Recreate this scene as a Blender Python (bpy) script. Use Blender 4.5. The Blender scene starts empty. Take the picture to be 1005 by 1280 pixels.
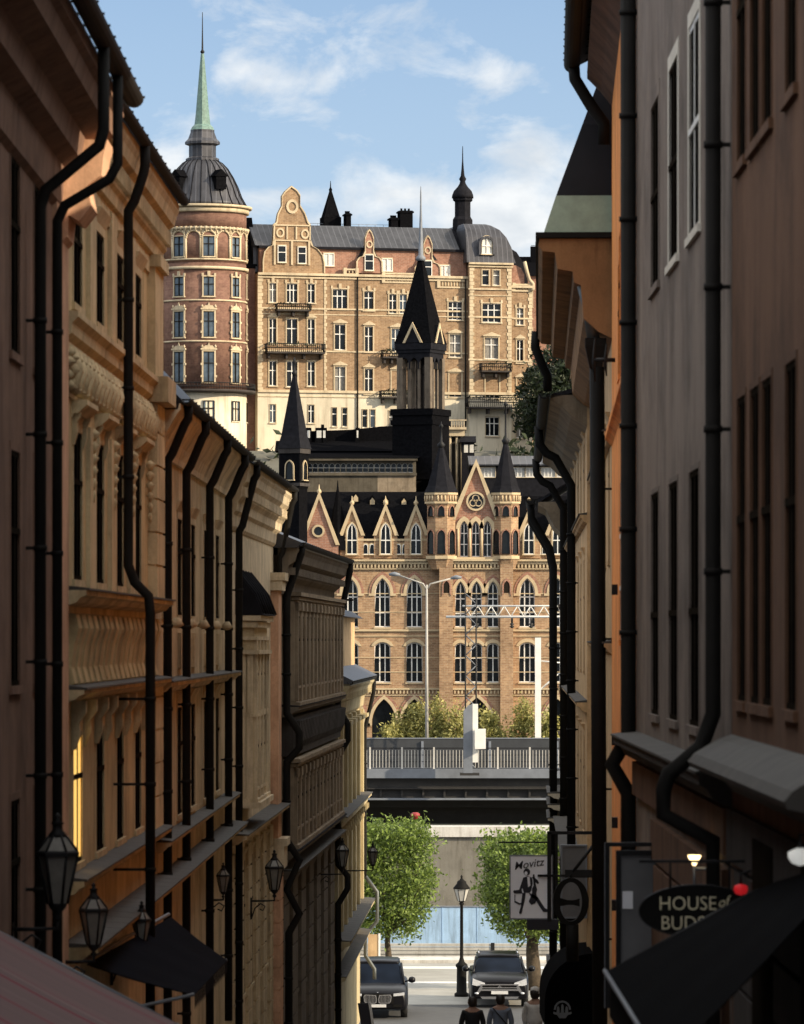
import bpy, math, random
from mathutils import Vector
random.seed(7)
SC = bpy.context.scene
COL = SC.collection
FPX, CX, HY = 6000.0, 502.5, 800.0       # focal length in photo pixels, principal column, horizon row
def X(px, Y): return (px - CX) * Y / FPX
def Z(py, Y): return (HY - py) * Y / FPX
def P(px, py, Y): return Vector((X(px, Y), Y, Z(py, Y)))
sin, cos, pi, rad = math.sin, math.cos, math.pi, math.radians

# ------------------------------------------------------------------ materials
def newmat(name):
    m = bpy.data.materials.new(name); m.use_nodes = True
    nt = m.node_tree; b = nt.nodes['Principled BSDF']
    return m, nt, b
def N(nt, t, **k):
    n = nt.nodes.new(t)
    for a, v in k.items(): setattr(n, a, v)
    return n
def ramp(nt, fac, stops):
    r = N(nt, 'ShaderNodeValToRGB'); e = r.color_ramp.elements
    while len(e) < len(stops): e.new(0.5)
    for i, (p, c) in enumerate(stops):
        e[i].position = p; e[i].color = (*c, 1) if len(c) == 3 else c
    nt.links.new(fac, r.inputs[0]); return r.outputs[0]
def coords(nt, scale=(1, 1, 1)):
    tc = N(nt, 'ShaderNodeTexCoord'); mp = N(nt, 'ShaderNodeMapping')
    mp.inputs['Scale'].default_value = scale
    nt.links.new(tc.outputs['Object'], mp.inputs[0]); return mp.outputs[0]
def noise(nt, vec, scale, detail=6, rough=.6):
    n = N(nt, 'ShaderNodeTexNoise'); n.inputs['Scale'].default_value = scale
    n.inputs['Detail'].default_value = detail; n.inputs['Roughness'].default_value = rough
    nt.links.new(vec, n.inputs['Vector']); return n.outputs['Fac']
def mixc(nt, f, a, b, mode='MIX'):
    m = N(nt, 'ShaderNodeMix', data_type='RGBA', blend_type=mode)
    for i, v in ((0, f), (6, a), (7, b)):
        if hasattr(v, 'is_linked') or hasattr(v, 'links'): nt.links.new(v, m.inputs[i])
        elif i == 0: m.inputs[0].default_value = v
        else: m.inputs[i].default_value = (*v, 1)
    return m.outputs[2]
def bump(nt, b, h, strength=.3, dist=.02):
    n = N(nt, 'ShaderNodeBump'); n.inputs['Strength'].default_value = strength
    n.inputs['Distance'].default_value = dist
    nt.links.new(h, n.inputs['Height']); nt.links.new(n.outputs[0], b.inputs['Normal'])
def sc(c, f): return tuple(min(1, x * f) for x in c)
def stucco(name, col, dirt=.45, rough=.9, streak=True, scale=1.0):
    m, nt, b = newmat(name)
    v = coords(nt); vs = coords(nt, (2.2, 2.2, .25))
    big = noise(nt, v, .9 * scale, 5); st = noise(nt, vs, 1.6 * scale, 6, .7); fine = noise(nt, v, 30, 4)
    c = ramp(nt, big, [(.28, sc(col, 1 - dirt)), (.5, col), (.75, sc(col, 1.18))])
    if dirt > .28:
        pt = ramp(nt, noise(nt, v, .35, 8, .72), [(.44, (1, 1, 1)), (.50, (.80, .78, .76)), (.56, (1.05, 1.04, 1.02))]); c = mixc(nt, .8, c, pt, 'MULTIPLY')
    if streak:
        s = ramp(nt, st, [(.30, (.42, .38, .34)), (.48, (.9, .88, .86)), (.7, (1.08, 1.08, 1.08))])
        c = mixc(nt, .75, c, s, 'MULTIPLY')
    f = ramp(nt, fine, [(.3, (.82, .82, .82)), (.7, (1.05, 1.05, 1.05))])
    c = mixc(nt, .6, c, f, 'MULTIPLY')
    nt.links.new(c, b.inputs['Base Color']); b.inputs['Roughness'].default_value = rough
    b.inputs['Specular IOR Level'].default_value = .25
    bump(nt, b, fine, .35, .012)
    return m
def plain(name, col, rough=.6, metal=0, var=.25, nscale=3, spec=.5, bmp=0):
    m, nt, b = newmat(name)
    n = noise(nt, coords(nt), nscale, 6)
    c = ramp(nt, n, [(.3, sc(col, 1 - var)), (.7, sc(col, 1 + var))])
    nt.links.new(c, b.inputs['Base Color']); b.inputs['Roughness'].default_value = rough
    b.inputs['Metallic'].default_value = metal; b.inputs['Specular IOR Level'].default_value = spec
    if bmp: bump(nt, b, n, bmp, .02)
    return m
def brick(name, c1, c2, mortar, w=.5, h=.16, var=.3, ms=.02):
    m, nt, b = newmat(name)
    tc = N(nt, 'ShaderNodeTexCoord'); sp = N(nt, 'ShaderNodeSeparateXYZ'); nt.links.new(tc.outputs['Object'], sp.inputs[0])
    ad = N(nt, 'ShaderNodeMath', operation='ADD'); nt.links.new(sp.outputs[0], ad.inputs[0]); nt.links.new(sp.outputs[1], ad.inputs[1])
    cb = N(nt, 'ShaderNodeCombineXYZ'); nt.links.new(ad.outputs[0], cb.inputs[0]); nt.links.new(sp.outputs[2], cb.inputs[1])
    br = N(nt, 'ShaderNodeTexBrick'); nt.links.new(cb.outputs[0], br.inputs['Vector'])
    br.inputs['Color1'].default_value = (*c1, 1); br.inputs['Color2'].default_value = (*c2, 1); br.inputs['Mortar'].default_value = (*mortar, 1)
    br.inputs['Scale'].default_value = 1; br.inputs['Mortar Size'].default_value = ms
    br.inputs['Brick Width'].default_value = w; br.inputs['Row Height'].default_value = h
    n = noise(nt, tc.outputs['Object'], .45, 7, .65); n2 = noise(nt, tc.outputs['Object'], 2.5, 5, .7)
    s = ramp(nt, n, [(.3, (1 - var,) * 3), (.55, (1, 1, 1)), (.75, (1.12, 1.1, 1.05))])
    s2 = ramp(nt, n2, [(.3, (.58, .55, .52)), (.6, (1.08, 1.06, 1.03))])
    c = mixc(nt, 1, br.outputs['Color'], s, 'MULTIPLY'); c = mixc(nt, .8, c, s2, 'MULTIPLY')
    nt.links.new(c, b.inputs['Base Color']); b.inputs['Roughness'].default_value = .9
    b.inputs['Specular IOR Level'].default_value = .2
    bump(nt, b, br.outputs['Fac'], -.4, .02)
    return m
def seams(name, col, step=.6, rough=.45, metal=.3, axis=0, var=.35):
    """standing-seam sheet metal"""
    m, nt, b = newmat(name)
    tc = N(nt, 'ShaderNodeTexCoord'); sp = N(nt, 'ShaderNodeSeparateXYZ'); nt.links.new(tc.outputs['Object'], sp.inputs[0])
    mo = N(nt, 'ShaderNodeMath', operation='PINGPONG'); mo.inputs[1].default_value = step / 2
    nt.links.new(sp.outputs[axis], mo.inputs[0])
    li = N(nt, 'ShaderNodeMath', operation='LESS_THAN'); li.inputs[1].default_value = .05; nt.links.new(mo.outputs[0], li.inputs[0])
    n = noise(nt, coords(nt), .8, 6, .7)
    c = ramp(nt, n, [(.3, sc(col, 1 - var)), (.7, sc(col, 1 + var))])
    c = mixc(nt, li.outputs[0], c, sc(col, 1.7))
    nt.links.new(c, b.inputs['Base Color']); b.inputs['Roughness'].default_value = rough; b.inputs['Metallic'].default_value = metal; b.inputs['Specular IOR Level'].default_value = .25
    bump(nt, b, li.outputs[0], .6, .05)
    return m
def glassy(name, col, rough=.08, spec=.8):
    m, nt, b = newmat(name)
    n = noise(nt, coords(nt), .7, 2)
    c = ramp(nt, n, [(.35, sc(col, .5)), (.65, sc(col, 1.6))])
    nt.links.new(c, b.inputs['Base Color']); b.inputs['Roughness'].default_value = rough
    b.inputs['Specular IOR Level'].default_value = spec
    return m
def foliage(name, c1, c2):
    m, nt, b = newmat(name)
    oi = N(nt, 'ShaderNodeNewGeometry')
    n = noise(nt, coords(nt), 2.2, 3)
    a = N(nt, 'ShaderNodeMath', operation='MULTIPLY_ADD'); nt.links.new(oi.outputs['Random Per Island'], a.inputs[0])
    a.inputs[1].default_value = .6; 
    s = N(nt, 'ShaderNodeMath', operation='MULTIPLY'); nt.links.new(n, s.inputs[0]); s.inputs[1].default_value = .5
    nt.links.new(s.outputs[0], a.inputs[2])
    c = ramp(nt, a.outputs[0], [(.2, c1), (.75, c2)])
    nt.links.new(c, b.inputs['Base Color']); b.inputs['Roughness'].default_value = .55
    tr = N(nt, 'ShaderNodeBsdfTranslucent'); nt.links.new(c, tr.inputs[0])
    mx = N(nt, 'ShaderNodeMixShader'); mx.inputs[0].default_value = .3
    nt.links.new(b.outputs[0], mx.inputs[1]); nt.links.new(tr.outputs[0], mx.inputs[2])
    nt.links.new(mx.outputs[0], nt.nodes['Material Output'].inputs[0])
    return m
def emis(name, col, st):
    m, nt, b = newmat(name)
    b.inputs['Base Color'].default_value = (*col, 1)
    b.inputs['Emission Color'].default_value = (*col, 1); b.inputs['Emission Strength'].default_value = st
    return m
def cobble(name, col, scale=7):
    m, nt, b = newmat(name)
    v = coords(nt); vo = N(nt, 'ShaderNodeTexVoronoi'); vo.feature = 'DISTANCE_TO_EDGE'; vo.inputs['Scale'].default_value = scale
    nt.links.new(v, vo.inputs['Vector'])
    n = noise(nt, v, 1.2, 6)
    c = ramp(nt, n, [(.3, sc(col, .7)), (.7, sc(col, 1.25))])
    e = ramp(nt, vo.outputs['Distance'], [(.0, (.4, .4, .4)), (.08, (1, 1, 1))])
    c = mixc(nt, 1, c, e, 'MULTIPLY'); nt.links.new(c, b.inputs['Base Color']); b.inputs['Roughness'].default_value = .8
    bump(nt, b, vo.outputs['Distance'], .5, .03)
    return m

M = {}
def initmats():
    M.update(
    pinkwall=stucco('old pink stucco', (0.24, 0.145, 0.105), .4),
    ochre=stucco('ochre stucco', (0.6, 0.475, 0.27), .35),
    ochre_lt=stucco('ochre trim', (0.64, 0.52, 0.32), .3),
    cream_c=stucco('cream stucco', (0.6, 0.49, 0.32), .3),
    cream_d=stucco('buff stucco', (0.7, 0.59, 0.42), .3),
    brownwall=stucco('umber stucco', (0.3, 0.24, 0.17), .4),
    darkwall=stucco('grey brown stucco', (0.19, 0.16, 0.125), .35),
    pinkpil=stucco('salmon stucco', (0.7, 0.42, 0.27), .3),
    yellow=stucco('yellow stucco', (.48, .40, .24), .25),
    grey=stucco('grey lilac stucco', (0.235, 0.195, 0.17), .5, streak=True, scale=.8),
    orange=stucco('orange stucco', (0.95, 0.36, 0.1), .3),
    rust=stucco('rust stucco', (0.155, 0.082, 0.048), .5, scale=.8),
    beige=stucco('beige stucco', (0.62, 0.43, 0.24), .3),
    stone_dk=stucco('dark stone', (0.06, 0.053, 0.05), .3),
    ledge=plain('ledge sheet metal', (0.055, 0.05, 0.043), .75, 0),
    lintel=stucco('pale window trim', (0.7, 0.66, 0.58), .2, streak=False),
    black=plain('black painted metal', (.006, .0055, .005), .7, 0, .3, 3, .15),
    iron=plain('wrought iron', (.010, .010, .011), .6, 0, .25, 3, .25),
    gutter=plain('dark gutter metal', (.009, .008, .007), .75, 0, .3, 3, .2),
    pipegrey=plain('zinc pipe', (.10, .11, .11), .5, .4),
    roof=seams('dark sheet roof', (.014, .014, .017), .6, .5, .3),
    roofgl=seams('weathered sheet roof', (.06, .06, .065), .6, .4, .4),
    roofy=seams('dark sheet roof cross seams', (.012, .012, .015), .6, .5, .3, 1),
    slate=plain('slate', (.006, .006, .007), .9, 0, .4, 6, .0, .3),
    slate2=plain('blue grey slate', (.013, .013, .016), .85, 0, .3, 3, .06, .3),
    domeroof=seams('dome sheet', (.055, .055, .062), .5, .5, .3, 0, .3),
    copper=plain('verdigris copper', (.13, .21, .18), .6, .1, .35, 4),
    copperdk=seams('old green copper', (0.3, 0.38, 0.29), .35, .6, .1),
    lbrick=brick('ochre red brick', (.34, .225, .13), (.26, .165, .095), (.38, .28, .19), .5, .14, .25),
    tbrick=brick('dark red brick', (.21, .12, .088), (.17, .09, .07), (.22, .13, .10), .5, .14, .25),
    mbrick=brick('amber brick', (.43, .275, .16), (.31, .185, .11), (.44, .33, .22), .45, .14, .3),
    rbrick=brick('rose brick', (.36, .18, .125), (.30, .145, .10), (.38, .26, .2), .45, .14, .3),
    lstone=stucco('cream limestone', (0.58, 0.48, 0.33), .2, streak=True, scale=.4),
    lstone2=stucco('pale plaster', (0.68, 0.61, 0.47), .15, streak=True, scale=.3),
    stone_md=stucco('weathered stone', (.16, .13, .10), .3),
    mstone=stucco('buff sandstone', (0.52, 0.41, 0.26), .2, streak=False),
    white=plain('white paint', (.75, .73, .68), .5, 0, .08),
    shutter=plain('curtain white', (.62, .60, .55), .8, 0, .1),
    frame_dk=plain('dark window frame', (.022, .018, .014), .8, 0, .2, 3, 0),
    tan_dk=stucco('brown cornice stucco', (0.3, 0.165, 0.075), .3),
    glass=glassy('window glass', (.010, .012, .014), .15, .3),
    glass_st=glassy('dim street window glass', (.006, .005, .004), .6, 0),
    glass_lit=emis('glowing window glass', (1, .62, .16), .55),
    glassb=glassy('blue window glass', (.06, .08, .10), .12),
    curtain=plain('drawn curtain behind glass', (.20, .185, .16), .5, 0, .3, 6),
    carglass=glassy('car glass', (.006, .009, .016), .15, .03),
    carpaint=plain('black car paint', (.006, .006, .008), .3, .0, .1, 3, .2),
    chrome=plain('chrome', (.7, .7, .72), .18, 1, .05),
    tyre=plain('tyre rubber', (.012, .012, .012), .8),
    headglass=plain('headlight lens', (0.75, 0.77, 0.8), .15, .4, .2, 20),
    plate=plain('licence plate', (.6, .6, .6), .5, 0, .05),
    bark=plain('bark', (.06, .045, .03), .9, 0, .4, 8, .3, .6),
    leaf=foliage('lime leaves', (.02, .045, .007), (.21, .29, .05)),
    leafy=foliage('yellow green shrub leaves', (.12, .13, .03), (.46, .42, .14)),
    leafd=foliage('dark cliff leaves', (.008, .014, .006), (.03, .045, .015)),
    concrete=stucco('concrete', (.20, .19, .165), .3, streak=True, scale=.7),
    concrete_l=stucco('light concrete', (.42, .41, .38), .2, streak=True),
    concrete_w=stucco('white concrete', (.62, .60, .56), .15),
    steel=plain('grey painted steel', (0.17, 0.185, 0.21), .6, .1, .15, 2),
    galstone=stucco('weathered tan stone', (0.11, 0.095, 0.07), .3),
    steel_dk=plain('dark bridge steel', (.022, .02, .018), .7, .1, .3, 2),
    barrier=plain('grey barrier panel', (.035, .037, .04), .6, .1, .2, 2),
    blue=stucco('blue hoarding paint', (0.34, 0.5, 0.7), .08, streak=True, scale=1.5),
    street=cobble('street setts', (.16, .15, .14)),
    quay=stucco('quay paving', (.34, .33, .30), .15, streak=False),
    asphalt=plain('asphalt', (.06, .06, .06), .85, 0, .2, 3),
    paint=plain('road paint', (.7, .7, .68), .7, 0, .1),
    terrain=plain('ground earth', (.10, .095, .075), .9, 0, .3, .3),
    hillm=plain('hillside scrub', (.03, .04, .02), .9, 0, .4, .4, .2, .5),
    skin=plain('skin', (.35, .2, .14), .6, 0, .1), hair=plain('dark hair', (.015, .01, .008), .6),
    bluecloth=plain('grey blue cloth', (.16, .19, .25), .9, 0, .15, 8), darkcloth=plain('dark cloth', (.012, .012, .014), .9, 0, .3, 8),
    whitecloth=plain('white cloth', (.6, .58, .55), .9, 0, .15, 8), jeans=plain('dark denim', (.03, .04, .07), .9, 0, .2, 8),
    navy=plain('navy awning canvas', (.003, .004, .008), .95, 0, .3, 3, .04, .2),
    blackcanvas=plain('black awning canvas', (.002, .002, .0025), .95, 0, .4, 2, .03, .2),
    signgrey=plain('pale sign panel', (0.85, 0.86, 0.92), .5, 0, .05), ink=plain('black sign print', (.012, .012, .02), .6),
    gold=plain('pale gold lettering', (.85, .76, .52), .5, 0, .1),
    lanternglass=plain('dusty lantern glass', (0.2, 0.19, 0.17), .35, 0, .2, 8),
    haze=plain('smoked sign panel', (0.13, 0.13, 0.135), .35, 0, .2, 2),
    red=emis('red lamp glow', (.6, .015, .02), .22), warm=emis('warm lamp glow', (1, .72, .35), 2.2),
    whiteglow=emis('white lamp glow', (.9, .9, .85), .22), bulb=emis('lantern bulb', (.9, .86, .75), .35),
    redpaint=plain('red painted metal', (.25, .02, .02), .6),
    lampglass=plain('frosted lantern glass', (.42, .41, .38), .3, 0, .1, 6),
    )
    m, nt, b = newmat('rose striped awning')                           # stripes belong to the cloth
    v = coords(nt, (.04, 2.2, .04)); n = noise(nt, v, 1.2, 4)
    c = ramp(nt, n, [(.36, (.19, .02, .04)), (.43, (.20, .12, .12)), (.58, (.16, .105, .105)), (.68, (.27, .175, .175))])
    nt.links.new(c, b.inputs['Base Color']); b.inputs['Roughness'].default_value = .9; M['rose'] = m
    m, nt, b = newmat('river water'); n = noise(nt, coords(nt, (1, .3, 1)), 1.5, 5)
    b.inputs['Base Color'].default_value = (.02, .035, .045, 1); b.inputs['Roughness'].default_value = .12
    bump(nt, b, n, .4, .05); M['water'] = m
initmats()

# ------------------------------------------------------------------ mesh builder
class MB:
    def __init__(s): s.v = []; s.f = []; s.mi = []; s.sm = []; s.m = 0; s.smooth = False
    def add(s, vs, fs):
        o = len(s.v); s.v += [tuple(p) for p in vs]
        for f in fs: s.f.append([i + o for i in f]); s.mi.append(s.m); s.sm.append(s.smooth)
        return s
    def box(s, x0, x1, y0, y1, z0, z1):
        return s.add([(x0, y0, z0), (x1, y0, z0), (x1, y1, z0), (x0, y1, z0), (x0, y0, z1), (x1, y0, z1), (x1, y1, z1), (x0, y1, z1)],
                     [(0, 3, 2, 1), (4, 5, 6, 7), (0, 1, 5, 4), (1, 2, 6, 5), (2, 3, 7, 6), (3, 0, 4, 7)])
    def quad(s, *p): return s.add(p, [tuple(range(len(p)))])
    def ext(s, pts, y0, y1):           # polygon in x,z pushed through y
        n = len(pts)
        return s.add([(x, y0, z) for x, z in pts] + [(x, y1, z) for x, z in pts],
                     [tuple(range(n)), tuple(range(2 * n - 1, n - 1, -1))] + [(i, n + i, n + (i + 1) % n, (i + 1) % n) for i in range(n)])
    def extu(s, prof, x0, x1):         # profile in y,z pushed along x
        n = len(prof)
        return s.add([(x0, y, z) for y, z in prof] + [(x1, y, z) for y, z in prof],
                     [tuple(range(n - 1, -1, -1)), tuple(range(n, 2 * n))] + [(i, (i + 1) % n, n + (i + 1) % n, n + i) for i in range(n)])
    def extz(s, pts, z0, z1):
        n = len(pts)
        return s.add([(x, y, z0) for x, y in pts] + [(x, y, z1) for x, y in pts],
                     [tuple(range(n - 1, -1, -1)), tuple(range(n, 2 * n))] + [(i, (i + 1) % n, n + (i + 1) % n, n + i) for i in range(n)])
    def ring(s, outer, inner, y0, y1):  # open strip between two x,z polylines, with thickness
        n = len(outer)
        vs = [(x, y0, z) for x, z in outer] + [(x, y0, z) for x, z in inner] + [(x, y1, z) for x, z in outer] + [(x, y1, z) for x, z in inner]
        fs = []
        for i in range(n - 1):
            fs += [(i, i + 1, n + i + 1, n + i), (2 * n + i, 3 * n + i, 3 * n + i + 1, 2 * n + i + 1), (i, 2 * n + i, 2 * n + i + 1, i + 1), (n + i, n + i + 1, 3 * n + i + 1, 3 * n + i)]
        fs += [(0, n, 3 * n, 2 * n), (n - 1, 3 * n - 1, 4 * n - 1, 2 * n - 1)]
        return s.add(vs, fs)
    def lathe(s, prof, cx=0, cy=0, n=24, a0=0, flat=False):
        k = len(prof); vs = []
        for r, z in prof:
            for j in range(n):
                a = a0 + 2 * pi * j / n; vs.append((cx + r * cos(a), cy + r * sin(a), z))
        fs = [(i * n + j, i * n + (j + 1) % n, (i + 1) * n + (j + 1) % n, (i + 1) * n + j) for i in range(k - 1) for j in range(n)]
        fs += [tuple(range(n - 1, -1, -1)), tuple((k - 1) * n + j for j in range(n))]
        sm = s.smooth; s.smooth = not flat; s.add(vs, fs); s.smooth = sm; return s
    def tube(s, pts, r, n=8):
        pts = [Vector(p) for p in pts]; vs = []
        for i, p in enumerate(pts):
            d = ((pts[i] - pts[i - 1]).normalized() if i else Vector()) + ((pts[i + 1] - pts[i]).normalized() if i < len(pts) - 1 else Vector())
            d.normalize(); ref = Vector((0, 1, 0)) if abs(d.y) < .9 else Vector((1, 0, 0))
            a = d.cross(ref).normalized(); b = d.cross(a)
            rr = r[i] if isinstance(r, (list, tuple)) else r
            for j in range(n):
                t = 2 * pi * j / n; vs.append(p + a * (cos(t) * rr) + b * (sin(t) * rr))
        k = len(pts)
        fs = [(i * n + j, i * n + (j + 1) % n, (i + 1) * n + (j + 1) % n, (i + 1) * n + j) for i in range(k - 1) for j in range(n)]
        fs += [tuple(range(n - 1, -1, -1)), tuple((k - 1) * n + j for j in range(n))]
        sm = s.smooth; s.smooth = True; s.add(vs, fs); s.smooth = sm; return s
    def bar(s, a, b, w=.05):
        return s.tube([a, b], w * .7, 4)
    def mesh(s, name, mats):
        me = bpy.data.meshes.new(name); me.from_pydata(s.v, [], s.f)
        for m in (mats if isinstance(mats, (list, tuple)) else [mats]): me.materials.append(M[m] if isinstance(m, str) else m)
        me.polygons.foreach_set('material_index', s.mi); me.polygons.foreach_set('use_smooth', s.sm)
        me.update(); return me
    def build(s, name, mats, parent=None, loc=(0, 0, 0), rz=0, label=None):
        o = bpy.data.objects.new(name, s.mesh(name, mats)); COL.objects.link(o)
        o.location = loc; o.rotation_euler.z = rz; o.parent = parent
        if label: o['label'] = label
        return o
def inst(name, me, parent, loc=(0, 0, 0), rz=0, scale=None):
    o = bpy.data.objects.new(name, me); COL.objects.link(o); o.parent = parent; o.location = loc; o.rotation_euler.z = rz
    if scale: o.scale = scale
    return o
def tag(o, label, cat, group=None, kind=None):
    if label: o['label'] = label
    if cat: o['category'] = cat
    if group: o['group'] = group
    if kind: o['kind'] = kind
    return o
def empty(name, loc, rz=0, label=None, cat=None, group=None):
    o = bpy.data.objects.new(name, None); COL.objects.link(o); o.location = loc; o.rotation_euler.z = rz
    o.empty_display_size = .3
    return tag(o, label, cat, group)
def copy_tree(o, parent=None):
    c = o.copy(); COL.objects.link(c); c.parent = parent
    for ch in list(o.children): copy_tree(ch, c)
    return c
def struct(name, mb, mat): return tag(mb.build(name, mat), None, None, None, 'structure')

# ------------------------------------------------------------------ arches and walls
def arch(w, h, kind='gothic', n=7):
    """x,z from left spring to right spring, springing at z=0"""
    a = w / 2; out = []
    if kind == 'gothic':
        d = (h * h - a * a) / (2 * a); R = a + d; t1 = math.atan2(h, -d)
        for i in range(n + 1):
            t = pi + (t1 - pi) * i / n; out.append((d + R * cos(t), R * sin(t)))
        out += [(-x, z) for x, z in reversed(out[:-1])]
    else:
        R = (a * a + h * h) / (2 * h); t0 = math.asin(min(1, a / R))
        if h > a: t0 = pi - t0
        for i in range(2 * n + 1):
            t = t0 - 2 * t0 * i / (2 * n); out.append((-R * sin(t), h - R + R * cos(t)))
    return out
def wall_holes(mb, u0, u1, z0, z1, holes, depth=.25, y=0):
    """front face at y with real openings; hole = (ua, ub, za, zb, kind, arch height)"""
    us = sorted({u0, u1, *[h[0] for h in holes], *[h[1] for h in holes]}); zs = sorted({z0, z1, *[h[2] for h in holes], *[h[3] for h in holes]})
    us = [u for u in us if u0 <= u <= u1]; zs = [z for z in zs if z0 <= z <= z1]
    for i in range(len(us) - 1):
        run = None
        for j in range(len(zs) - 1):
            cu, cz = (us[i] + us[i + 1]) / 2, (zs[j] + zs[j + 1]) / 2
            inside = any(h[0] < cu < h[1] and h[2] < cz < h[3] for h in holes)
            if inside:
                if run is not None: mb.quad((us[i], y, run), (us[i + 1], y, run), (us[i + 1], y, zs[j]), (us[i], y, zs[j])); run = None
            elif run is None: run = zs[j]
        if run is not None: mb.quad((us[i], y, run), (us[i + 1], y, run), (us[i + 1], y, z1), (us[i], y, z1))
    for h in holes:
        a, b, c, d = h[:4]; k = h[4] if len(h) > 4 else None; D = y + depth
        if not k: prof = [(a, c), (a, d), (b, d), (b, c)]
        else:
            zs_ = d - h[5]; ap = [(x + (a + b) / 2, z + zs_) for x, z in arch(b - a, h[5], k)]
            prof = [(a, c)] + ap + [(b, c)]; mid = len(ap) // 2
            L = ap[:mid + 1]; R_ = ap[mid:]
            mb.add([(a, y, d)] + [(x, y, z) for x, z in L], [(0, i + 1, i + 2) for i in range(len(L) - 1)])
            mb.add([(b, y, d)] + [(x, y, z) for x, z in R_], [(0, i + 1, i + 2) for i in range(len(R_) - 1)])
        n = len(prof)
        mb.add([(x, y, z) for x, z in prof] + [(x, D, z) for x, z in prof], [(i, (i + 1) % n, n + (i + 1) % n, n + i) for i in range(n)])
_wc = {}
def win_mesh(w, h, depth=.25, mull=1, trans=(.68,), kind=None, ah=0, trim=0, proud=.06, head=None, sill=.1, mats=('lintel', 'white'), fw=.06, ft=.08):
    """one window at origin = middle of sill line on the wall plane; returns (frame mesh, pane mesh)"""
    key = (round(w, 2), round(h, 2), depth, mull, trans, kind, ah, trim, proud, head, sill, mats, fw, ft)
    if key in _wc: return _wc[key]
    f = MB(); zs_ = h - ah; D = depth
    out = [(-w / 2, 0)] + ([(x, z + zs_) for x, z in arch(w, ah, kind)] if kind else [(-w / 2, h), (w / 2, h)]) + [(w / 2, 0)]
    cxm, czm = 0, h / 2
    def off(pts, d):
        r = []
        for x, z in pts:
            if z > zs_ - 1e-6 and kind:
                vx, vz = x, z - zs_ + .15 * w; l = math.hypot(vx, vz); r.append((x + vx / l * d, z + vz / l * d))
            else: r.append((x + math.copysign(d, x), z + (d if (z > h - 1e-6 and not kind) else 0)))
        return r
    if trim:
        f.m = 0; f.ring(off(out, trim), off(out, .003), -proud, .02)
    if sill: f.m = 0; f.box(-w / 2 - trim - .05, w / 2 + trim + .05, -proud * 1.7 - .02, .05, -sill, 0)
    if head == 'ped':
        a = w / 2 + trim + .08; f.ext([(-a, h + trim), (a, h + trim), (a, h + trim + .09), (0, h + trim + .42), (-a, h + trim + .09)], -proud - .12, .02)
        f.box(-w / 2 - trim, -w / 2, -proud - .02, .02, h * .62, h * .62 + .2); f.box(w / 2, w / 2 + trim, -proud - .02, .02, h * .62, h * .62 + .2)
    elif head == 'crown':
        a = w / 2 + trim + .12; f.box(-a, a, -proud - .08, .02, h + trim, h + trim + .16)
        f.ext([(-a * .75, h + trim + .16), (a * .75, h + trim + .16), (a * .45, h + trim + .42), (.12, h + trim + .42), (0, h + trim + .75), (-.12, h + trim + .42), (-a * .45, h + trim + .42)], -proud - .04, .02)
        for q in (-1, 1): f.lathe([(.04, h + trim + .16), (.13, h + trim + .3), (.04, h + trim + .5)], q * a * .8, -proud, 6)
        for zz in (.15, .55):
            for q in (-1, 1): f.box(min(q * w / 2, q * (a)), max(q * w / 2, q * a), -proud - .03, .02, h * zz, h * zz + .22)
    elif head == 'key':
        f.box(-.14, .14, -proud - .06, .02, h + trim * .2, h + trim + .42)
        for q in (-1, 1): f.box(q * (w / 2 + .1) - .1, q * (w / 2 + .1) + .1, -proud - .02, .02, h + trim * .3, h + trim + .22)
    elif head == 'flat':
        a = w / 2 + trim + .1; f.extu([(-proud * 2 - .06, h + trim + .14), (-proud * 2 - .02, h + trim + .06), (-proud, h + trim), (.02, h + trim), (.02, h + trim + .14)], -a, a)
    f.m = 1
    inn = off(out, -fw); 
    f.ring(out, inn, D - ft - .004, D - .004); f.box(-w / 2, w / 2, D - ft - .004, D - .004, 0, fw)
    for k in range(mull):
        x = -w / 2 + w * (k + 1) / (mull + 1); f.box(x - fw * .55, x + fw * .55, D - ft - .01, D - .004, 0, h - (.25 * ah if kind else 0))
    for t in trans: f.box(-w / 2, w / 2, D - ft - .016, D - .004, h * t - fw * .6, h * t + fw * .6)
    p = MB(); n = len(out); p.add([(x, D, z) for x, z in out], [tuple(range(n))[::-1]]); p.v = [(x, D + .005, z) for x, y, z in p.v]
    # thin slab so the pane is a solid
    p.v += [(x, D + .03, z) for x, y, z in p.v[:n]]; p.f.append(list(range(n, 2 * n))); p.mi.append(0); p.sm.append(False)
    r = (f.mesh('window', list(mats)), p.mesh('pane', ['glass'])); r2 = None
    _wc[key] = r; return r
_pb = {}
def put_window(parent, u, z, ms, y=0, rz=0, loc=None, glass='glass'):
    o = inst('window', ms[0], parent, loc or (u, y, z), rz)
    pm = ms[1]
    if glass != 'glass':
        k = (pm.name, glass)
        if k not in _pb:
            c = pm.copy(); c.materials[0] = M[glass]; _pb[k] = c
        pm = _pb[k]
    inst('pane', pm, o)
    return o
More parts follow.
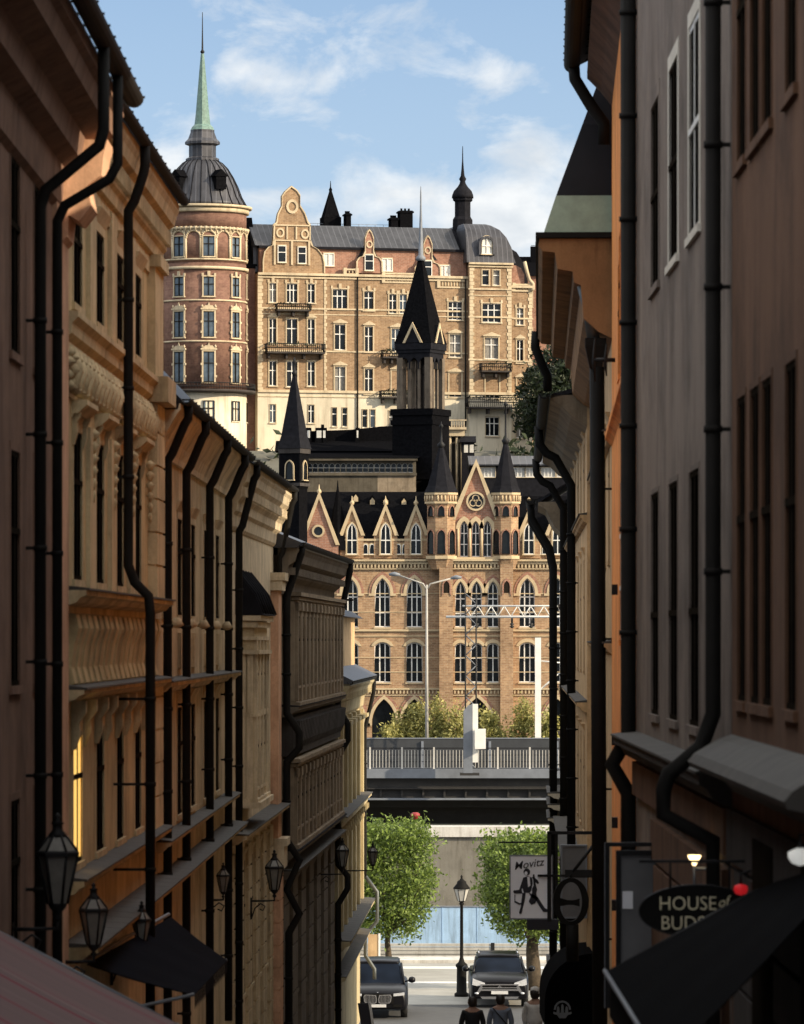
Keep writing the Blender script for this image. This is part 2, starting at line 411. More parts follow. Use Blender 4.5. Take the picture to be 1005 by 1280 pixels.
class Bld:
    """a building whose facade runs p0 -> p1 (ground plan); local x along it, local y into it"""
    def __init__(s, name, label, cat, p0, p1, zb, group=None):
        s.p0, s.p1, s.zb = p0, p1, zb; s.a = math.atan2(p1[1] - p0[1], p1[0] - p0[0]); s.L = math.hypot(p1[0] - p0[0], p1[1] - p0[1])
        s.o = empty(name, (p0[0], p0[1], zb), s.a, label, cat, group)
    def u(s, px):        # where the sight line of a photo column meets the facade
        k = (px - CX) / FPX; dx, dy = cos(s.a), sin(s.a)
        return (k * s.p0[1] - s.p0[0]) / (dx - k * dy)
    def Yu(s, u): return s.p0[1] + u * sin(s.a)
    def zz(s, px, py): return Z(py, s.Yu(s.u(px)))
    def build(s, mb, name, mats, **k):
        mb.v = [(x, y, z - s.zb) for x, y, z in mb.v]; return mb.build(name, mats, s.o, **k)
    def win(s, u, z, ms, y=0, glass='glass'): return put_window(s.o, u, z - s.zb, ms, y, glass=glass)
    def pipe(s, us, r=.06, mat='gutter', label=None):
        """drain pipe through (u, out, z) points with brackets"""
        mb = MB(); pts = [(u, -o, z) for u, o, z in us]; mb.tube(pts, r, 10)
        for a, b in zip(pts[:-1], pts[1:]):
            if abs(a[2] - b[2]) > 1.2 and abs(a[0] - b[0]) < .05:
                n = int(abs(a[2] - b[2]) / 1.1)
                for i in range(1, n + 1):
                    z = a[2] + (b[2] - a[2]) * i / (n + 1)
                    mb.lathe([(r * 1.18, z - .025), (r * 1.18, z + .025)], a[0], a[1], 10); mb.box(a[0] - .015, a[0] + .015, a[1], 0, z - .015, z + .015)
        return s.build(mb, 'drain_pipe', mat, label=label)
def shell(mb, L, D, z0, z1, t=0):
    """side, back and top faces of a plain building block (front is built apart)"""
    mb.quad((0, 0, z0), (0, 0, z1), (0, D, z1), (0, D, z0)); mb.quad((L, 0, z0), (L, D, z0), (L, D, z1), (L, 0, z1))
    mb.quad((0, D, z0), (0, D, z1), (L, D, z1), (L, D, z0)); mb.quad((0, 0, z1), (L, 0, z1), (L, D, z1), (0, D, z1))
# ================================================================== camera, sky, sun
cam = bpy.data.cameras.new('camera'); co = bpy.data.objects.new('camera', cam); COL.objects.link(co); SC.camera = co
co.rotation_euler = (pi / 2, 0, 0); cam.sensor_fit = 'HORIZONTAL'; cam.sensor_width = 36; cam.lens = FPX / 1005 * 36
cam.shift_y = (800 - 640) / 1005; cam.clip_start = .5; cam.clip_end = 9000
cam.dof.use_dof = True; cam.dof.focus_distance = 260; cam.dof.aperture_fstop = 9
SUN_EL = rad(24); SD = Vector((.90, -.40, 0)).normalized() * cos(SUN_EL) + Vector((0, 0, sin(SUN_EL)))
sl = bpy.data.lights.new('sun', 'SUN'); sl.energy = 3.1; sl.angle = rad(.5); sl.color = (1, .84, .61)
so = bpy.data.objects.new('sun', sl); COL.objects.link(so); so.rotation_euler = SD.to_track_quat('Z', 'Y').to_euler(); so.location = (40, -40, 60)
w = bpy.data.worlds.new('World'); SC.world = w; w.use_nodes = True; nt = w.node_tree; bg = nt.nodes['Background']
sky = N(nt, 'ShaderNodeTexSky'); sky.sky_type = 'NISHITA'; sky.sun_disc = False; sky.sun_elevation = SUN_EL; sky.sun_rotation = math.atan2(SD.x, SD.y)
sky.altitude = 0; sky.air_density = 1.0; sky.dust_density = 1.6; sky.ozone_density = 1.0
tc = N(nt, 'ShaderNodeTexCoord')
mp = N(nt, 'ShaderNodeMapping'); mp.inputs['Location'].default_value = (0, 0, .07); mp.inputs['Scale'].default_value = (1, 1, 2.2)
nt.links.new(tc.outputs['Generated'], mp.inputs[0]); nt.links.new(mp.outputs[0], sky.inputs[0])
# clouds: noise over sky directions, thicker where the cumulus banks stand
def vm(op, a, b=None):
    n = N(nt, 'ShaderNodeVectorMath', operation=op); nt.links.new(a, n.inputs[0])
    if b is not None:
        if isinstance(b, tuple): n.inputs[1].default_value = b
        else: nt.links.new(b, n.inputs[1])
    return n
def mth(op, a, b=None, c=None):
    n = N(nt, 'ShaderNodeMath', operation=op)
    for i, v in enumerate((a, b, c)):
        if v is None: continue
        if isinstance(v, (int, float)): n.inputs[i].default_value = v
        else: nt.links.new(v, n.inputs[i])
    return n.outputs[0]
G3 = tc.outputs['Generated']
mp2 = N(nt, 'ShaderNodeMapping'); mp2.inputs['Scale'].default_value = (1, 1, 1.7); nt.links.new(G3, mp2.inputs[0])
n1 = N(nt, 'ShaderNodeTexNoise'); n1.inputs['Scale'].default_value = 42; n1.inputs['Detail'].default_value = 9; n1.inputs['Roughness'].default_value = .58; n1.inputs['Distortion'].default_value = .3
nt.links.new(mp2.outputs[0], n1.inputs['Vector'])
acc = None
for px, py, rx, ry, amp in [(370, 112, 60, 38, .27), (300, 82, 30, 20, .18), (590, 240, 60, 55, .22), (680, 215, 60, 70, .22), (335, 245, 50, 20, .24), (640, 90, 90, 22, .10), (480, 245, 90, 22, .12), (215, 205, 60, 24, .22), (560, 15, 160, 14, .06), (640, 300, 60, 40, .3), (380, 285, 200, 30, .10)]:
    d = Vector(((px - CX) / FPX, 1, (HY - py) / FPX)).normalized()
    df = vm('SUBTRACT', G3, tuple(d)); ds = vm('MULTIPLY', df.outputs[0], (FPX / rx, FPX / rx, FPX / ry)); ln = vm('LENGTH', ds.outputs[0])
    q = mth('MULTIPLY', ln.outputs[1], ln.outputs[1]); g = mth('POWER', 2.718, mth('MULTIPLY', q, -.9)); g = mth('MULTIPLY', g, amp)
    acc = g if acc is None else mth('ADD', acc, g)
sz = N(nt, 'ShaderNodeSeparateXYZ'); nt.links.new(G3, sz.inputs[0])
hi = N(nt, 'ShaderNodeMapRange'); hi.inputs['From Min'].default_value = .18; hi.inputs['From Max'].default_value = .45; hi.inputs['To Max'].default_value = .26; nt.links.new(sz.outputs[2], hi.inputs['Value'])  # extra cloud overhead, out of view, added for fill light
dens = mth('ADD', mth('ADD', n1.outputs['Fac'], acc), hi.outputs[0])
dens = ramp(nt, dens, [(.56, (.0, .0, .0)), (.68, (.55, .55, .55)), (.82, (1, 1, 1))])
n2 = N(nt, 'ShaderNodeTexNoise'); n2.inputs['Scale'].default_value = 90; n2.inputs['Detail'].default_value = 6; nt.links.new(mp2.outputs[0], n2.inputs['Vector'])
cc = ramp(nt, n2.outputs['Fac'], [(.35, (2.4, 2.55, 2.7)), (.65, (3.2, 3.25, 3.25))])
hf = N(nt, 'ShaderNodeMapRange'); hf.inputs['From Min'].default_value = .15; hf.inputs['From Max'].default_value = .45; nt.links.new(sz.outputs[2], hf.inputs['Value'])
cc = mixc(nt, hf.outputs[0], cc, (6.6, 6.5, 6.2))  # unseen high clouds brightened to fill the shaded street
skc = mixc(nt, 1.0, sky.outputs[0], (.82, .80, .76), 'MULTIPLY')
lo = N(nt, 'ShaderNodeMapRange'); lo.inputs['From Min'].default_value = .14; lo.inputs['From Max'].default_value = .03; lo.inputs['To Min'].default_value = .0; lo.inputs['To Max'].default_value = .75; nt.links.new(sz.outputs[2], lo.inputs['Value'])
skc = mixc(nt, lo.outputs[0], skc, (1.6, 1.9, 2.2))
mixo = mixc(nt, mth('MULTIPLY', dens, .92), skc, cc)
nt.links.new(mixo, bg.inputs[0]); bg.inputs[1].default_value = .15
SC.view_settings.view_transform = 'Standard'; SC.view_settings.look = 'None'; SC.view_settings.gamma = 1; SC.view_settings.exposure = 1.05
SC.view_settings.use_curve_mapping = False
SC.cycles.max_bounces = 6; SC.cycles.diffuse_bounces = 3; SC.cycles.use_denoising = True

# ================================================================== ground, water, hill
GP = [(-60, 0.2), (0, -1.75), (28, -4.4), (105, -9.3), (148, -11.9), (262, -11.9), (262.4, -17), (384, -17), (384.4, -11), (432, -11), (440, 4), (452, 14), (462, 18.2), (1200, 18.2), (6000, 10)]
def G(Y):
    for (a, za), (b, zb) in zip(GP[:-1], GP[1:]):
        if a <= Y <= b: return za + (zb - za) * (Y - a) / (b - a)
    return GP[-1][1]
mb = MB(); xs = [-3000, -300, -60, -20, -8, 0, 8, 20, 60, 300, 3000]
mb.v = [(x, y, z) for y, z in GP for x in xs]; k = len(xs)
for i in range(len(GP) - 1):
    for j in range(k - 1): mb.f.append([i * k + j, i * k + j + 1, (i + 1) * k + j + 1, (i + 1) * k + j]); mb.mi.append(0); mb.sm.append(False)
struct('ground', mb, 'terrain')
mb = MB()
ys = [10, 28, 50, 80, 105, 130, 148]
for a, b in zip(ys[:-1], ys[1:]): mb.quad((-6, a, G(a) + .01), (8, a, G(a) + .01), (8, b, G(b) + .01), (-6, b, G(b) + .01))
struct('street', mb, 'street')
def zone(name, y0, y1, mat, dz=.01, x=40): struct(name, MB().box(-x, x, y0, y1, -12.2, -11.9 + dz), mat)
zone('quay_paving', 156.5, 163, 'quay', .014)
zone('crossing_road', 148.02, 156.4, 'asphalt', .01)
zone('quay_road', 163.1, 176.4, 'quay', .018)
zone('quay_kerb', 176.5, 178.6, 'concrete_w', .13)
mb = MB(); mb.box(-40, 40, 166.2, 166.9, -11.9, -11.876); mb.box(-40, 40, 173.5, 174.6, -11.9, -11.876)
struct('road_marking', mb, 'paint')
struct('river_water', MB().quad((-3000, 262, -13.6), (3000, 262, -13.6), (3000, 384.6, -13.6), (-3000, 384.6, -13.6)), 'water')
# wooded cliff behind the brick hall
mb = MB(); nx, ny = 60, 10
for j in range(ny + 1):
    for i in range(nx + 1):
        x = -90 + 180 * i / nx; t = j / ny; y = 433 + 30 * t
        mb.v.append((x, y + random.uniform(-1.2, 1.2), -11 + 29.0 * (t ** .8) + random.uniform(-.9, .9) * (0 < j < ny)))
for j in range(ny):
    for i in range(nx): q = j * (nx + 1) + i; mb.f.append([q, q + 1, q + nx + 2, q + nx + 1]); mb.mi.append(0); mb.sm.append(True)
struct('hillside', mb, 'hillm')

# ================================================================== trees
def leaf_cloud(mb, pts, size, seed=1):
    r = random.Random(seed)
    for p in pts:
        a = Vector((r.gauss(0, 1), r.gauss(0, 1), r.gauss(0, 1))).normalized(); b = a.orthogonal().normalized(); c = a.cross(b)
        s = size * r.uniform(.6, 1.35); t = r.uniform(0, 6.28); u = b * cos(t) + c * sin(t); v = a.cross(u)
        p = Vector(p); k = p - u * s, p + v * s * .45 - a * s * .12, p + u * s, p - v * s * .45 - a * s * .12
        mb.add([tuple(q) for q in k], [(0, 1, 2, 3)])
def tree(name, loc, crown_fn, nclump, per, lsize, trunk_h, trunk_r, mat, label, cat, group, seed, spread=.28, limb_top=None):
    r = random.Random(seed); o = empty(name, loc, 0, label, cat, group)
    t = MB(); th = trunk_h
    t.tube([(0, 0, 0), (.03, 0, th * .4), (-.02, .02, th * .8), (0, 0, th * 1.25)], [trunk_r * 1.15, trunk_r, trunk_r * .85, trunk_r * .6], 10)
    cl = []
    for i in range(nclump): cl.append(crown_fn(r))
    for i in range(9):
        c = Vector(cl[r.randrange(nclump)]); b = Vector((0, 0, th * r.uniform(.85, 1.2))); m = b.lerp(c, .5) + Vector((0, 0, -.15))
        t.tube([b, m, b.lerp(c, .92)], [trunk_r * .5, trunk_r * .3, trunk_r * .1], 6)
    t.build('trunk', 'bark', o)
    pts = []
    for c in cl:
        s = spread * r.uniform(.7, 1.3)
        for _ in range(per): pts.append((c[0] + r.gauss(0, s), c[1] + r.gauss(0, s), c[2] + r.gauss(0, s * .8)))
    f = MB(); leaf_cloud(f, pts, lsize, seed); f.build('crown', mat, o)
    return o
def block_crown(hw, z0, z1):
    def fn(r):
        while True:
            x, y, z = r.uniform(-1, 1), r.uniform(-1, 1), r.uniform(0, 1)
            taper = .62 + .38 * min(1, z / .35) if z < .35 else 1 - .12 * max(0, (z - .8) / .2)
            if (abs(x) ** 3.2 + abs(y) ** 3.2) ** (1 / 3.2) > taper: continue
            if max(abs(x), abs(y)) < .45 and .15 < z < .85 and r.random() < .6: continue
            return (x * hw, y * hw, z0 + z * (z1 - z0))
    return fn
def clip_tree(px, pxl, pxr, ytop, ybot, Y, tr, seed, label):
    zb = -11.9; hw = (pxr - pxl) / 2 * Y / FPX; x = X((pxl + pxr) / 2, Y)
    o = tree('lime_tree', (x, Y, zb), block_crown(hw - .12, Z(ybot, Y) - zb + .3, Z(ytop, Y) - zb - .12), 440, 46, .08, Z(ybot, Y) - zb + .2, tr, 'leaf', label, 'tree', 'clipped lime trees on the quay', seed, .2)
    for c in o.children:
        if c.name.startswith('trunk'): c.location.x = X(px, Y) - x
    return o
clip_tree(485, 425, 543, 1026, 1178, 172, .12, 3, 'square clipped green lime tree behind the black car on the left')
clip_tree(666, 600, 738, 1040, 1182, 163, .25, 9, 'square clipped green lime tree with thick trunk beside the white pub sign')

# ================================================================== quay furniture
def quay_lamp(px, ytop, ybot, Y):
    zb = -11.9 + .02; H = Z(ytop, Y) - zb; o = empty('street_lamp', (X(px, Y), Y, zb), 0, 'black cast iron street lamp standing alone on the sunlit quay', 'street lamp')
    r = .05; MB().lathe([(.24, 0), (.24, .1), (.17, .14), (.16, .95), (.2, 1.0), (.2, 1.06), (.1, 1.15), (.06, 1.3), (.05, H - .95), (.09, H - .9), (.05, H - .85)], 0, 0, 12).build('post', 'black', o)
    zt = H - .82
    MB().lathe([(.05, zt - .04), (.1, zt), (.1, zt + .03)], 0, 0, 8).build('lamp_holder', 'black', o)
    MB().lathe([(.13, zt + .02), (.25, zt + .42)], 0, 0, 6, flat=True).build('lamp_glass', 'lampglass', o)
    c = MB(); c.lathe([(.28, zt + .42), (.28, zt + .45), (.16, zt + .60), (.15, zt + .66), (.07, zt + .72), (.03, zt + .78), (.045, zt + .82), (0.01, zt + .88)], 0, 0, 12)
    for i in range(6):
        a = i * pi / 3; c.bar((.13 * cos(a), .13 * sin(a), zt + .02), (.255 * cos(a), .255 * sin(a), zt + .43), .016)
    c.build('lamp_cap', 'black', o)
quay_lamp(577, 1096, 1245, 160)

# low plank-marked parapet, blue hoarding and retaining wall
Y = 180
mb = MB(); zt, zb = Z(1179, Y), -11.9
mb.box(-40, 40, Y, Y + .25, zb - .1, zb + .12)
h = (zt - zb - .12) / 3
for i in range(3): mb.box(-40, 40, Y - .03, Y + .2, zb + .13 + i * h, zb + .10 + (i + 1) * h)
o = mb.build('barrier_wall', 'concrete_l', None, (0, 0, 0)); tag(o, 'low pale concrete barrier of three long courses along the road', 'barrier')
mb = MB()
for i in range(-8, 9): mb.box(i * 5.4 - 2 - .07, i * 5.4 - 2 + .07, Y - .06, Y - .035, zb, zt + .02)
mb.build('joint_post', 'iron', o)
Y = 186
o = empty('hoarding', (0, Y, -11.9), 0, 'plain light blue painted hoarding in front of the concrete wall', 'hoarding')
zt = Z(1134, Y) + 11.9
mb = MB(); mb.box(-30, 30, 0, .06, 0, zt); 
for i in range(-22, 23): mb.box(i * 1.35 + .2, i * 1.35 + .23, -.015, 0, 0, zt)
mb.build('panel', 'blue', o); MB().box(-30, 30, -.03, .09, zt, zt + .05).build('top_rail', 'steel', o)
Y = 200
mb = MB(); mb.box(-45, 45, Y, Y + 1, -13, Z(1046, Y))
for i in range(-9, 10): mb.box(i * 4.9 + .6, i * 4.9 + .72, Y - .05, Y, -12, Z(1047, Y))
o = mb.build('retaining_wall', 'concrete', None); tag(o, 'weathered grey concrete retaining wall between the two clipped trees', 'wall')
mb = MB(); mb.box(-45, 45, Y - .15, Y + 1.1, Z(1046, Y), Z(1033, Y)); mb.build('coping', 'concrete_w', o)
# red bollard thing on the upper roadway
o = empty('red_post', (X(519, 206), 206, Z(1040, 206)), 0, 'short red capped post under the bridge above the concrete wall', 'post')
MB().lathe([(.12, -.6), (.12, .62), (.2, .66), (.2, .78), (.1, .84)], 0, 0, 12).build('shaft', 'redpaint', o)

# ================================================================== bridge
Y = 230
br = empty('railway_bridge', (0, Y, Z(972, Y)), 0, 'dark steel railway bridge with grey edge beam crossing above the quay', 'bridge')
def zr(py, Yb=Y): return Z(py, Yb) - Z(972, Y)
mb = MB(); mb.box(-60, 60, 0, 14, zr(972), zr(963)); mb.box(-60, 60, -.25, .3, zr(972) - .02, zr(961)); mb.build('deck', 'steel', br)
mb = MB(); mb.box(-60, 60, .3, 14, zr(999), zr(972) - .03); mb.box(-60, 60, .12, .3, zr(985), zr(972) - .03); mb.build('girder', 'steel_dk', br)
mb = MB()
for i in range(-50, 51): mb.box(i * 1.02 - .05, i * 1.02 + .05, .12, .3, zr(997), zr(986))
mb.box(-60, 60, -.02, .3, zr(986.5), zr(985)); mb.build('web_stiffeners', 'steel_dk', br)
mb = MB(); mb.box(-60, 60, -.1, .35, zr(1000), zr(997.6)); mb.build('bottom_flange', 'steel', br)
mb = MB(); mb.box(-60, 60, 6, 14, zr(1036), zr(1000)); mb.box(-60, 60, 3, 3.4, zr(1012), zr(1000)); mb.build('inner_girder', 'steel_dk', br)
for i in (-2, 2):
    o = MB().box(i * 22 - .8, i * 22 + .8, 4, 9, -11.9 - Z(972, Y), zr(1000)).build('pier', 'concrete', br)
rl = empty('bridge_railing', (0, Y - .1, Z(961, Y)), 0, 'light metal railing with upright bars along the bridge edge', 'railing')
hz = Z(935, Y) - Z(961, Y)
mb = MB()
for k in (.04, .36, .68, 1): mb.box(-40, 40, -.025, .025, hz * k - .03, hz * k + (.02 if k == 1 else .0))
mb.build('rail', 'iron', rl)
mb = MB()
for i in range(-260, 261):
    if i % 10: mb.box(i * .153 - .013, i * .153 + .013, -.04, -.026, .06, hz - .1)
mb.build('bars', 'concrete_w', rl)
pm = MB().box(-.04, .04, -.06, .04, -.02, hz + .04).mesh('post', ['concrete_w'])
for i in range(-26, 27): inst('post', pm, rl, (i * 1.53, 0, 0))
nb = empty('noise_barrier', (0, Y + 5, Z(963, Y)), 0, 'dark grey panelled barrier running behind the bridge railing', 'barrier')
hb = Z(923.5, Y + 5) - Z(963, Y)
MB().box(-50, 50, 0, .12, -.1, hb).build('panel', 'barrier', nb)
mb = MB(); mb.box(-50, 50, -.03, .15, hb, hb + .05); mb.build('top_rail', 'steel', nb)
pm = MB().box(-.06, .06, -.1, 0, 0, hb - .12).mesh('post', ['steel'])
for i in range(-12, 13): inst('post', pm, nb, (i * 3.3 + 1, 0, 0))

# lamp pole with two arms
Y = 238; zb = Z(963, 230); o = empty('twin_arm_lamp', (X(533.5, Y), Y, zb), 0, 'tall pale twin arm street light rising above the bridge', 'street light')
zt = Z(731, Y) - zb
MB().tube([(0, 0, 0), (0, 0, zt)], [.09, .05], 10).build('pole', 'concrete_l', o)
for s, px, py in ((-1, 486, 718), (1, 577, 722)):
    ex = X(px, Y) - X(533.5, Y); ez = Z(py, Y) - zb
    MB().tube([(0, 0, zt - .25), (s * .18, 0, zt + .05), (ex * .8, 0, ez)], .04, 8).build('arm', 'concrete_l', o)
    MB().tube([(ex * .7, 0, ez - .03), (ex * .85, 0, ez + .02), (ex, 0, ez)], [.06, .11, .06], 8).build('lamp_head', 'steel', o)
# catenary portal
Y = 233; zb = Z(963, 230); o = empty('overhead_line_mast', (X(588.5, Y), Y, zb), 0, 'lattice railway mast carrying a horizontal truss over the bridge', 'mast')
hw = .26; zt = Z(742, Y) - zb; mb = MB()
for sx in (-1, 1):
    for sy in (-1, 1): mb.bar((sx * hw, sy * hw, 0), (sx * hw, sy * hw, zt), .05)
mb.build('mast_frame', 'steel_dk', o)
n = 17
for sy in (-1, 1):
    mb = MB()
    for i in range(n):
        a, b = zt * i / n, zt * (i + 1) / n; s = 1 if i % 2 else -1; mb.bar((-s * hw, sy * hw, a), (s * hw, sy * hw, b), .035)
    mb.build('lattice', 'steel', o)
mb = MB(); x1 = 9; z0, z1 = Z(771, Y) - zb, Z(757.5, Y) - zb
for yy in (-.25, .25):
    mb.bar((-1.2, yy, z0), (x1, yy, z0), .08)
    mb.bar((-.4, yy, z1), (x1, yy, z1), .06)
mb.build('truss_chord', 'white', o)
for yy in (-.25, .25):
    mb = MB(); x = -.3; k = 0
    while x < x1 - .4: mb.bar((x, yy, z0 if k % 2 else z1), (x + .32, yy, z1 if k % 2 else z0), .03); x += .32; k += 1
    mb.build('truss_lattice', 'white', o)
for px in (596, 640, 664, 690):
    q = X(px, Y) - X(588.5, Y); mb = MB(); mb.tube([(q, 0, z0), (q, 0, z0 - .35)], .05, 6); mb.lathe([(.05, z0 - .3), (.12, z0 - .35), (.05, z0 - .42), (.12, z0 - .48), (.04, z0 - .55)], q, 0, 8); mb.build('insulator', 'steel_dk', o)
# catenary post on the right
Y = 240; zb = Z(963, 230); o = empty('overhead_line_post', (X(672, Y), Y, zb), 0, 'plain white sided railway post with slanting stay on the right', 'post')
H = Z(797, Y) - zb
MB().box(-.13, .17, -.14, .14, 0, H).build('shaft', 'white', o)
mb = MB(); a = Z(826, Y) - zb; mb.bar((.1, 0, a), (1.3, 0, a - .12), .05); mb.bar((.1, 0, Z(863, Y) - zb), (1.0, 0, Z(843, Y) - zb), .06); mb.bar((1.0, 0, Z(843, Y) - zb), (1.5, 0, Z(840, Y) - zb), .06)
mb.build('cantilever_arm', 'white', o)
# signal pillar with cabinet
Y = 228.6; zb = Z(966, Y); o = empty('signal_pillar', (X(588, Y), Y, zb), 0, 'grey and white pillar with sloping top at the bridge edge', 'pillar')
H = Z(880, Y) - zb
mb = MB(); mb.ext([(-.33, 0), (.1, 0), (.1, H), (-.12, H - .08), (-.33, H - .35)], -.3, .3); mb.build('shaft', 'steel', o)
MB().box(.103, .36, -.25, .25, 0.5, H).build('side_board', 'white', o)
MB().box(-.5, .42, -.4, .5, -.12, 0).build('foot', 'steel_dk', o)
Yc = 228.2; MB().box(.2, .72, -.75, -.33, Z(936, Yc) - zb, Z(911, Yc) - zb).build('cabinet', 'white', o)
# ================================================================== round corner tower house (far hill, left)
FY = 472.0; S = FY / FPX          # metres per photo pixel out there
def fz(py): return (HY - py) * S
zb = 17.5
tw = empty('round_tower_house', (X(252, FY), FY + 2.0, zb), 0, 'dark red brick round tower with grey dome and tall green copper spire', 'tower')
R = 55 * S
def tz(py): return fz(py) - zb
def tbuild(mb, n, m): return mb.build(n, m, tw)
tbuild(MB().lathe([(R, tz(492)), (R, tz(330))], 0, 0, 48), 'brick_shaft', 'tbrick')
tbuild(MB().lathe([(R + .05, -1), (R + .05, tz(492))], 0, 0, 48), 'stone_base', 'lstone2')
tbuild(MB().lathe([(R - .02, tz(330)), (R - .02, tz(285))], 0, 0, 48), 'arcade_wall', 'tbrick')
tbuild(MB().lathe([(R + .02, tz(285)), (R + .02, tz(264))], 0, 0, 48), 'frieze', 'tbrick')
mb = MB()
for py, t, pr in ((264, 5, .28), (259, 3, .55), (287, 2.5, .22), (326, 2, .15), (336.5, 3.5, .22), (377, 2.0, .1), (428, 2.0, .1)):
    mb.lathe([(R, tz(py + t / 2)), (R + pr, tz(py + t / 2)), (R + pr * 1.1, tz(py - t / 2)), (R, tz(py - t / 2))], 0, 0, 48)
tbuild(mb, 'cornice_bands', 'lstone')
mb = MB()
for i in range(56):
    a = 2 * pi * i / 56; c, s_ = cos(a) * (R + .12), sin(a) * (R + .12); mb.tube([(c, s_, tz(291)), (c * 1.01, s_ * 1.01, tz(285))], [.07, .16], 4)
tbuild(mb, 'corbel_table', 'lstone')
# arcade of blind arches round the top storey
mb = MB(); na = 18
for i in range(na):
    a = -pi / 2 + rad(10.5) + 2 * pi * i / na
    for (x0, x1) in ((-1, 1),):
        pts = arch(2 * R * sin(pi / na) * .94, .75, 'round', 6); w2 = pts[-1][0]
        for (xa, za), (xb, zb_) in zip(pts[:-1], pts[1:]):
            def wp(x, z, r): th = a + x / R; return (r * cos(th), r * sin(th), z)
            z0 = tz(300); mb.tube([wp(xa, z0 + za, R + .05), wp(xb, z0 + zb_, R + .05)], .10, 4)
            mb.add([wp(xa, z0 + za, R + .03), wp(xb, z0 + zb_, R + .03), wp(xb, tz(288), R + .03), wp(xa, tz(288), R + .03)], [(0, 1, 2, 3)])
        th = a + w2 / R * 1.03; c, s_ = cos(th), sin(th); mb.tube([((R + .04) * c, (R + .04) * s_, tz(327)), ((R + .04) * c, (R + .04) * s_, tz(300))], .13, 4)
tbuild(mb, 'blind_arcade', 'lstone')
rows = [(310, 25, 14, None, .1, 0), (360, 24, 13, 'key', .14, 1), (407, 32, 13.5, 'crown', .16, 1), (460, 38, 13.5, 'crown', .16, 1)]
for cy_, hh, ww, head, tr, tri in rows:
    ms = win_mesh(ww * S, hh * S, .02, 1, (.62,), None, 0, tr, .08, head, .12, ('lstone', 'frame_dk'), .07)
    for i in range(9):
        a = -pi / 2 + rad(10.5) + rad(39.8) * (i - 3)
        if not (-pi - .3 < a < .8): continue
        o = put_window(tw, 0, 0, ms, rz=a + pi / 2, loc=((R + .03) * cos(a), (R + .03) * sin(a), tz(cy_ + hh / 2)), glass='glassb')
ms = win_mesh(13 * S, 25 * S, .02, 1, (.62,), None, 0, .05, .05, None, .08, ('lstone2', 'frame_dk'), .07)
for i in range(9):
    a = -pi / 2 + rad(10.5) + rad(39.8) * (i - 3)
    if -pi - .3 < a < .8: put_window(tw, 0, 0, ms, rz=a + pi / 2, loc=((R + .06) * cos(a), (R + .06) * sin(a), tz(527)), glass='glassb')
mb = MB(); mb.lathe([(R - .5, tz(493)), (R + .9, tz(491)), (R + .95, tz(488)), (R - .5, tz(488))], 0, 0, 48); bal = tbuild(mb, 'balcony_slab', 'stone_dk')
mb = MB()
for i in range(120):
    a = 2 * pi * i / 120; c, s_ = cos(a) * (R + .88), sin(a) * (R + .88); mb.tube([(c, s_, tz(488)), (c, s_, tz(480))], .025, 4)
for zz in (480, 484.5):
    mb.tube([((R + .88) * cos(2 * pi * i / 48), (R + .88) * sin(2 * pi * i / 48), tz(zz)) for i in range(49)], .045, 4)
tbuild(mb, 'balcony_railing', 'iron')
cxs = 3.0 * S  # dome sits a touch right
dome = [(58, 257), (55, 252), (51, 245), (46, 232), (40, 220), (33, 209), (26, 202), (19, 198)]
tbuild(MB().lathe([(r * S * .96, tz(y)) for r, y in dome], 0, 0, 40), 'dome', 'domeroof')
mb = MB()
for i in range(24):
    a = 2 * pi * i / 24; mb.tube([(r * S * .97 * cos(a), r * S * .97 * sin(a), tz(y)) for r, y in dome], .05, 4)
tbuild(mb, 'dome_ribs', 'slate2')
mb = MB(); mb.lathe([(r * S, tz(y)) for r, y in [(21, 199), (21, 196), (17, 194), (17, 180), (22, 178), (22, 175), (18, 171), (15, 163), (15, 160)]], 0, 0, 8, flat=True)
tbuild(mb, 'dome_lantern', 'domeroof')
tbuild(MB().lathe([(r * S, tz(y)) for r, y in [(15, 160), (13, 156), (10, 153), (8.5, 140), (6, 110), (3.5, 80), (2, 64)]], 0, 0, 8, flat=True), 'spire', 'copper')
tbuild(MB().lathe([(r * S, tz(y)) for r, y in [(1.2, 64), (3, 62), (1.2, 59), (.8, 40), (.4, 12)]], 0, 0, 8), 'finial', 'iron')
for a in (-1.05, -2.25):
    mb = MB(); c, s_ = cos(a), sin(a); r0 = 50 * S
    mb.box(-.55, .55, -.4, 1.2, tz(238), tz(222)); mb.ext([(-.75, tz(222)), (.75, tz(222)), (0, tz(213))], -.5, 1.4)
    mb.build('dome_dormer', 'slate', tw, (r0 * c * .92, r0 * s_ * .92, 0), a + pi / 2)

# ================================================================== long apartment house with gables and corner pavilion
LY0 = 476.0; LX0 = X(322, LY0); LA = math.atan(.26)
zb = 17.6
lb = Bld('apartment_house', 'long ochre brick apartment house with cream window trim and dark roof on the hill', 'apartment house', (LX0, LY0), (LX0 + 27 * cos(LA), LY0 + 27 * sin(LA)), zb)
U = lb.u
def lz(py): return Z(py, LY0 + 1.5)
uL, uP, uR, uE = U(322), U(537), U(637), U(664)
SP = (LY0 + 2) / FPX / cos(LA)
trimw = .13
wins = []   # px, y top, y bottom, width px, mullions, head, plane
def row(pxs, y0, y1, w, mull, head, pl=0, tr=trimw): 
    for p in pxs: wins.append((p, y0, y1, w, mull, head, pl, tr))
row([341, 389], 355, 379, 8.5, 1, 'key'); row([365], 355, 379, 13, 2, 'key'); row([425], 361, 386, 18, 2, 'key'); row([461], 363, 387, 11.5, 1, 'key')
row([491, 504], 366, 390, 9, 1, 'key'); row([532], 369, 392, 11, 1, 'key')
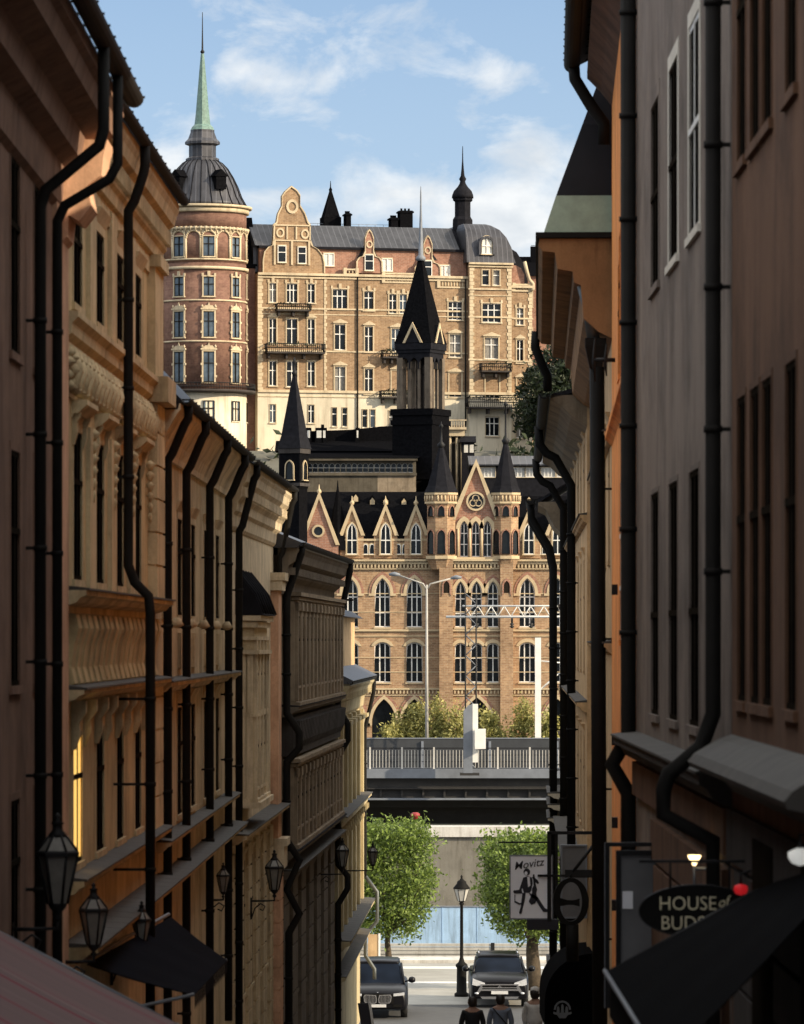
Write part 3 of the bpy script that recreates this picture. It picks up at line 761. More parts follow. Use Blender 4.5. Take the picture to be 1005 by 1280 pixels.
for (ya, yb) in ((399, 430), (452, 483)):
    h = 'ped' if ya < 440 else None
    row([341, 389], ya, yb, 8.5, 1, 'ped' if ya < 440 else None); row([365], ya, yb + 1, 13, 1, None)
    row([425], ya + 6, yb + 7, 13, 1, 'ped'); row([461], ya + 8, yb + 9, 10, 1, 'ped'); row([497], ya + 10, yb + 12, 15, 2, 'ped'); row([532], ya + 12, yb + 13, 9, 1, 'ped')
row([341, 389], 506, 529, 7.5, 1, None, 0, .05); row([365], 506, 529, 9, 1, None, 0, .05); row([418, 431], 509, 533, 6, 0, None, 0, .05); row([456, 466], 511, 534, 6, 0, None, 0, .05)
row([489, 500], 512, 536, 6, 0, None, 0, .05); row([530], 512, 536, 8, 0, None, 0, .05)
row([569], 374, 397, 17, 2, 'key'); row([569], 415, 444, 14, 1, 'ped'); row([569], 464, 494, 15, 1, 'ped'); 
PP = -.7  # pavilion stands proud
row([604.5, 618], 334, 353, 8, 0, None, PP, .1); row([612], 376, 400, 23, 2, 'key', PP); row([612], 419, 446, 17, 1, 'ped', PP); row([613], 467, 496, 17, 2, None, PP); row([613], 519, 543, 17, 2, None, PP, .05)
row([649], 381, 402, 8.5, 1, 'key', -.3); row([649], 421, 450, 8, 1, 'ped', -.3); row([649], 470, 495, 8, 1, 'ped', -.3); row([649], 521, 545, 10, 1, None, -.3, .05)
uPa, uPb = U(584.5), U(637)
segs = [(uL, uPa, 0, [w_ for w_ in wins if w_[6] == 0]), (uPa, uPb, PP, [w_ for w_ in wins if w_[6] == PP]), (uPb, uE, -.3, [w_ for w_ in wins if w_[6] == -.3])]
wallm, basem = MB(), MB()
ZS = lz(489)
for ua, ub, y, ws in segs:
    hs = []
    for (p, y0, y1, w, mull, head, pl, tr) in ws:
        u = U(p); W = w * SP; hs.append((u - W / 2, u + W / 2, lz(y1), lz(y0)))
        ms = win_mesh(W, lz(y0) - lz(y1), .22, mull, (.62,) if y1 - y0 > 27 else (.66,), None, 0, tr, .07, head, .1, ('lstone', 'white'), .075)
        lb.win(u, lz(y1), ms, y, glass=random.choice(['glass', 'glass', 'glassb', 'glass', 'curtain']))
    zt = lz(343) if y == 0 else (lz(327) if y == PP else lz(352))
    wall_holes(wallm, ua, ub, ZS, zt, [h for h in hs if h[2] >= ZS - .3], .22, y)
    wall_holes(basem, ua, ub, zb, ZS, [h for h in hs if h[2] < ZS - .3], .22, y)
for mb_, za, zt in ((wallm, ZS, None), (basem, zb, ZS)):
    t = zt or lz(327)
    mb_.quad((uPa, PP, za), (uPa, 0, za), (uPa, 0, t), (uPa, PP, t)); mb_.quad((uPb, PP, za), (uPb, PP, t), (uPb, -.3, t), (uPb, -.3, za))
    t = zt or lz(352); mb_.quad((uE, -.3, za), (uE, 14, za), (uE, 14, t), (uE, -.3, t))
    t = zt or lz(343); mb_.quad((uL, 0, za), (uL, 0, t), (uL, 14, t), (uL, 14, za))
    mb_.quad((uL, 14, za), (uL, 14, t), (uE, 14, t), (uE, 14, za))
lb.build(wallm, 'brick_wall', 'lbrick'); lb.build(basem, 'stone_base', 'lstone2')
mb = MB()
def band(py, t, pr, ua, ub, y): mb.box(ua, ub, y - pr, y + .05, lz(py + t / 2), lz(py - t / 2))
for ua, ub, y in ((uL, uPa, 0), (uPa - .12, uPb + .12, PP), (uPb, uE + .1, -.3)):
    dy = 0 if y == 0 else (9 if y == PP else 10)
    for py, t, pr in ((386 + dy * .8, 2, .1), (439 + dy * .9, 2, .1), (489.5, 3.2, .18), (496, 1.2, .08)): band(py, t, pr, ua, ub, y)
    if y == 0: band(343.5, 3, .32, ua, ub, y); band(347.5, 2, .15, ua, ub, y); band(393, 1.2, .05, ua, ub, y)
    elif y == PP: band(326, 2.4, .4, ua, ub, y); band(329.5, 2, .2, ua, ub, y); band(358, 2, .15, ua, ub, y); band(366, 1.2, .08, ua, ub, y)
    else: band(354, 3, .35, ua, ub, y); band(359, 2, .15, ua, ub, y)
# quoins
for u0, w0, y in ((uL, .55, 0), (U(405), .3, 0), (uPa, .5, PP), (uPb - .5, .5, PP), (uE - .45, .45, -.3)):
    za = ZS; i = 0
    while za < (lz(345) if y == 0 else lz(331) if y == PP else lz(357)) - .3:
        d = .12 if i % 2 else 0; mb.box(u0 + (d if u0 > uPa else 0), u0 + w0 - (d if u0 <= uPa else 0), y - .06, y + .02, za, za + .33); za += .36; i += 1
lb.build(mb, 'stone_bands', 'lstone')
# parapet with balustrade pieces
mb = MB()
def parapet(p0, p1, y, ytop, ybot):
    ua, ub = U(p0), U(p1); mb.box(ua, ub, y - .1, y + .1, lz(ybot), lz(ybot - 2)); mb.box(ua, ub, y - .12, y + .12, lz(ytop + 2), lz(ytop))
    n = max(2, int((ub - ua) / .32))
    for i in range(n + 1): x = ua + .1 + (ub - ua - .2) * i / n; mb.lathe([(.05, lz(ybot - 2)), (.1, lz(ybot - 4)), (.045, lz(ytop + 3)), (.06, lz(ytop + 2))], x, y, 6)
    for x in (ua, ub): mb.box(x - .16, x + .16, y - .16, y + .16, lz(ybot), lz(ytop - 1))
for q_ in ((479, 519, 0, 339, 352), (548, 583, 0, 345, 357), (641, 661, -.3, 350, 360), (431, 446, 0, 335, 343)):
    mb = MB(); parapet(*q_); lb.build(mb, 'balustrade', 'lstone')
# Dutch gables
def gable(prof, pc, y, brick_, wl, roundel, nm='gable'):
    pts = [(U(p), lz(q)) for p, q in prof]; g = MB(); g.ext(pts, y - .02, y + .45); g = lb.build(g, nm, brick_)
    t = MB(); n = len(pts)
    inn = []
    cxm = sum(p[0] for p in pts) / n
    c = (U(pc), pts[0][1] + (max(p[1] for p in pts) - pts[0][1]) * .35)
    for x, z in pts: v = Vector((c[0] - x, c[1] - z)); v = v.normalized() * .16 if v.length else v; inn.append((x + v.x, z + v.y))
    t.ring(pts, inn, y - .14, y + .5)
    for q, r in roundel:
        a = [(U(q[0]) + r * cos(k * pi / 8), lz(q[1]) + r * 1.15 * sin(k * pi / 8)) for k in range(17)]; b = [(U(q[0]) + r * .62 * cos(k * pi / 8), lz(q[1]) + r * .72 * sin(k * pi / 8)) for k in range(17)]
        t.ring(a, b, y - .12, y)
    t.v = [(a, b, c_ - lb.zb) for a, b, c_ in t.v]; t.build('gable_trim', 'lstone', g)
    for p, y0, y1, w in wl:
        W = w * SP; ms = win_mesh(W, lz(y0) - lz(y1), -.03, 0, (.6,), None, 0, .1, .1, None, .08, ('lstone', 'white'), .06)
        f = put_window(g, U(p), lz(y1) - lb.zb, ms, y - .03)
    return g, t
pr = [(328, 342), (328, 326), (330, 316), (335, 310), (340, 308), (341, 300), (342, 281), (345, 279), (347, 268), (352, 258), (352, 246), (356, 240), (364, 233), (371, 238), (375, 244), (375, 257), (381, 266), (385, 277), (388, 281), (388, 300), (391, 308), (398, 312), (404, 320), (406, 330), (406, 342)]
gable(pr, 366, -.05, 'lbrick', [(352, 308, 329, 9), (377, 309, 330, 9)], [((365, 259), .62), ((350, 292), .42), ((381, 293), .42)])
mb = MB()
for q in (358.5, 370): mb.box(U(q) - .07, U(q) + .07, -.19, -.02, lz(300), lz(284))
for q in (301.5, 282.5): mb.box(U(341), U(388), -.19, -.02, lz(q + .8), lz(q - .8))
for q in (343, 364.5, 386): mb.box(U(q) - .1, U(q) + .1, -.2, -.02, lz(332), lz(302))
lb.build(mb, 'gable_grid', 'lstone')
for c0, dy in ((461, 0), (534, 6)):
    pr = [(445, 340), (445, 326), (448, 321), (453, 319), (456, 312), (456, 296), (459, 288), (461.5, 285), (464, 288), (467, 296), (467, 312), (470, 319), (475, 321), (478, 326), (478, 340)]
    pr = [(p - 461 + c0, q + dy) for p, q in pr]
    gable(pr, c0, -.05, 'rbrick', [(c0, 317 + dy, 337 + dy, 9.5)], [((c0 + .5, 304 + dy), .33)])
# attic wall with plain windows between the gables
mb = MB(); mb.box(uL + .3, uPa, .42, 1.0, lz(346), lz(308)); lb.build(mb, 'attic_wall', 'rbrick')
for p, y0, y1 in ((412, 316, 332), (485, 321, 337), (557, 328, 345)):
    ms = win_mesh(12 * SP, lz(y0) - lz(y1), -.02, 1, (), None, 0, .1, .06, None, .06, ('lstone', 'white'), .06)
    lb.win(U(p), lz(y1), ms, .40, glass='shutter')
mb = MB(); mb.box(uL + .2, uPa, .12, 1.2, lz(311), lz(308)); lb.build(mb, 'attic_eave', 'slate2')
# main roof: steep slope in front, flat crown behind, cut by cross roofs behind the gables
mb = MB(); mb.extu([(.15, lz(308)), (3.4, lz(278)), (10.5, lz(278)), (14, lz(340)), (1.1, lz(340)), (1.1, lz(308))], uL - .2, U(575)); lb.build(mb, 'roof', 'roofgl')
mb = MB()
for c0, hw, top in ((366, 34, 262), (461, 14, 296), (534, 14, 302)):
    mb.ext([(U(c0 - hw), lz(322)), (U(c0 + hw), lz(322)), (U(c0), lz(top))], .4, 4.0)
lb.build(mb, 'gable_roof', 'roof')
# shaded recess wall and lower link to the tower
mb = MB(); mb.box(uL - 1.2, uL - .02, 1.0, 6, zb, lz(336)); lb.build(mb, 'link_wall', 'tbrick')
mb = MB(); mb.box(uL - 1.3, uL, .9, 6, lz(336), lz(333)); mb.extu([(1.0, lz(333)), (3.4, lz(270)), (6, lz(270)), (6.3, lz(333))], uL - 1.2, uL + .2); lb.build(mb, 'link_roof', 'slate')
# pavilion dome roof
ua, ub = uPa - .35, uPb + .35
prof = [(0, 325), (.03, 318), (.07, 305), (.15, 292), (.26, 282), (.40, 276), (.48, 274)]
mb = MB(); W = ub - ua; loops = []
for t, py in prof:
    y0 = PP - .35 + t * W; y1 = 9
    loops.append([(ua + t * W * .12, y0, lz(py)), (ub - t * W, y0, lz(py)), (ub - t * W, y1, lz(py)), (ua + t * W * .12, y1, lz(py))])
for i, l in enumerate(loops): mb.v += l
for i in range(len(loops) - 1):
    for j in range(4): mb.f.append([i * 4 + j, i * 4 + (j + 1) % 4, (i + 1) * 4 + (j + 1) % 4, (i + 1) * 4 + j]); mb.mi.append(0); mb.sm.append(False)
mb.f.append([len(mb.v) - 4 + j for j in range(4)]); mb.mi.append(0); mb.sm.append(False)
lb.build(mb, 'pavilion_roof', 'domeroof')
mb = MB()  # lower curved roofs beside the pavilion
q_ = [(.5, 343), (.8, 322), (1.6, 304), (2.6, 290), (3.8, 281), (5, 277)]
for i in range(5):
    (ya, a_), (yb, b_) = q_[i], q_[i + 1]; xa = U(572 - 0) - (0, 1.3, 2.0, 2.5, 2.8, 3.0)[i] * .9; xb_ = U(572) - (0, 1.3, 2.0, 2.5, 2.8, 3.0)[i + 1] * .9
    mb.quad((U(530) + .4 * i, ya, lz(a_)), (uPa + .3, ya, lz(a_)), (uPa + .3, yb, lz(b_)), (U(530) + .4 * (i + 1), yb, lz(b_)))
mb.quad((U(530) + 2, 5, lz(277)), (uPa + .3, 5, lz(277)), (uPa + .3, 9, lz(277)), (U(530) + 2, 9, lz(277)))
mb.quad((U(530) + 2, 5, lz(277)), (U(530) + 2, 9, lz(277)), (U(530), 9, lz(340)), (U(530), .5, lz(340)))
mb.ext([(uPb - .3, lz(352)), (uE - .1, lz(352)), (uE - .15, lz(338)), (uE - .6, lz(322)), (uE - 1.3, lz(309)), (uPb - .3, lz(300))], .8, 9)
lb.build(mb, 'side_roof', 'slate2')
mb = MB(); mb.ext([(uPb, lz(352)), (U(655), lz(352)), (U(655), lz(338)), (U(651), lz(330)), (U(645), lz(327)), (uPb, lz(326))], -.1, .7); lb.build(mb, 'side_gable', 'rbrick')
# scrolled volute on the corner
mb = MB(); mb.tube([(U(654), -.5, lz(322)), (U(657), -.5, lz(335)), (U(660), -.5, lz(345)), (U(664.5), -.5, lz(350)), (U(665), -.5, lz(356)), (U(662), -.5, lz(358))], .18, 8); lb.build(mb, 'volute', 'lstone')
# dormer on the pavilion roof
g = MB(); a = [(x, z) for x, z in arch(1.5, .75, 'round', 6)]; zc = lz(303)
g.ring([(U(605) + x * 1.1, zc + z * 1.1 + .1) for x, z in [(-.75, -1.0)] + a + [(.75, -1.0)]], [(U(605) + x * .8, zc + z * .8 + .1) for x, z in [(-.75, -1.2)] + a + [(.75, -1.2)]], PP - .5, 2.5)
lb.build(g, 'roof_dormer', 'domeroof')
ms = win_mesh(.95, 1.75, 0, 1, (.45,), 'round', .47, .12, .05, None, .1, ('lstone', 'white'), .06); lb.win(U(605), lz(314), ms, PP - .3, glass='shutter')
# lantern turret above the pavilion
tx, ty = U(579.5) + 1.05, 4.2
def TZ(py): return Z(py, LY0 + 9)
mb = MB(); k = SP; mb.lathe([(r * k, TZ(y)) for r, y in [(13, 290), (12.5, 274), (10, 270), (10, 252), (12.5, 250), (12.5, 247)]], tx, ty, 8, flat=True); lb.build(mb, 'turret', 'slate2')
mb = MB(); mb.lathe([(r * k, TZ(y)) for r, y in [(13.5, 247), (13, 243), (11, 238), (6.5, 233), (4, 229), (3.2, 226), (4.5, 223), (2.4, 219), (1.5, 210), (.8, 200), (.4, 182)]], tx, ty, 16); lb.build(mb, 'onion_cap', 'slate2')
# small pyramid spirelet on the ridge
tx, ty = U(434), 7.0; mb = MB(); mb.box(tx - .9, tx + .9, ty - .9, ty + .9, lz(280), TZ(272)); mb.lathe([(15 * k, TZ(274)), (13 * k, TZ(270)), (1.6 * k, TZ(238))], tx, ty, 4, pi / 4, True); mb.lathe([(1.5 * k, TZ(240)), (2.2 * k, TZ(237)), (.8 * k, TZ(234)), (.3 * k, TZ(226))], tx, ty, 8); lb.build(mb, 'ridge_spirelet', 'slate')
# chimneys on the ridge
for p, w_, y0 in ((524, 1.3, 263), (509, .7, 272), (451, .5, 268)):
    mb = MB(); mb.box(U(p) - w_ / 2, U(p) + w_ / 2, 5, 6.2, lz(285), TZ(y0)); mb.box(U(p) - w_ / 2 - .1, U(p) + w_ / 2 + .1, 4.9, 6.3, TZ(y0 + 3), TZ(y0 + 1))
    for q in (-.3, 0, .3): mb.lathe([(.1, TZ(y0)), (.12, TZ(y0 - 3))], U(p) + q * w_, 5.6, 8)
    lb.build(mb, 'chimney', 'slate')
mb = MB(); za, zc = lz(279), lz(272)
for i in range(14): u = U(385) + (U(520) - U(385)) * i / 13; mb.bar((u, 6.5, za), (u, 6.5, zc), .03)
mb.bar((U(385), 6.5, zc), (U(520), 6.5, zc), .03); lb.build(mb, 'roof_railing', 'steel')
lb.pipe([(U(446.5), .14, lz(345)), (U(446.5), .14, lz(536))], .08, 'gutter')
lb.pipe([(uPa - .25, .16, lz(345)), (uPa - .25, .16, lz(536))], .08, 'gutter')
# balconies
def balcony(p0, p1, y, ztop, zbot, d=1.0):
    ua, ub = U(p0), U(p1); s_ = MB(); s_.box(ua, ub, y - d, y, lz(zbot), lz(zbot - 2)); 
    n = max(2, int((ub - ua) / 1.6))
    for i in range(n + 1): u = ua + .25 + (ub - ua - .5) * i / n; s_.ext([(u - .1, lz(zbot) - .5), (u + .1, lz(zbot) - .5), (u + .1, lz(zbot)), (u - .1, lz(zbot))], y - d * .7, y)
    b = lb.build(s_, 'balcony', 'stone_dk'); r = MB(); zt, z0 = lz(ztop) - lb.zb, lz(zbot - 2) - lb.zb
    for zz in (zt, (zt + z0) / 2): r.tube([(ua, y, zz), (ua, y - d, zz), (ub, y - d, zz), (ub, y, zz)], .05, 4)
    nn = int((ub - ua) / .2)
    for i in range(nn + 1): u = ua + (ub - ua) * i / nn; r.tube([(u, y - d, z0), (u + .04, y - d - .07, (z0 + zt) / 2), (u, y - d, zt)], .03, 4)
    for i in range(5):
        for u in (ua, ub): r.tube([(u, y - d * i / 5, z0), (u, y - d * i / 5, zt)], .03, 4)
    r.build('railing', 'iron', b)
    pl = MB(); rr = random.Random(int(p0)); leaf_cloud(pl, [(rr.uniform(ua, ub), y - d - .05, zt + rr.uniform(-.3, .15)) for _ in range(60)], .14, int(p0)); pl.build('planting', 'leafd', b)
balcony(344, 386, 0, 381, 390); balcony(331, 403, 0, 431, 443, 1.2); balcony(597, 634, PP, 452, 463); balcony(580, 655, PP, 495, 509, 1.1); balcony(474, 512, 0, 488, 497)
balcony(476, 500, 0, 437, 447)

# buildings behind and beside
o = empty('rear_apartment_block', (X(695, 505), 505, 17), 0, 'pink rear wall with dark roof peeping out right of the apartment house', 'building')
def rz_(py): return Z(py, 505) - 17
_h = [(-3.6 + 3.1 * i, -2.5 + 3.1 * i, z, z + 1.8) for i in range(8) for z in (2, 6, 10, 14, 18)]
mb = MB(); wall_holes(mb, -5, 20, 0, rz_(345), _h, .2, 0); mb.quad((-5, 0, 0), (-5, 0, rz_(345)), (-5, 12, rz_(345)), (-5, 12, 0)); mb.quad((20, 0, 0), (20, 12, 0), (20, 12, rz_(345)), (20, 0, rz_(345))); mb.quad((-5, 12, 0), (-5, 12, rz_(345)), (20, 12, rz_(345)), (20, 12, 0)); mb.build('wall', 'rbrick', o)
ms = win_mesh(1.1, 1.8, .18, 1, (.6,), None, 0, .1, .05, None, .08, ('lstone', 'white'), .06)
for h_ in _h: put_window(o, (h_[0] + h_[1]) / 2, h_[2], ms)
MB().extu([(-.3, rz_(345)), (3, rz_(318)), (9, rz_(318)), (12.3, rz_(345))], -5.2, 20).build('roof', 'slate', o)
for i, px in enumerate((668, 676)):
    q = X(px, 505) - X(695, 505); MB().box(q - .35, q + .35, 2, 3, rz_(330), rz_(306 + 4 * i)).build('chimney', 'slate', o)
q = X(671, 505) - X(695, 505); mb = MB(); mb.bar((q, 4, rz_(318)), (q, 4, rz_(298)), .06); mb.bar((q - .5, 4, rz_(303)), (q + .5, 4, rz_(303)), .04); mb.build('aerial', 'iron', o)
# cliff trees right
def ball(rx, ry, rz0):
    def fn(r):
        while True:
            x, y, z = (r.uniform(-1, 1) for _ in range(3))
            if x * x + y * y + z * z < 1: return (x * rx, y * ry, rz0[0] + (z + 1) / 2 * (rz0[1] - rz0[0]))
    return fn
for k_, (px, Y, yt, yb, w_) in enumerate([(690, 468, 455, 600, 3.2), (706, 464, 430, 600, 4), ]):
    z0 = G(Y) - 1.5; tree('hillside_tree', (X(px, Y), Y, z0), ball(w_, w_, (2, Z(yt, Y) - z0)), 110, 60, .3, 3, .3, 'leafd', ['low dark tree on the cliff right of the apartment house', 'taller dark tree on the cliff behind the black drain pipes'][k_], 'tree', 'dark trees on the cliff', 60 + k_, .55)

# house added out of view to cast shade over the lower right of the apartment house (stands behind the right street front)
o = empty('shade_house', (X(716, 468), 468, 16), 0, 'plain brown house added out of view to shade the apartment house', 'house')
mb = MB(); wall_holes(mb, 0, 12, 0, 12.5, [(1.2 + 2.2 * i, 2.1 + 2.2 * i, z, z + 1.7) for i in range(5) for z in (2, 5.2, 8.4)], .2, 0)
mb.quad((0, 0, 0), (0, 0, 12.5), (0, 9, 12.5), (0, 9, 0)); mb.quad((12, 0, 0), (12, 9, 0), (12, 9, 12.5), (12, 0, 12.5)); mb.quad((0, 9, 0), (0, 9, 12.5), (12, 9, 12.5), (12, 9, 0)); mb.build('wall', 'tbrick', o)
ms = win_mesh(.9, 1.7, .18, 1, (.6,), None, 0, .1, .05, None, .08, ('lstone', 'white'), .06)
for i in range(5):
    for z in (2, 5.2, 8.4): put_window(o, 1.65 + 2.2 * i, z, ms)
mb = MB(); mb.extu([(-.4, 12.5), (4.5, 14.6), (9.4, 12.5), (9.4, 12.3), (-.4, 12.3)], -.3, 12.3); mb.build('roof', 'slate', o)

# scrub and low trees covering the cliff face: one uncountable mass
r = random.Random(77); pts = []
for i in range(420):
    x = r.uniform(-70, 70); t = r.random(); y = 433 + 29 * t; z = -11 + 29 * t ** .8
    if -9 < x < 13 and t < .75: continue
    n = 26
    for _ in range(n): pts.append((x + r.gauss(0, 1.1), y + r.gauss(0, .9) - .8, z + r.gauss(.8, .9)))
mb = MB(); leaf_cloud(mb, pts, .55, 5); tag(mb.build('cliff_scrub', 'leafd'), None, None, None, 'stuff')
# ================================================================== gothic brick hall on the far shore
HYY = 400.0; s5 = HYY / FPX
hx = lambda px: (px - CX) * s5
zb = -11.0
hz_ = lambda py: (HY - py) * s5
hall = empty('gothic_brick_hall', (0, HYY, zb), 0, 'amber brick gothic hall with pointed windows, gables and turrets on the far shore', 'hall')
def hb(mb, n, m, parent=None, **k):
    mb.v = [(x, y, z - zb) for x, y, z in mb.v]; return mb.build(n, m, parent or hall, **k)
PC = -.75
wall = MB()
holes = {0: [], 1: [], 2: []}
def sec(px): return 1 if 549 < px < 628 else (2 if px > 640 else 0)
planes = {0: 0, 1: PC, 2: 0}
hw_list = []
cols = [358, 398, 438, 478, 518]; colr = [659, 697, 736]
for p in cols + colr:
    hw_list += [(p, 723, 784, 19, 'gothic', 1.25, 2, (.3, .62)), (p, 803, 853, 20, 'seg', .32, 2, (.62,))]
for p in (575.5, 595.5, 616): hw_list += [(p, 727, 784, 13, 'gothic', .95, 1, (.3, .62)), (p, 804, 853, 14, 'seg', .25, 1, (.62,))]
for p in (480,): hw_list += [(p, 874, 935, 30, 'gothic', 2.0, 0, ())]
for p in (400, 440, 518, 697, 736): hw_list += [(p, 874, 935, 30, 'gothic', 2.0, 0, ())]
hw_list += [(596, 872, 940, 40, 'gothic', 2.5, 0, ())]
for (p, y0, y1, w, kind, ah, mull, tr) in hw_list:
    s = sec(p); W = w * s5; u = hx(p); holes[s].append((u - W / 2, u + W / 2, hz_(y1), hz_(y0), kind, ah))
    arch_big = y0 > 860
    ms = win_mesh(W, hz_(y0) - hz_(y1), .5 if arch_big else .32, 0 if arch_big else mull, tr, kind, ah, 0, 0, None, 0, ('mstone', 'white' if not arch_big else 'frame_dk'), .085)
    wo = put_window(hall, u, hz_(y1) - zb, ms, planes[s]); arcs = MB()
    y = planes[s]; zc = hz_(y0) - ah
    if kind == 'gothic':
        for (g, t, m_, pr) in ((.02, .26, 0, .12), (.28, .22, 1, .06)):
            o_ = arch(W + 2 * (g + t), ah + (g + t) * 1.15, kind); i_ = arch(W + 2 * g, ah + g * 1.1, kind)
            arcs.m = m_; arcs.ring([(u + x, zc + z) for x, z in o_], [(u + x, zc + z) for x, z in i_], y - pr, y + .02)
        arcs.m = 0
        for q_ in (-1, 1):
            im = MB(); im.box(min(q_ * (W / 2 + .01), q_ * (W / 2 + .50)), max(q_ * (W / 2 + .01), q_ * (W / 2 + .50)), -.13, .02, zc - .2 - hz_(y1), zc - hz_(y1) - .002); im.build('impost', 'mstone', wo)
    else:
        arcs.m = 0
        o_ = arch(W + .55, ah + .32, kind); i_ = arch(W + .06, ah + .03, kind)
        arcs.ring([(u + x, zc + z) for x, z in o_], [(u + x, zc + z) for x, z in i_], y - .07, y + .02)
        arcs.box(u - W / 2 - .1, u + W / 2 + .1, y - .12, y + .02, hz_(y1) - .12, hz_(y1) - .003)
    if not arch_big and kind == 'gothic': arcs.m = 0; arcs.box(u - W / 2 - .1, u + W / 2 + .1, y - .12, y + .02, hz_(y1) - .14, hz_(y1) - .003)
    arcs.v = [(a - u, b - y, c_ - hz_(y1)) for a, b, c_ in arcs.v]; arcs.build('arch_trim', ['mstone', 'rbrick'], wo)
# small lancet niches beside the triple windows
for p in (559, 638):
    holes[1 if p < 628 else 1]
xl, xa, xb_, xr = hx(300), hx(549), hx(641), hx(790)
for s, (ua, ub, y) in {0: (xl, xa, 0), 1: (xa, xb_, PC), 2: (xb_, xr, 0)}.items():
    wall_holes(wall, ua, ub, zb, hz_(700), holes[s], .32, y)
wall.quad((xa, PC, zb), (xa, 0, zb), (xa, 0, hz_(700)), (xa, PC, hz_(700))); wall.quad((xb_, PC, zb), (xb_, PC, hz_(700)), (xb_, 0, hz_(700)), (xb_, 0, zb))
wall.quad((xl, 0, zb), (xl, 0, hz_(700)), (xl, 20, hz_(700)), (xl, 20, zb)); wall.quad((xr, 0, zb), (xr, 20, zb), (xr, 20, hz_(700)), (xr, 0, hz_(700)))
wall.quad((xl, 20, zb), (xl, 20, hz_(700)), (xr, 20, hz_(700)), (xr, 20, zb))
hb(wall, 'brick_wall', 'mbrick')
# buttress piers of the projection
mb = MB()
for p0, p1 in ((549, 566), (625, 641)): mb.box(hx(p0), hx(p1), PC - .55, PC + .02, zb, hz_(700))
for i in range(2):
    for p in (559, 636):
        pass
hb(mb, 'buttress', 'mbrick')
for p in (558, 633): mb = MB(); mb.ring([(hx(p) + x * 1.5, hz_(733) + z * 1.5) for x, z in [(-.25, -.55)] + arch(.5, .45) + [(.25, -.55)]], [(hx(p) + x, hz_(733) + z) for x, z in [(-.25, -.55)] + arch(.5, .45) + [(.25, -.55)]], PC - .62, PC - .54); hb(mb, 'niche_trim', 'rbrick')
for p in (558, 633): mb = MB(); mb.ext([(hx(p) + x, hz_(733) + z) for x, z in [(-.25, -.55)] + arch(.5, .45) + [(.25, -.55)]], PC - .57, PC - .53); hb(mb, 'niche', 'frame_dk')
# courses and dentil cornices
mb = MB()
def course(py, t, pr, secs=(0, 1, 2)):
    for s, (ua, ub, y) in {0: (xl, xa, 0), 1: (xa + .02, xb_ - .02, PC), 2: (xb_, xr, 0)}.items():
        if s in secs: mb.box(ua, ub, y - pr, y + .03, hz_(py + t / 2), hz_(py - t / 2))
course(788, 2.4, .16); course(795, 1.4, .08); course(861, 2.4, .2); course(869, 1.2, .1); course(700.5, 2.5, .5); course(711, 1.5, .2); course(704, 2.5, .3)
course(742, 1.0, .04); course(765, 1.0, .04); course(822, 1.0, .04); course(840, 1.0, .04)
for s, (ua, ub, y) in {0: (xl, xa, 0), 1: (hx(566), hx(625), PC), 2: (xb_, xr, 0)}.items():
    n = int((ub - ua) / .3)
    for i in range(n): x = ua + .1 + i * .3; mb.box(x, x + .15, y - .26, y + .02, hz_(709.8), hz_(705.4)); mb.box(x, x + .13, y - .14, y + .02, hz_(867), hz_(863))
hb(mb, 'cornice_bands', 'mstone')
# storey above the cornice: turrets, central gable, side dormer gables
def gab(nm, pc, ytop, ybase, hwid, y, th, mat, win=None, parent=None):
    g = MB(); b0 = hz_(ybase); sh = hz_(ybase - 9) if ybase > 680 else b0
    hwm = hwid * s5; c = hx(pc); pts = [(c - hwm, b0), (c + hwm, b0), (c, hz_(ytop))]
    if win: pts = [(c - hwm, hz_(698)), (c + hwm, hz_(698)), (c + hwm, b0), (c, hz_(ytop)), (c - hwm, b0)]
    g.ext(pts, y - th, y + .3); g = hb(g, nm, mat)
    t = MB(); q = .32; L = [(c - hwm - .12, b0 - .1), (c, hz_(ytop) + .38), (c + hwm + .12, b0 - .1)]; I = [(c - hwm + .22, b0 - .1), (c, hz_(ytop) - .25), (c + hwm - .22, b0 - .1)]
    t.ring(L, I, y - th - .16, y + .5); t.lathe([(.16, hz_(ytop) + .2), (.2, hz_(ytop) + .4), (.06, hz_(ytop) + .6), (.02, hz_(ytop) + .95)], c, y - th + .1, 6)
    t.v = [(a, b, z - zb) for a, b, z in t.v]; t.build('gable_trim', 'mstone', g)
    return g
for p, ht, y0 in ((440, 634, 668), (482, 634, 668), (520, 634, 668), (661, 641, 672), (697, 634, 668), (736, 634, 668)):
    g = gab('dormer_gable', p, ht, y0, 14.5, .1, .12, 'mbrick', True)
    W = 12 * s5; ms = win_mesh(W, hz_(654) - hz_(693), -.04, 1, (.45,), 'gothic', .8, .12, .14, None, .08, ('mstone', 'white'), .07)
    put_window(g, hx(p), hz_(693) - zb, ms, -.04)
    m2 = MB(); c = hx(p); m2.ext([(c - 14 * s5, hz_(696)), (c + 14 * s5, hz_(696)), (c + 14 * s5, hz_(668)), (c, hz_(ht + 1)), (c - 14 * s5, hz_(668))], .42, 3.4); hb(m2, 'dormer_roof', 'slate')
g = gab('corner_gable', 399, 620, 680, 24, -.3, .3, 'rbrick', True)
mb = MB(); c, z0 = hx(398), hz_(664) - zb; mb.ring([(c + 8 * s5 * cos(a * pi / 8), z0 + 8 * s5 * sin(a * pi / 8)) for a in range(17)], [(c + 5.5 * s5 * cos(a * pi / 8), z0 + 5.5 * s5 * sin(a * pi / 8)) for a in range(17)], -.72, -.6); r = mb.build('rose_window', 'mstone', g)
MB().ext([(c + 5.5 * s5 * cos(a * pi / 8), z0 + 5.5 * s5 * sin(a * pi / 8)) for a in range(16)], -.64, -.601).build('pane', 'glass', r)
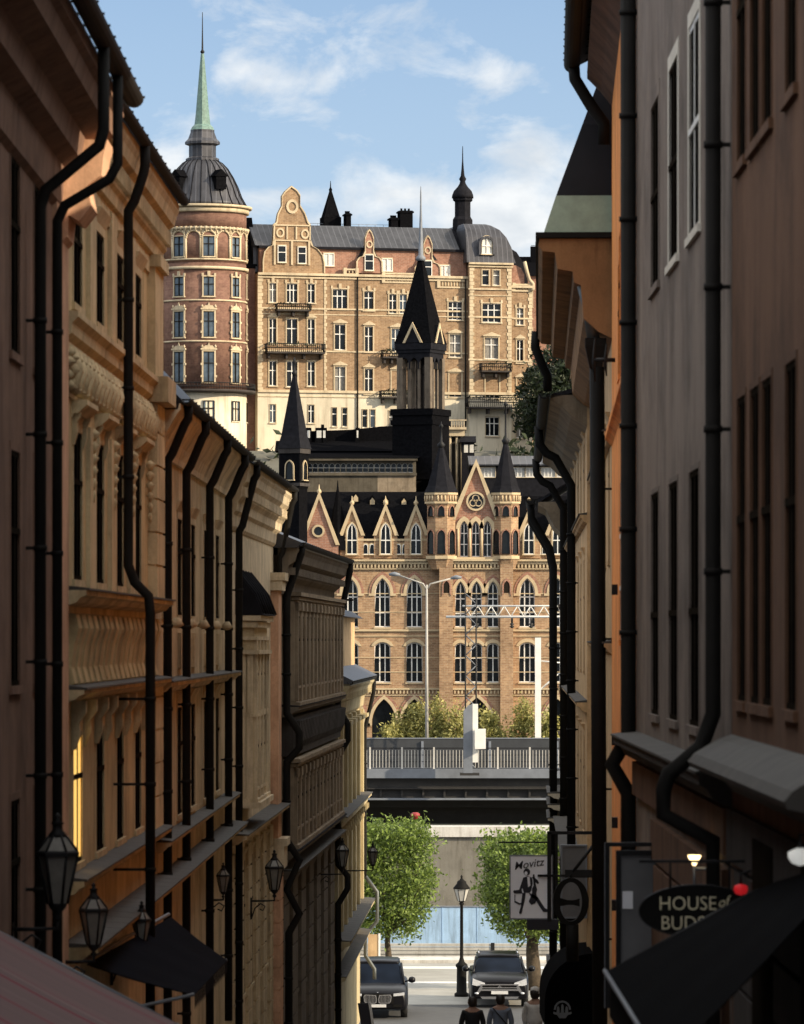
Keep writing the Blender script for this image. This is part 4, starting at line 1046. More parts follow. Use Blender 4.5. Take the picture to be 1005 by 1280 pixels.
m2 = MB(); c = hx(399); m2.ext([(c - 23 * s5, hz_(696)), (c + 23 * s5, hz_(696)), (c + 23 * s5, hz_(680)), (c, hz_(622)), (c - 23 * s5, hz_(680))], .01, 5); hb(m2, 'gable_roof', 'slate')
# little paired windows between the gables
mb = MB(); wl = MB(); wl.box(xl, hx(546), .15, .5, hz_(700), hz_(676)); wl.box(hx(645), xr, .15, .5, hz_(700), hz_(676)); hb(wl, 'attic_wall', 'mbrick')
for p in (457, 465, 498, 506, 673, 681, 715, 722):
    ms = win_mesh(5.5 * s5, hz_(680) - hz_(693), -.03, 0, (), 'seg', .12, .1, .08, None, .06, ('mstone', 'white'), .05); put_window(hall, hx(p), hz_(693) - zb, ms, .12)
mb = MB(); mb.box(xl, hx(546), -.05, .55, hz_(676), hz_(673.5)); mb.box(hx(645), xr, -.05, .55, hz_(676), hz_(673.5)); hb(mb, 'attic_cornice', 'mstone')
# steep slate roofs
mb = MB(); mb.extu([(.4, hz_(676)), (6, hz_(612)), (8, hz_(612)), (19, hz_(676))], xl, hx(547)); mb.extu([(.4, hz_(676)), (5, hz_(618)), (8, hz_(618)), (19, hz_(676))], hx(640), xr); hb(mb, 'roof', 'slate')
for p, yy in ((444, 617), (465, 621), (482, 621), (505, 622), (663, 620), (680, 622), (556, 611)):
    y = 4.6; c = hx(p); mb = MB(); mb.ext([(c - .38, hz_(yy + 9)), (c + .38, hz_(yy + 9)), (c + .38, hz_(yy + 3)), (c, hz_(yy - 4)), (c - .38, hz_(yy + 3))], y, y + 1.6)
    o = hb(mb, 'roof_vent', 'slate'); m2 = MB(); m2.ext([(c - .2, hz_(yy + 8)), (c + .2, hz_(yy + 8)), (c + .2, hz_(yy + 3)), (c, hz_(yy - 1)), (c - .2, hz_(yy + 3))], y - .06, y - .01); m2.v = [(a, b, z - zb) for a, b, z in m2.v]; m2.build('vent_face', 'mstone', o)
# central gable block
cen = MB(); ua, ub = hx(566), hx(622); zt = hz_(648)
hs = [(hx(p) - 9 * s5 / 2 - .02, hx(p) + 9 * s5 / 2 + .02, hz_(696), hz_(652), 'gothic', .62) for p in (580, 594.5, 609)]
wall_holes(cen, ua, ub, hz_(700), zt, hs, .3, PC)
cen.ext([(ua, zt), (ub, zt), (hx(595), hz_(579))], PC, PC + .6); cen.box(ua, ub, PC + .6, 8, hz_(700), zt)
hb(cen, 'central_gable', 'rbrick')
for p in (580, 594.5, 609):
    ms = win_mesh(9 * s5, hz_(652) - hz_(696), .28, 1, (.35, .66), 'gothic', .62, .0, 0, None, 0, ('mstone', 'white'), .06); put_window(hall, hx(p), hz_(696) - zb, ms, PC)
t = MB()
for p in (580, 594.5, 609):
    u = hx(p); o_ = arch(9 * s5 + .75, 1.05); i_ = arch(9 * s5 + .06, .66); zc = hz_(652) - .62
    t.ring([(u + x, zc + z) for x, z in o_], [(u + x, zc + z) for x, z in i_], PC - .14, PC + .02)
for p in (572.5, 587.2, 601.8, 616.5): t.tube([(hx(p), PC - .1, hz_(696)), (hx(p), PC - .1, hz_(661))], .11, 6)
t.box(ua, ub, PC - .2, PC + .02, hz_(700), hz_(696.5))
t.ring([(ua - .25, hz_(650)), (hx(595), hz_(574)), (ub + .25, hz_(650))], [(ua + .2, hz_(650)), (hx(595), hz_(583)), (ub - .2, hz_(650))], PC - .3, PC + .8)
c, z0 = hx(594.5), hz_(627)
for r0, r1, pr in ((12, 9.5, .2),): t.ring([(c + r0 * s5 * cos(a * pi / 12), z0 + r0 * s5 * sin(a * pi / 12)) for a in range(25)], [(c + r1 * s5 * cos(a * pi / 12), z0 + r1 * s5 * sin(a * pi / 12)) for a in range(25)], PC - pr, PC)
for k in range(3):
    a0 = pi / 2 + k * 2 * pi / 3; qx, qz = c + 4 * s5 * cos(a0), z0 + 4 * s5 * sin(a0)
    t.ring([(qx + 4.6 * s5 * cos(a * pi / 6), qz + 4.6 * s5 * sin(a * pi / 6)) for a in range(13)], [(qx + 3.3 * s5 * cos(a * pi / 6), qz + 3.3 * s5 * sin(a * pi / 6)) for a in range(13)], PC - .12, PC - .035)
tr = hb(t, 'gable_tracery', 'mstone')
mb = MB(); mb.ext([(c + 9.5 * s5 * cos(a * pi / 12), z0 + 9.5 * s5 * sin(a * pi / 12)) for a in range(24)], PC - .03, PC - .004); hb(mb, 'rose_window', 'glass')
mb = MB(); mb.ext([(ua - .2, hz_(646)), (ub + .2, hz_(646)), (hx(595), hz_(582))], PC + .82, 9); hb(mb, 'gable_roof', 'slate')
# octagonal turrets
def turret(pc, r0, ycap0, yapex, yfin, y):
    c = hx(pc); r = r0 * s5 / cos(pi / 8); a0 = pi / 8; cy = y
    k = MB(); k.lathe([(r * .72, hz_(712)), (r, hz_(700)), (r, hz_(633)), (r * 1.1, hz_(630)), (r * 1.1, hz_(627)), (r * 1.1, hz_(618))], c, cy, 8, a0, True); b = hb(k, 'turret', 'mbrick')
    k = MB(); R2 = r * 1.14
    for (za, zc, q) in ((619, 615.5, 1.18), (630, 627.5, 1.18), (699, 695, 1.1)): k.lathe([(r * q, hz_(za)), (r * q, hz_(zc))], c, cy, 8, a0, True)
    for i in range(8):
        a = a0 + pi / 8 + i * pi / 4 
        for d in (-.3, 0, .3): x = c + r * 1.06 * cos(a) - d * sin(a) ; yv = cy + r * 1.06 * sin(a) + d * cos(a); k.tube([(x, yv, hz_(627)), (x, yv, hz_(620))], .08, 4)
    k.v = [(x, yv, z - zb) for x, yv, z in k.v]; k.build('turret_band', 'mstone', b)
    k = MB(); k.lathe([(r * 1.22, hz_(616)), (r * .98, hz_(608)), (.16, hz_(yapex))], c, cy, 8, a0, True); k = hb(k, 'turret_cap', 'slate2')
    f = MB(); f.lathe([(.2, hz_(yapex + 4)), (.34, hz_(yapex - 1)), (.1, hz_(yapex - 5)), (.07, hz_(yfin + 8)), (.2, hz_(yfin + 6)), (.05, hz_(yfin + 3)), (.02, hz_(yfin))], c, cy, 8); f.v = [(x, yv, z - zb) for x, yv, z in f.v]; f.build('finial', 'iron', k)
    for i in (4, 5, 6, 7):
        a = a0 + pi / 8 + i * pi / 4
        for zc, h, w_ in ((693, 30, .62), (646, 13, .5)):
            ms = win_mesh(w_, h * s5, -.02, 0, (), 'gothic', w_ * .75, .09, .08, None, 0, ('rbrick', 'frame_dk'), .04)
            rr = r * cos(pi / 8) + .03; put_window(b, 0, 0, ms, rz=a + pi / 2, loc=(c + rr * cos(a), cy + rr * sin(a), hz_(zc) - zb))
turret(551.5, 17.5, 615, 557, 527, PC + .35); turret(632, 15.5, 615, 552, 500, PC + .35)
# thin spirelet left of the gables
mb = MB(); mb.lathe([(.95, hz_(688)), (.8, hz_(670)), (.1, hz_(612)), (.02, hz_(600))], hx(422), .5, 8, 0, True); hb(mb, 'spirelet', 'slate')

# ------------------------------------------------------------------ long gallery wing behind
GY = 417.0; s6 = GY / FPX; gx = lambda px: (px - CX) * s6; gz = lambda py: (HY - py) * s6
gal = empty('gallery_wing', (0, GY, 6), 0, 'long low gallery wing with a row of small arched windows behind the slate roofs', 'wing')
def gb(mb, n, m, **k): mb.v = [(x, y, z - 6) for x, y, z in mb.v]; return mb.build(n, m, gal, **k)
mb = MB(); mb.box(gx(383), gx(472), 0, 8, 6, gz(592)); hs = []
xx = 387
while xx < 516: hs.append((gx(xx) - .22, gx(xx) + .22, gz(590.5), gz(579), 'round', .2)); xx += 7
xs_ = [gx(x) for x in (383, 520)]
mb2 = MB(); wall_holes(mb2, gx(383), gx(520), gz(592), gz(576), hs, .3, 0); mb2.box(gx(383), gx(520), .5, 8, gz(592), gz(576))
gb(mb, 'lower_wall', 'galstone'); gb(mb2, 'window_arcade', 'galstone')
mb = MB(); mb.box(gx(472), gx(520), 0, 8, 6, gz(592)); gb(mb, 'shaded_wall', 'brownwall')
for h in hs:
    ms = win_mesh(.44, h[3] - h[2], .29, 0, (.5,), 'round', .2, 0, 0, None, 0, ('mstone', 'white'), .035); put_window(gal, (h[0] + h[1]) / 2, h[2] - 6, ms)
mb = MB(); mb.box(gx(380), gx(522), -.5, 8.2, gz(576), gz(572.5)); mb.box(gx(383), gx(521), -.2, 0, gz(594.5), gz(591)); gb(mb, 'cornice', 'galstone')
mb = MB(); mb.extu([(-.6, gz(572.4)), (8.4, gz(560)), (8.4, gz(572.4))], gx(378), gx(524)); gb(mb, 'roof', 'slate')
# right part
g2 = empty('terrace_wing', (gx(650), GY, 6), 0, 'dark roofed wing with three white framed windows right of the brick turrets', 'wing')
def g2b(mb, n, m): mb.v = [(x - gx(650), y, z - 6) for x, y, z in mb.v]; return mb.build(n, m, g2)
mb = MB(); wall_holes(mb, gx(588), gx(760), 6, gz(582), [(gx(p) - .62, gx(p) + .62, gz(596.5), gz(584.5)) for p in (610, 647, 666, 685, 705, 724)], .25, 0); mb.box(gx(588), gx(760), .3, 9, 6, gz(582)); g2b(mb, 'wall', 'slate2')
for p in (610, 647, 666, 685, 705, 724):
    ms = win_mesh(1.24, gz(584.5) - gz(596.5), .15, 3, (), None, 0, .06, .05, None, .05, ('lstone', 'white'), .07); put_window(g2, gx(p) - gx(650), gz(596.5) - 6, ms, glass='shutter')
mb = MB(); mb.extu([(-.5, gz(582)), (-.5, gz(580.5)), (7, gz(566)), (9.2, gz(566)), (9.2, gz(582))], gx(586), gx(762)); g2b(mb, 'roof', 'roofgl')
# shaded lower annex between tower and terrace: small portico and kiosk against the hill
PY2 = 432.0; s7 = PY2 / FPX; qx = lambda px: (px - CX) * s7; qz = lambda py: (HY - py) * s7
o = empty('entrance_portico', (qx(573), PY2, 12), 0, 'pale stone entrance porch with balcony right of the dark lantern spire', 'porch')
mb = MB(); mb.box(qx(556) - qx(573), qx(582) - qx(573), 1.2, 4, 0, qz(531) - 12); mb.build('wall', 'stone_dk', o)
mb = MB()
for p in (557, 562.5, 571, 577): mb.tube([(qx(p) - qx(573), .3, 0), (qx(p) - qx(573), .3, qz(545) - 12)], .14, 8)
mb.build('columns', 'lstone', o)
mb = MB(); mb.box(qx(553) - qx(573), qx(581) - qx(573), 0, 2, qz(545) - 12, qz(537) - 12); mb.box(qx(551) - qx(573), qx(583) - qx(573), -.3, 2, qz(537) - 12, qz(534) - 12)
x = qx(552) - qx(573)
while x < qx(582) - qx(573): mb.box(x, x + .08, -.2, -.1, qz(534) - 12, qz(526) - 12); x += .22
mb.box(qx(551) - qx(573), qx(583) - qx(573), -.25, 0, qz(526) - 12, qz(524.5) - 12); mb.build('balcony', 'lstone', o)
mb = MB(); mb.box(qx(577) - qx(573), qx(593) - qx(573), -.4, 1, 0, qz(553) - 12); mb.extu([(-.7, qz(553) - 12), (.3, qz(545) - 12), (1.3, qz(553) - 12)], qx(575) - qx(573), qx(595) - qx(573)); mb.build('kiosk', 'slate2', o)
mb = MB(); mb.box(qx(580) - qx(573), qx(585) - qx(573), -.45, -.4, qz(566) - 12, qz(556) - 12); mb.box(qx(587) - qx(573), qx(592) - qx(573), -.45, -.4, qz(566) - 12, qz(556) - 12); mb.build('kiosk_window', 'shutter', o)
# dark flat roofed block
BY = 428.0; s8 = BY / FPX; bx = lambda px: (px - CX) * s8; bz = lambda py: (HY - py) * s8
o = empty('flat_roof_block', (bx(460), BY, 8), 0, 'black low roofed block with small skylights left of the lantern spire', 'roof block')
mb = MB(); mb.ext([(bx(384) - bx(460), 0), (bx(560) - bx(460), 0), (bx(560) - bx(460), bz(531) - 8), (bx(476) - bx(460), bz(533) - 8), (bx(440) - bx(460), bz(537) - 8), (bx(384) - bx(460), bz(539) - 8)], 0, 4); mb.box(bx(350) - bx(460), bx(560) - bx(460), -4, 0, 0, bz(566) - 8)
mb.extu([(-4.2, bz(566) - 8), (0, bz(551) - 8), (0, bz(566) - 8)], bx(345) - bx(460), bx(555) - bx(460)); mb.build('roof', 'slate', o)
for p, ww in ((386, 3.5), (399, 6), (405.5, 3), (447, 2)):
    c = bx(p) - bx(460); h = bz(540) - 8
    k = MB(); k.box(c - ww * s8 / 2 - .12, c + ww * s8 / 2 + .12, -.8, 0, h - 1.2, h + .35); k = k.build('skylight', 'slate', o)
    MB().box(c - ww * s8 / 2, c + ww * s8 / 2, -.83, -.802, h - .55, h + .1).build('skylight_pane', 'shutter', k)
mb = MB(); mb.box(bx(401) - bx(460), bx(405) - bx(460), 1, 1.4, bz(540) - 8, bz(530) - 8); mb.build('chimney', 'slate', o)

# ------------------------------------------------------------------ dark lantern tower with needle
TY = 421.0; s9 = TY / FPX; tx_ = X(526, TY); tzz = lambda py: (HY - py) * s9 - 6
tow = empty('lantern_spire_tower', (tx_, TY, 6), rad(-24), 'tall black slate spire on an open columned lantern with a pale needle', 'spire')
hs_ = 22 * s9
def sq(r0, z0, r1, z1, mb): mb.lathe([(r0 * 1.4142, z0), (r1 * 1.4142, z1)], 0, 0, 4, pi / 4, True)
mb = MB(); q = 27 * s9; sq(q, tzz(600), q, tzz(530), mb); sq(q * 1.06, tzz(532), q * 1.06, tzz(526), mb); sq(q, tzz(526), q * 1.0, tzz(520), mb); sq(q * 1.07, tzz(520), q * 1.07, tzz(512), mb); mb.build('base_block', 'slate', tow)
mb = MB()
for i in range(4):
    for j in range(4):
        if i in (0, 3) or j in (0, 3):
            r = hs_ * .86; x, y = -r + 2 * r * i / 3, -r + 2 * r * j / 3; corner = i in (0, 3) and j in (0, 3); w_ = .27 if corner else .12
            mb.box(x - w_, x + w_, y - w_, y + w_, tzz(512), tzz(448))
mb.build('columns', 'stone_md', tow)
a = MB(); r = hs_ * .98
for k in range(4):
    m = MB(); u0 = -r; hh = []
    for i in range(3): c = -r * .86 * 2 / 3 + i * r * .86 * 2 / 3 ; hh.append((c - .38, c + .38, tzz(462), tzz(448), 'gothic', .6))
    wall_holes(m, -r, r, tzz(462) , tzz(438), hh, .3, -r); c_, s_ = cos(k * pi / 2), sin(k * pi / 2)
    a.add([(x * c_ - y * s_, x * s_ + y * c_, z) for x, y, z in m.v], m.f)
a.build('arcade', 'slate2', tow)
mb = MB(); sq(.3, tzz(512), .3, tzz(430), mb); mb.build('core', 'slate', tow)
mb = MB(); sq(hs_ * 1.12, tzz(438), hs_ * 1.12, tzz(430), mb); sq(hs_ * 1.05, tzz(442), hs_ * 1.05, tzz(438), mb); mb.build('lantern_cornice', 'slate2', tow)
mb = MB(); mb.lathe([(hs_ * 1.14 * 1.4142, tzz(430)), (hs_ * .92 * 1.4142, tzz(412)), (.22, tzz(322))], 0, 0, 4, pi / 4, True); mb.build('spire_roof', 'slate', tow)
for k in range(4):
    m = MB(); r = hs_ * 1.08; m.ext([(-.8, tzz(430)), (.8, tzz(430)), (0, tzz(407))], -r - .08, -r + .9); m = m.build('spire_gablet', 'slate2', tow, rz=k * pi / 2)
    t = MB(); t.ring([(-.95, tzz(430)), (0, tzz(404)), (.95, tzz(430))], [(-.72, tzz(430)), (0, tzz(410)), (.72, tzz(430))], -r - .18, -r - .08); t.build('gablet_trim', 'mstone', m)
    p = MB(); p.lathe([(.3, tzz(436)), (.3, tzz(428)), (.05, tzz(414))], 0, 0, 4, pi / 4, True)
mb = MB(); mb.lathe([(.42, tzz(326)), (.46, tzz(322)), (.22, tzz(319)), (.19, tzz(300)), (.13, tzz(276)), (.09, tzz(262)), (.06, tzz(240)), (.03, tzz(233))], 0, 0, 8); mb.build('needle', 'steel', tow)
# ------------------------------------------------------------------ left small spire
LY2 = 392.0; s10 = LY2 / FPX; lz2 = lambda py: (HY - py) * s10 + 11
lt = empty('corner_spire_turret', (X(368, LY2), LY2, -11), rad(-24), 'slim dark pyramid spire turret rising behind the left roofs', 'turret')
hs2 = 13.5 * s10
def sq2(r0, z0, r1, z1, mb): mb.lathe([(r0 * 1.4142, z0), (r1 * 1.4142, z1)], 0, 0, 4, pi / 4, True)
mb = MB(); sq2(hs2 * .9, 0, hs2 * .9, lz2(612), mb); sq2(hs2 * .9, lz2(612), hs2 * 1.0, lz2(606), mb); sq2(hs2, lz2(606), hs2, lz2(567), mb); mb.build('shaft', 'slate', lt)
mb = MB(); sq2(hs2 * 1.12, lz2(567), hs2 * 1.12, lz2(561), mb); sq2(hs2 * 1.08, lz2(608), hs2 * 1.08, lz2(604), mb); mb.build('cornice', 'stone_dk', lt)
mb = MB(); mb.lathe([(hs2 * 1.2 * 1.4142, lz2(561)), (hs2 * .92 * 1.4142, lz2(545)), (.12, lz2(466))], 0, 0, 4, pi / 4, True); mb.build('spire_roof', 'slate2', lt)
mb = MB(); mb.lathe([(.14, lz2(470)), (.26, lz2(466)), (.1, lz2(463)), (.06, lz2(455)), (.16, lz2(453)), (.02, lz2(446))], 0, 0, 8); mb.build('finial', 'iron', lt)
for k in range(4):
    ms = win_mesh(.6, 1.5, -.02, 0, (), 'gothic', .45, .12, .08, None, .08, ('mstone', 'frame_dk'), .04); r = hs2 + .03; a = k * pi / 2 - pi / 2
    put_window(lt, 0, 0, ms, rz=a + pi / 2, loc=(r * cos(a), r * sin(a), lz2(600)))
# shrubs at the foot of the hall
def dome(rx, h):
    def fn(r):
        while True:
            x, y, z = r.uniform(-1, 1), r.uniform(-1, 1), r.uniform(0, 1)
            if x * x + y * y + (z * .95) ** 2 < 1 - .1 * r.random(): return (x * rx * (1.05 - .45 * z), y * rx * .7, .2 + z * h)
    return fn
for i, (px, yt, w_, lb_) in enumerate([(523, 876, 1.7, 'yellow green shrub left of the lamp pole foot by the brick hall'), (548, 872, 1.2, 'narrow shrub between lamp pole and pillar by the hall'), (571, 882, 1.4, 'olive shrub just left of the grey pillar'), (610, 884, 1.8, 'bright shrub right of the grey pillar'), (655, 874, 1.6, 'brownish shrub between pillar and railway post'), (686, 884, 1.5, 'yellow green shrub right of the railway post'), (501, 890, 1.2, 'small shrub nearest the open brick arch'), (488, 905, .9, 'lowest shrub inside the brick arch')]):
    Y = 391 - (i % 3) * 1.2; zz = -11.0; h = Z(yt, Y) - zz
    tree('shore_shrub', (X(px, Y), Y, zz), dome(w_, h - .3), 60 + int(40 * w_), 34, .17, 1.2, .08, 'leafy', lb_, 'shrub', 'shrubs along the foot of the hall', 20 + i, .34)
# ================================================================== the old street: shared pieces
def cornice(b, u0, u1, prof, mat, name='cornice', dent=None, n_end=True):
    mb = MB(); mb.extu([(-y, z) for y, z in prof], u0, u1)
    if dent:
        z0, z1, y0, y1, st = dent; u = u0 + st / 2
        while u < u1 - st * .4: mb.box(u, u + st * .5, -y1, -y0, z0, z1); u += st
    return b.build(mb, name, mat)
def ledge(b, u0, u1, z, pr, th=.06, mat='ochre_lt', top='ledge', name='ledge'):
    mb = MB(); mb.extu([(.02, z), (-pr, z), (-pr, z - th), (-pr * .75, z - th * 1.4), (-pr * .55, z - th * 2.4), (-pr * .15, z - th * 3), (.02, z - th * 3.2)], u0, u1); o = b.build(mb, name, mat)
    m = MB(); x = u0
    while x < u1 - .05:
        e = min(u1, x + .95); m.extu([(.01, z + .002), (-pr - .03, z + .002), (-pr - .03, z + .022), (.01, z + .05)], x + .01, e - .01); x = e
    m.v = [(a, b_, c - b.zb) for a, b_, c in m.v]; m.build('sheet_cover', top, o); return o
def gutter(b, u0, u1, out, z, r=.09):
    mb = MB(); pts = [(-out + r * cos(t), z + r * sin(t)) for t in [pi + i * pi / 8 for i in range(9)]] + [(-out + .75 * r * cos(t), z + .75 * r * sin(t)) for t in [2 * pi - i * pi / 8 for i in range(9)]]
    mb.extu(pts, u0, u1); u = u0 + .5
    while u < u1: mb.box(u, u + .03, -out - r * 1.1, -out + .25, z, z + .02); u += .8
    return b.build(mb, 'gutter', 'gutter')
def swan(b, u, out, z_eave, z_wall, z_bot, r=.065, off=.13, extra=None, mat='gutter'):
    """drain pipe that leaves the gutter, swings back to the wall and drops"""
    p = [(u, out, z_eave), (u, out, z_eave - .16), (u, out - .05, z_eave - .24), (u, off + .06, z_wall + .08), (u, off, z_wall - .02)]
    p += extra or []; p.append((u, p[-1][1], z_bot)); return b.pipe(p, r, mat)
def pitched(b, L, D, z, rise, mat='roof', over=.3, d0=0.0):
    mb = MB(); mb.extu([(-over, z), (D * .5, z + rise), (D + over, z), (D + over, z - .08), (D * .5, z + rise - .1), (-over, z - .08)], -d0, L + d0)
    mb.ext([(0, z - .1), (L, z - .1), (L, z - .02), (0, z - .02)], 0, D)
    for u in (.02, L - .02): mb.add([(u, .05, z - .05), (u, D * .5, z + rise - .12), (u, D - .05, z - .05)], [(0, 1, 2)])
    return b.build(mb, 'roof', mat)
def body(b, D, z0, z1, holes, mat, depth=.2, name='wall'):
    mb = MB(); wall_holes(mb, 0, b.L, z0, z1, holes, .01, 0); shell(mb, b.L, D, z0, z1); return b.build(mb, name, mat)
def swin(b, u, w, z0, z1, depth=.2, trim=.09, head='flat', mats=('ochre_lt', 'frame_dk'), tr=(.66,), sill=.07, proud=.008, mull=1, glass='glass_st'):
    ms = win_mesh(w, z1 - z0, .010, mull, tr, None, 0, trim, proud, head, sill, mats, .045, .004); b.win(u, z0, ms, glass=glass); return (u - w / 2, u + w / 2, z0, z1)
def pilaster(mb, u0, u1, pr, z0, z1, grooves=0):
    if not grooves: mb.box(u0, u1, -pr, .01, z0, z1)
    else:
        zz = z0
        while zz < z1 - .05: e = min(z1, zz + grooves); mb.box(u0, u1, -pr, .01, zz + .015, e - .015); mb.box(u0 + .02, u1 - .02, -pr + .03, .01, e - .015, min(z1, e + .015)); zz = e
def console(mb, u, z, h=.3, w=.14, d=.2):
    mb.extu([(.01, z), (-d, z), (-d, z - h * .25), (-d * .55, z - h * .45), (-d * .6, z - h * .7), (-d * .25, z - h), (.01, z - h)], u - w / 2, u + w / 2)
GB = lambda Y: G(Y) - .3

def rusticate(b, u0, u1, z0, z1, wins, mat, pr=.07, step=.44):
    """banded stonework broken around the openings"""
    cuts = []; u = u0
    for c, w_ in wins: cuts.append((u, c - w_ / 2 - .16)); u = c + w_ / 2 + .16
    cuts.append((u, u1))
    for a, c in cuts:
        if c - a < .2: continue
        mb = MB(); zz = z1; mb.box(a + .02, c - .02, -pr * .45, .01, z0, z1)
        while zz - step > z0: mb.box(a, c, -pr, .01, zz - step + .035, zz - .01); zz -= step
        b.build(mb, 'rusticated_pier', mat)

# ------------------------------------------------------------------ left A: pink
A = Bld('pink_house', 'dim brownish pink house front at the near left edge with two black drain pipes', 'house', (-3.42, 14), (-3.38, 48), GB(30), 'old town houses on the left side')
A.L -= .02; hs = []
for px in (14, 32):
    u = A.u(px + 0)
for Y in (30, 34, 38, 42.0, 44.6):
    u = (Y - 14) / sin(A.a)
    for z0, z1 in ((2.5, 4.2), (-.4, 1.65), (-3.0, -1.4)): hs.append(swin(A, u, 1.0, z0, z1, .2, .07, None, ('pinkwall', 'frame_dk')))
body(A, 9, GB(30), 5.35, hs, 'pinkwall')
cornice(A, 0, A.L, [(0, 5.35), (.60, 5.35), (.60, 5.22), (.54, 5.18), (.50, 5.02), (.28, 4.92), (.24, 4.70), (.08, 4.62), (.06, 4.25), (0, 4.2)], 'pinkwall', dent=(5.03, 5.16, .02, .48, .16))
gutter(A, -.1, A.L + .02, .70, 5.42, .1)
pitched(A, A.L, 9, 5.42, 2.6, 'roof', .58)
ua, ub = 43.2 - 14, 45.3 - 14
A.pipe([(ua, .70, 5.36), (ua, .70, 4.6), (ua, .66, 4.45), (ua, .18, 4.05), (ua, .13, 3.9), (ua, .13, GB(44) + .4)], .055)
A.pipe([(ub, .70, 5.36), (ub, .70, 4.5), (ub, .62, 4.35), (ub, .2, 4.1), (ub, .13, 3.95), (ub, .13, GB(46) + .4)], .05)
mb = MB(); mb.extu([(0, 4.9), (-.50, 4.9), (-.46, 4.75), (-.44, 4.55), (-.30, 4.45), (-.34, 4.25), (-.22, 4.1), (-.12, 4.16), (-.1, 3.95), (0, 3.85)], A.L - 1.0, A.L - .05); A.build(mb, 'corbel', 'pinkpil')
mb = MB(); pilaster(mb, A.L - 1.6, A.L - .02, .05, GB(48) + .3, 4.4); A.build(mb, 'corner_pilaster', 'pinkpil')  # salmon, lighter than the wall, painted in place of light on this strip
mb = MB(); mb.box(A.L - 6, A.L - 4.6, .5, 2.6, 5.5, 7.2); mb.extu([(.3, 7.2), (1.6, 7.7), (2.8, 7.2)], A.L - 6.2, A.L - 4.4); A.build(mb, 'roof_dormer', 'stone_dk')

# ------------------------------------------------------------------ left B: ochre ornate
B = Bld('ochre_house', 'ornate ochre house front with relief frieze, consoles and one long black drain pipe', 'house', (-3.38, 48.05), (-3.18, 62), GB(55), 'old town houses on the left side')
hs = []; ubs = [B.u(px) for px in (88, 113, 137, 166)]
ubs = [1.6, 4.6, 7.6, 10.6]
for u in ubs:
    hs.append(swin(B, u, 1.1, 3.45, 4.45, .2, .1, 'flat')); hs.append(swin(B, u, 1.1, .62, 2.15, .22, .12, 'flat')); hs.append(swin(B, u, 1.1, -2.3, -.95, .22, .12, None, glass='glass_lit' if u < 2 else 'glass_st'))  # one pane given a warm emission for a golden glint
body(B, 9, GB(55), 5.5, hs, 'ochre', .22)
cornice(B, 0, B.L, [(0, 5.62), (.30, 5.62), (.30, 5.52), (.27, 5.46), (.24, 5.34), (.15, 5.28), (.14, 5.02), (.10, 4.98), (.08, 4.86), (.03, 4.84), (.03, 4.62), (0, 4.62)], 'ochre_lt', dent=(5.06, 5.25, .05, .20, .22))
gutter(B, -.05, B.L + .1, .36, 5.68, .07); pitched(B, B.L, 9, 5.68, 2.4, 'roof', .28)
cornice(B, 0, B.L + .02, [(0, 3.3), (.14, 3.3), (.14, 3.24), (.08, 3.18), (.07, 3.08), (0, 3.02)], 'ochre_lt', 'string_course')
# relief frieze with leafy scrolls
r = random.Random(4); mb = MB(); mb.box(.05, B.L - .05, -.03, .01, 2.45, 3.0)
u = .2
while u < B.L - .6:
    for k in range(9):
        t = k / 9 * 2 * pi; mb.lathe([(.01, 2.72 + .19 * sin(t) - .05), (.07 + .02 * sin(3 * t), 2.72 + .19 * sin(t)), (.01, 2.72 + .19 * sin(t) + .06)], u + .19 * cos(t), -.05, 6)
    mb.lathe([(.01, 2.62), (.09, 2.72), (.01, 2.84)], u, -.06, 6); mb.tube([(u + .2, -.05, 2.5), (u + .3, -.09, 2.75), (u + .42, -.05, 2.95)], [.05, .07, .03], 6); u += .52
B.build(mb, 'relief_frieze', 'ochre_lt')
for u in ubs:
    mb = MB(); mb.extu([(.01, 2.45), (-.16, 2.45), (-.16, 2.40), (-.06, 2.31), (.01, 2.31)], u - .75, u + .75)
    for s_ in (-.62, .62): console(mb, u + s_, 2.4, .40, .12, .09)
    B.build(mb, 'window_hood', 'ochre_lt')
    for z in (2.3,):
        g = MB(); 
        for k in range(6): g.lathe([(.01, z - .05 - k * .13), (.085 - .01 * k, z - .1 - k * .13), (.01, z - .19 - k * .13)], u + 1.5, -.05, 6)
        if u < B.L - 2.5: B.build(g, 'garland', 'ochre_lt')
ledge(B, 0, B.L + .2, .50, .22, .05)
u = .45
while u < B.L - .2:      # bulging panels under the ledge
    mb = MB(); mb.extu([(.01, .28), (-.08, .26), (-.11, .12), (-.06, -.05), (-.03, -.28), (-.07, -.44), (.01, -.48)], u, u + .42); u += .74; B.build(mb, 'balustrade_panel', 'ochre')
ledge(B, 0, B.L + .1, -.50, .20, .04)
for u in ubs:
    for s_ in (-.7, .7): mb = MB(); console(mb, u + s_, -.62, .5, .14, .15); B.build(mb, 'console', 'ochre_lt')
ledge(B, 0, B.L + .1, -2.42, .20, .05, 'ochre'); ledge(B, 0, B.L + .15, -3.08, .34, .05, 'ochre')
mb = MB(); pilaster(mb, B.L - 1.6, B.L - .02, .1, 3.32, 4.75); pilaster(mb, B.L - 1.5, B.L - .02, .12, .52, 3.0, .42); mb.box(B.L - 1.65, B.L, -.17, 0, 4.7, 4.85); mb.box(B.L - 1.6, B.L + .04, -.26, 0, 3.0, 3.32); B.build(mb, 'corner_pilaster', 'ochre_lt'); mb = MB(); pilaster(mb, B.L - 1.5, B.L - .02, .1, -2.4, -.55, .42); B.build(mb, 'corner_pilaster', 'ochre_lt')
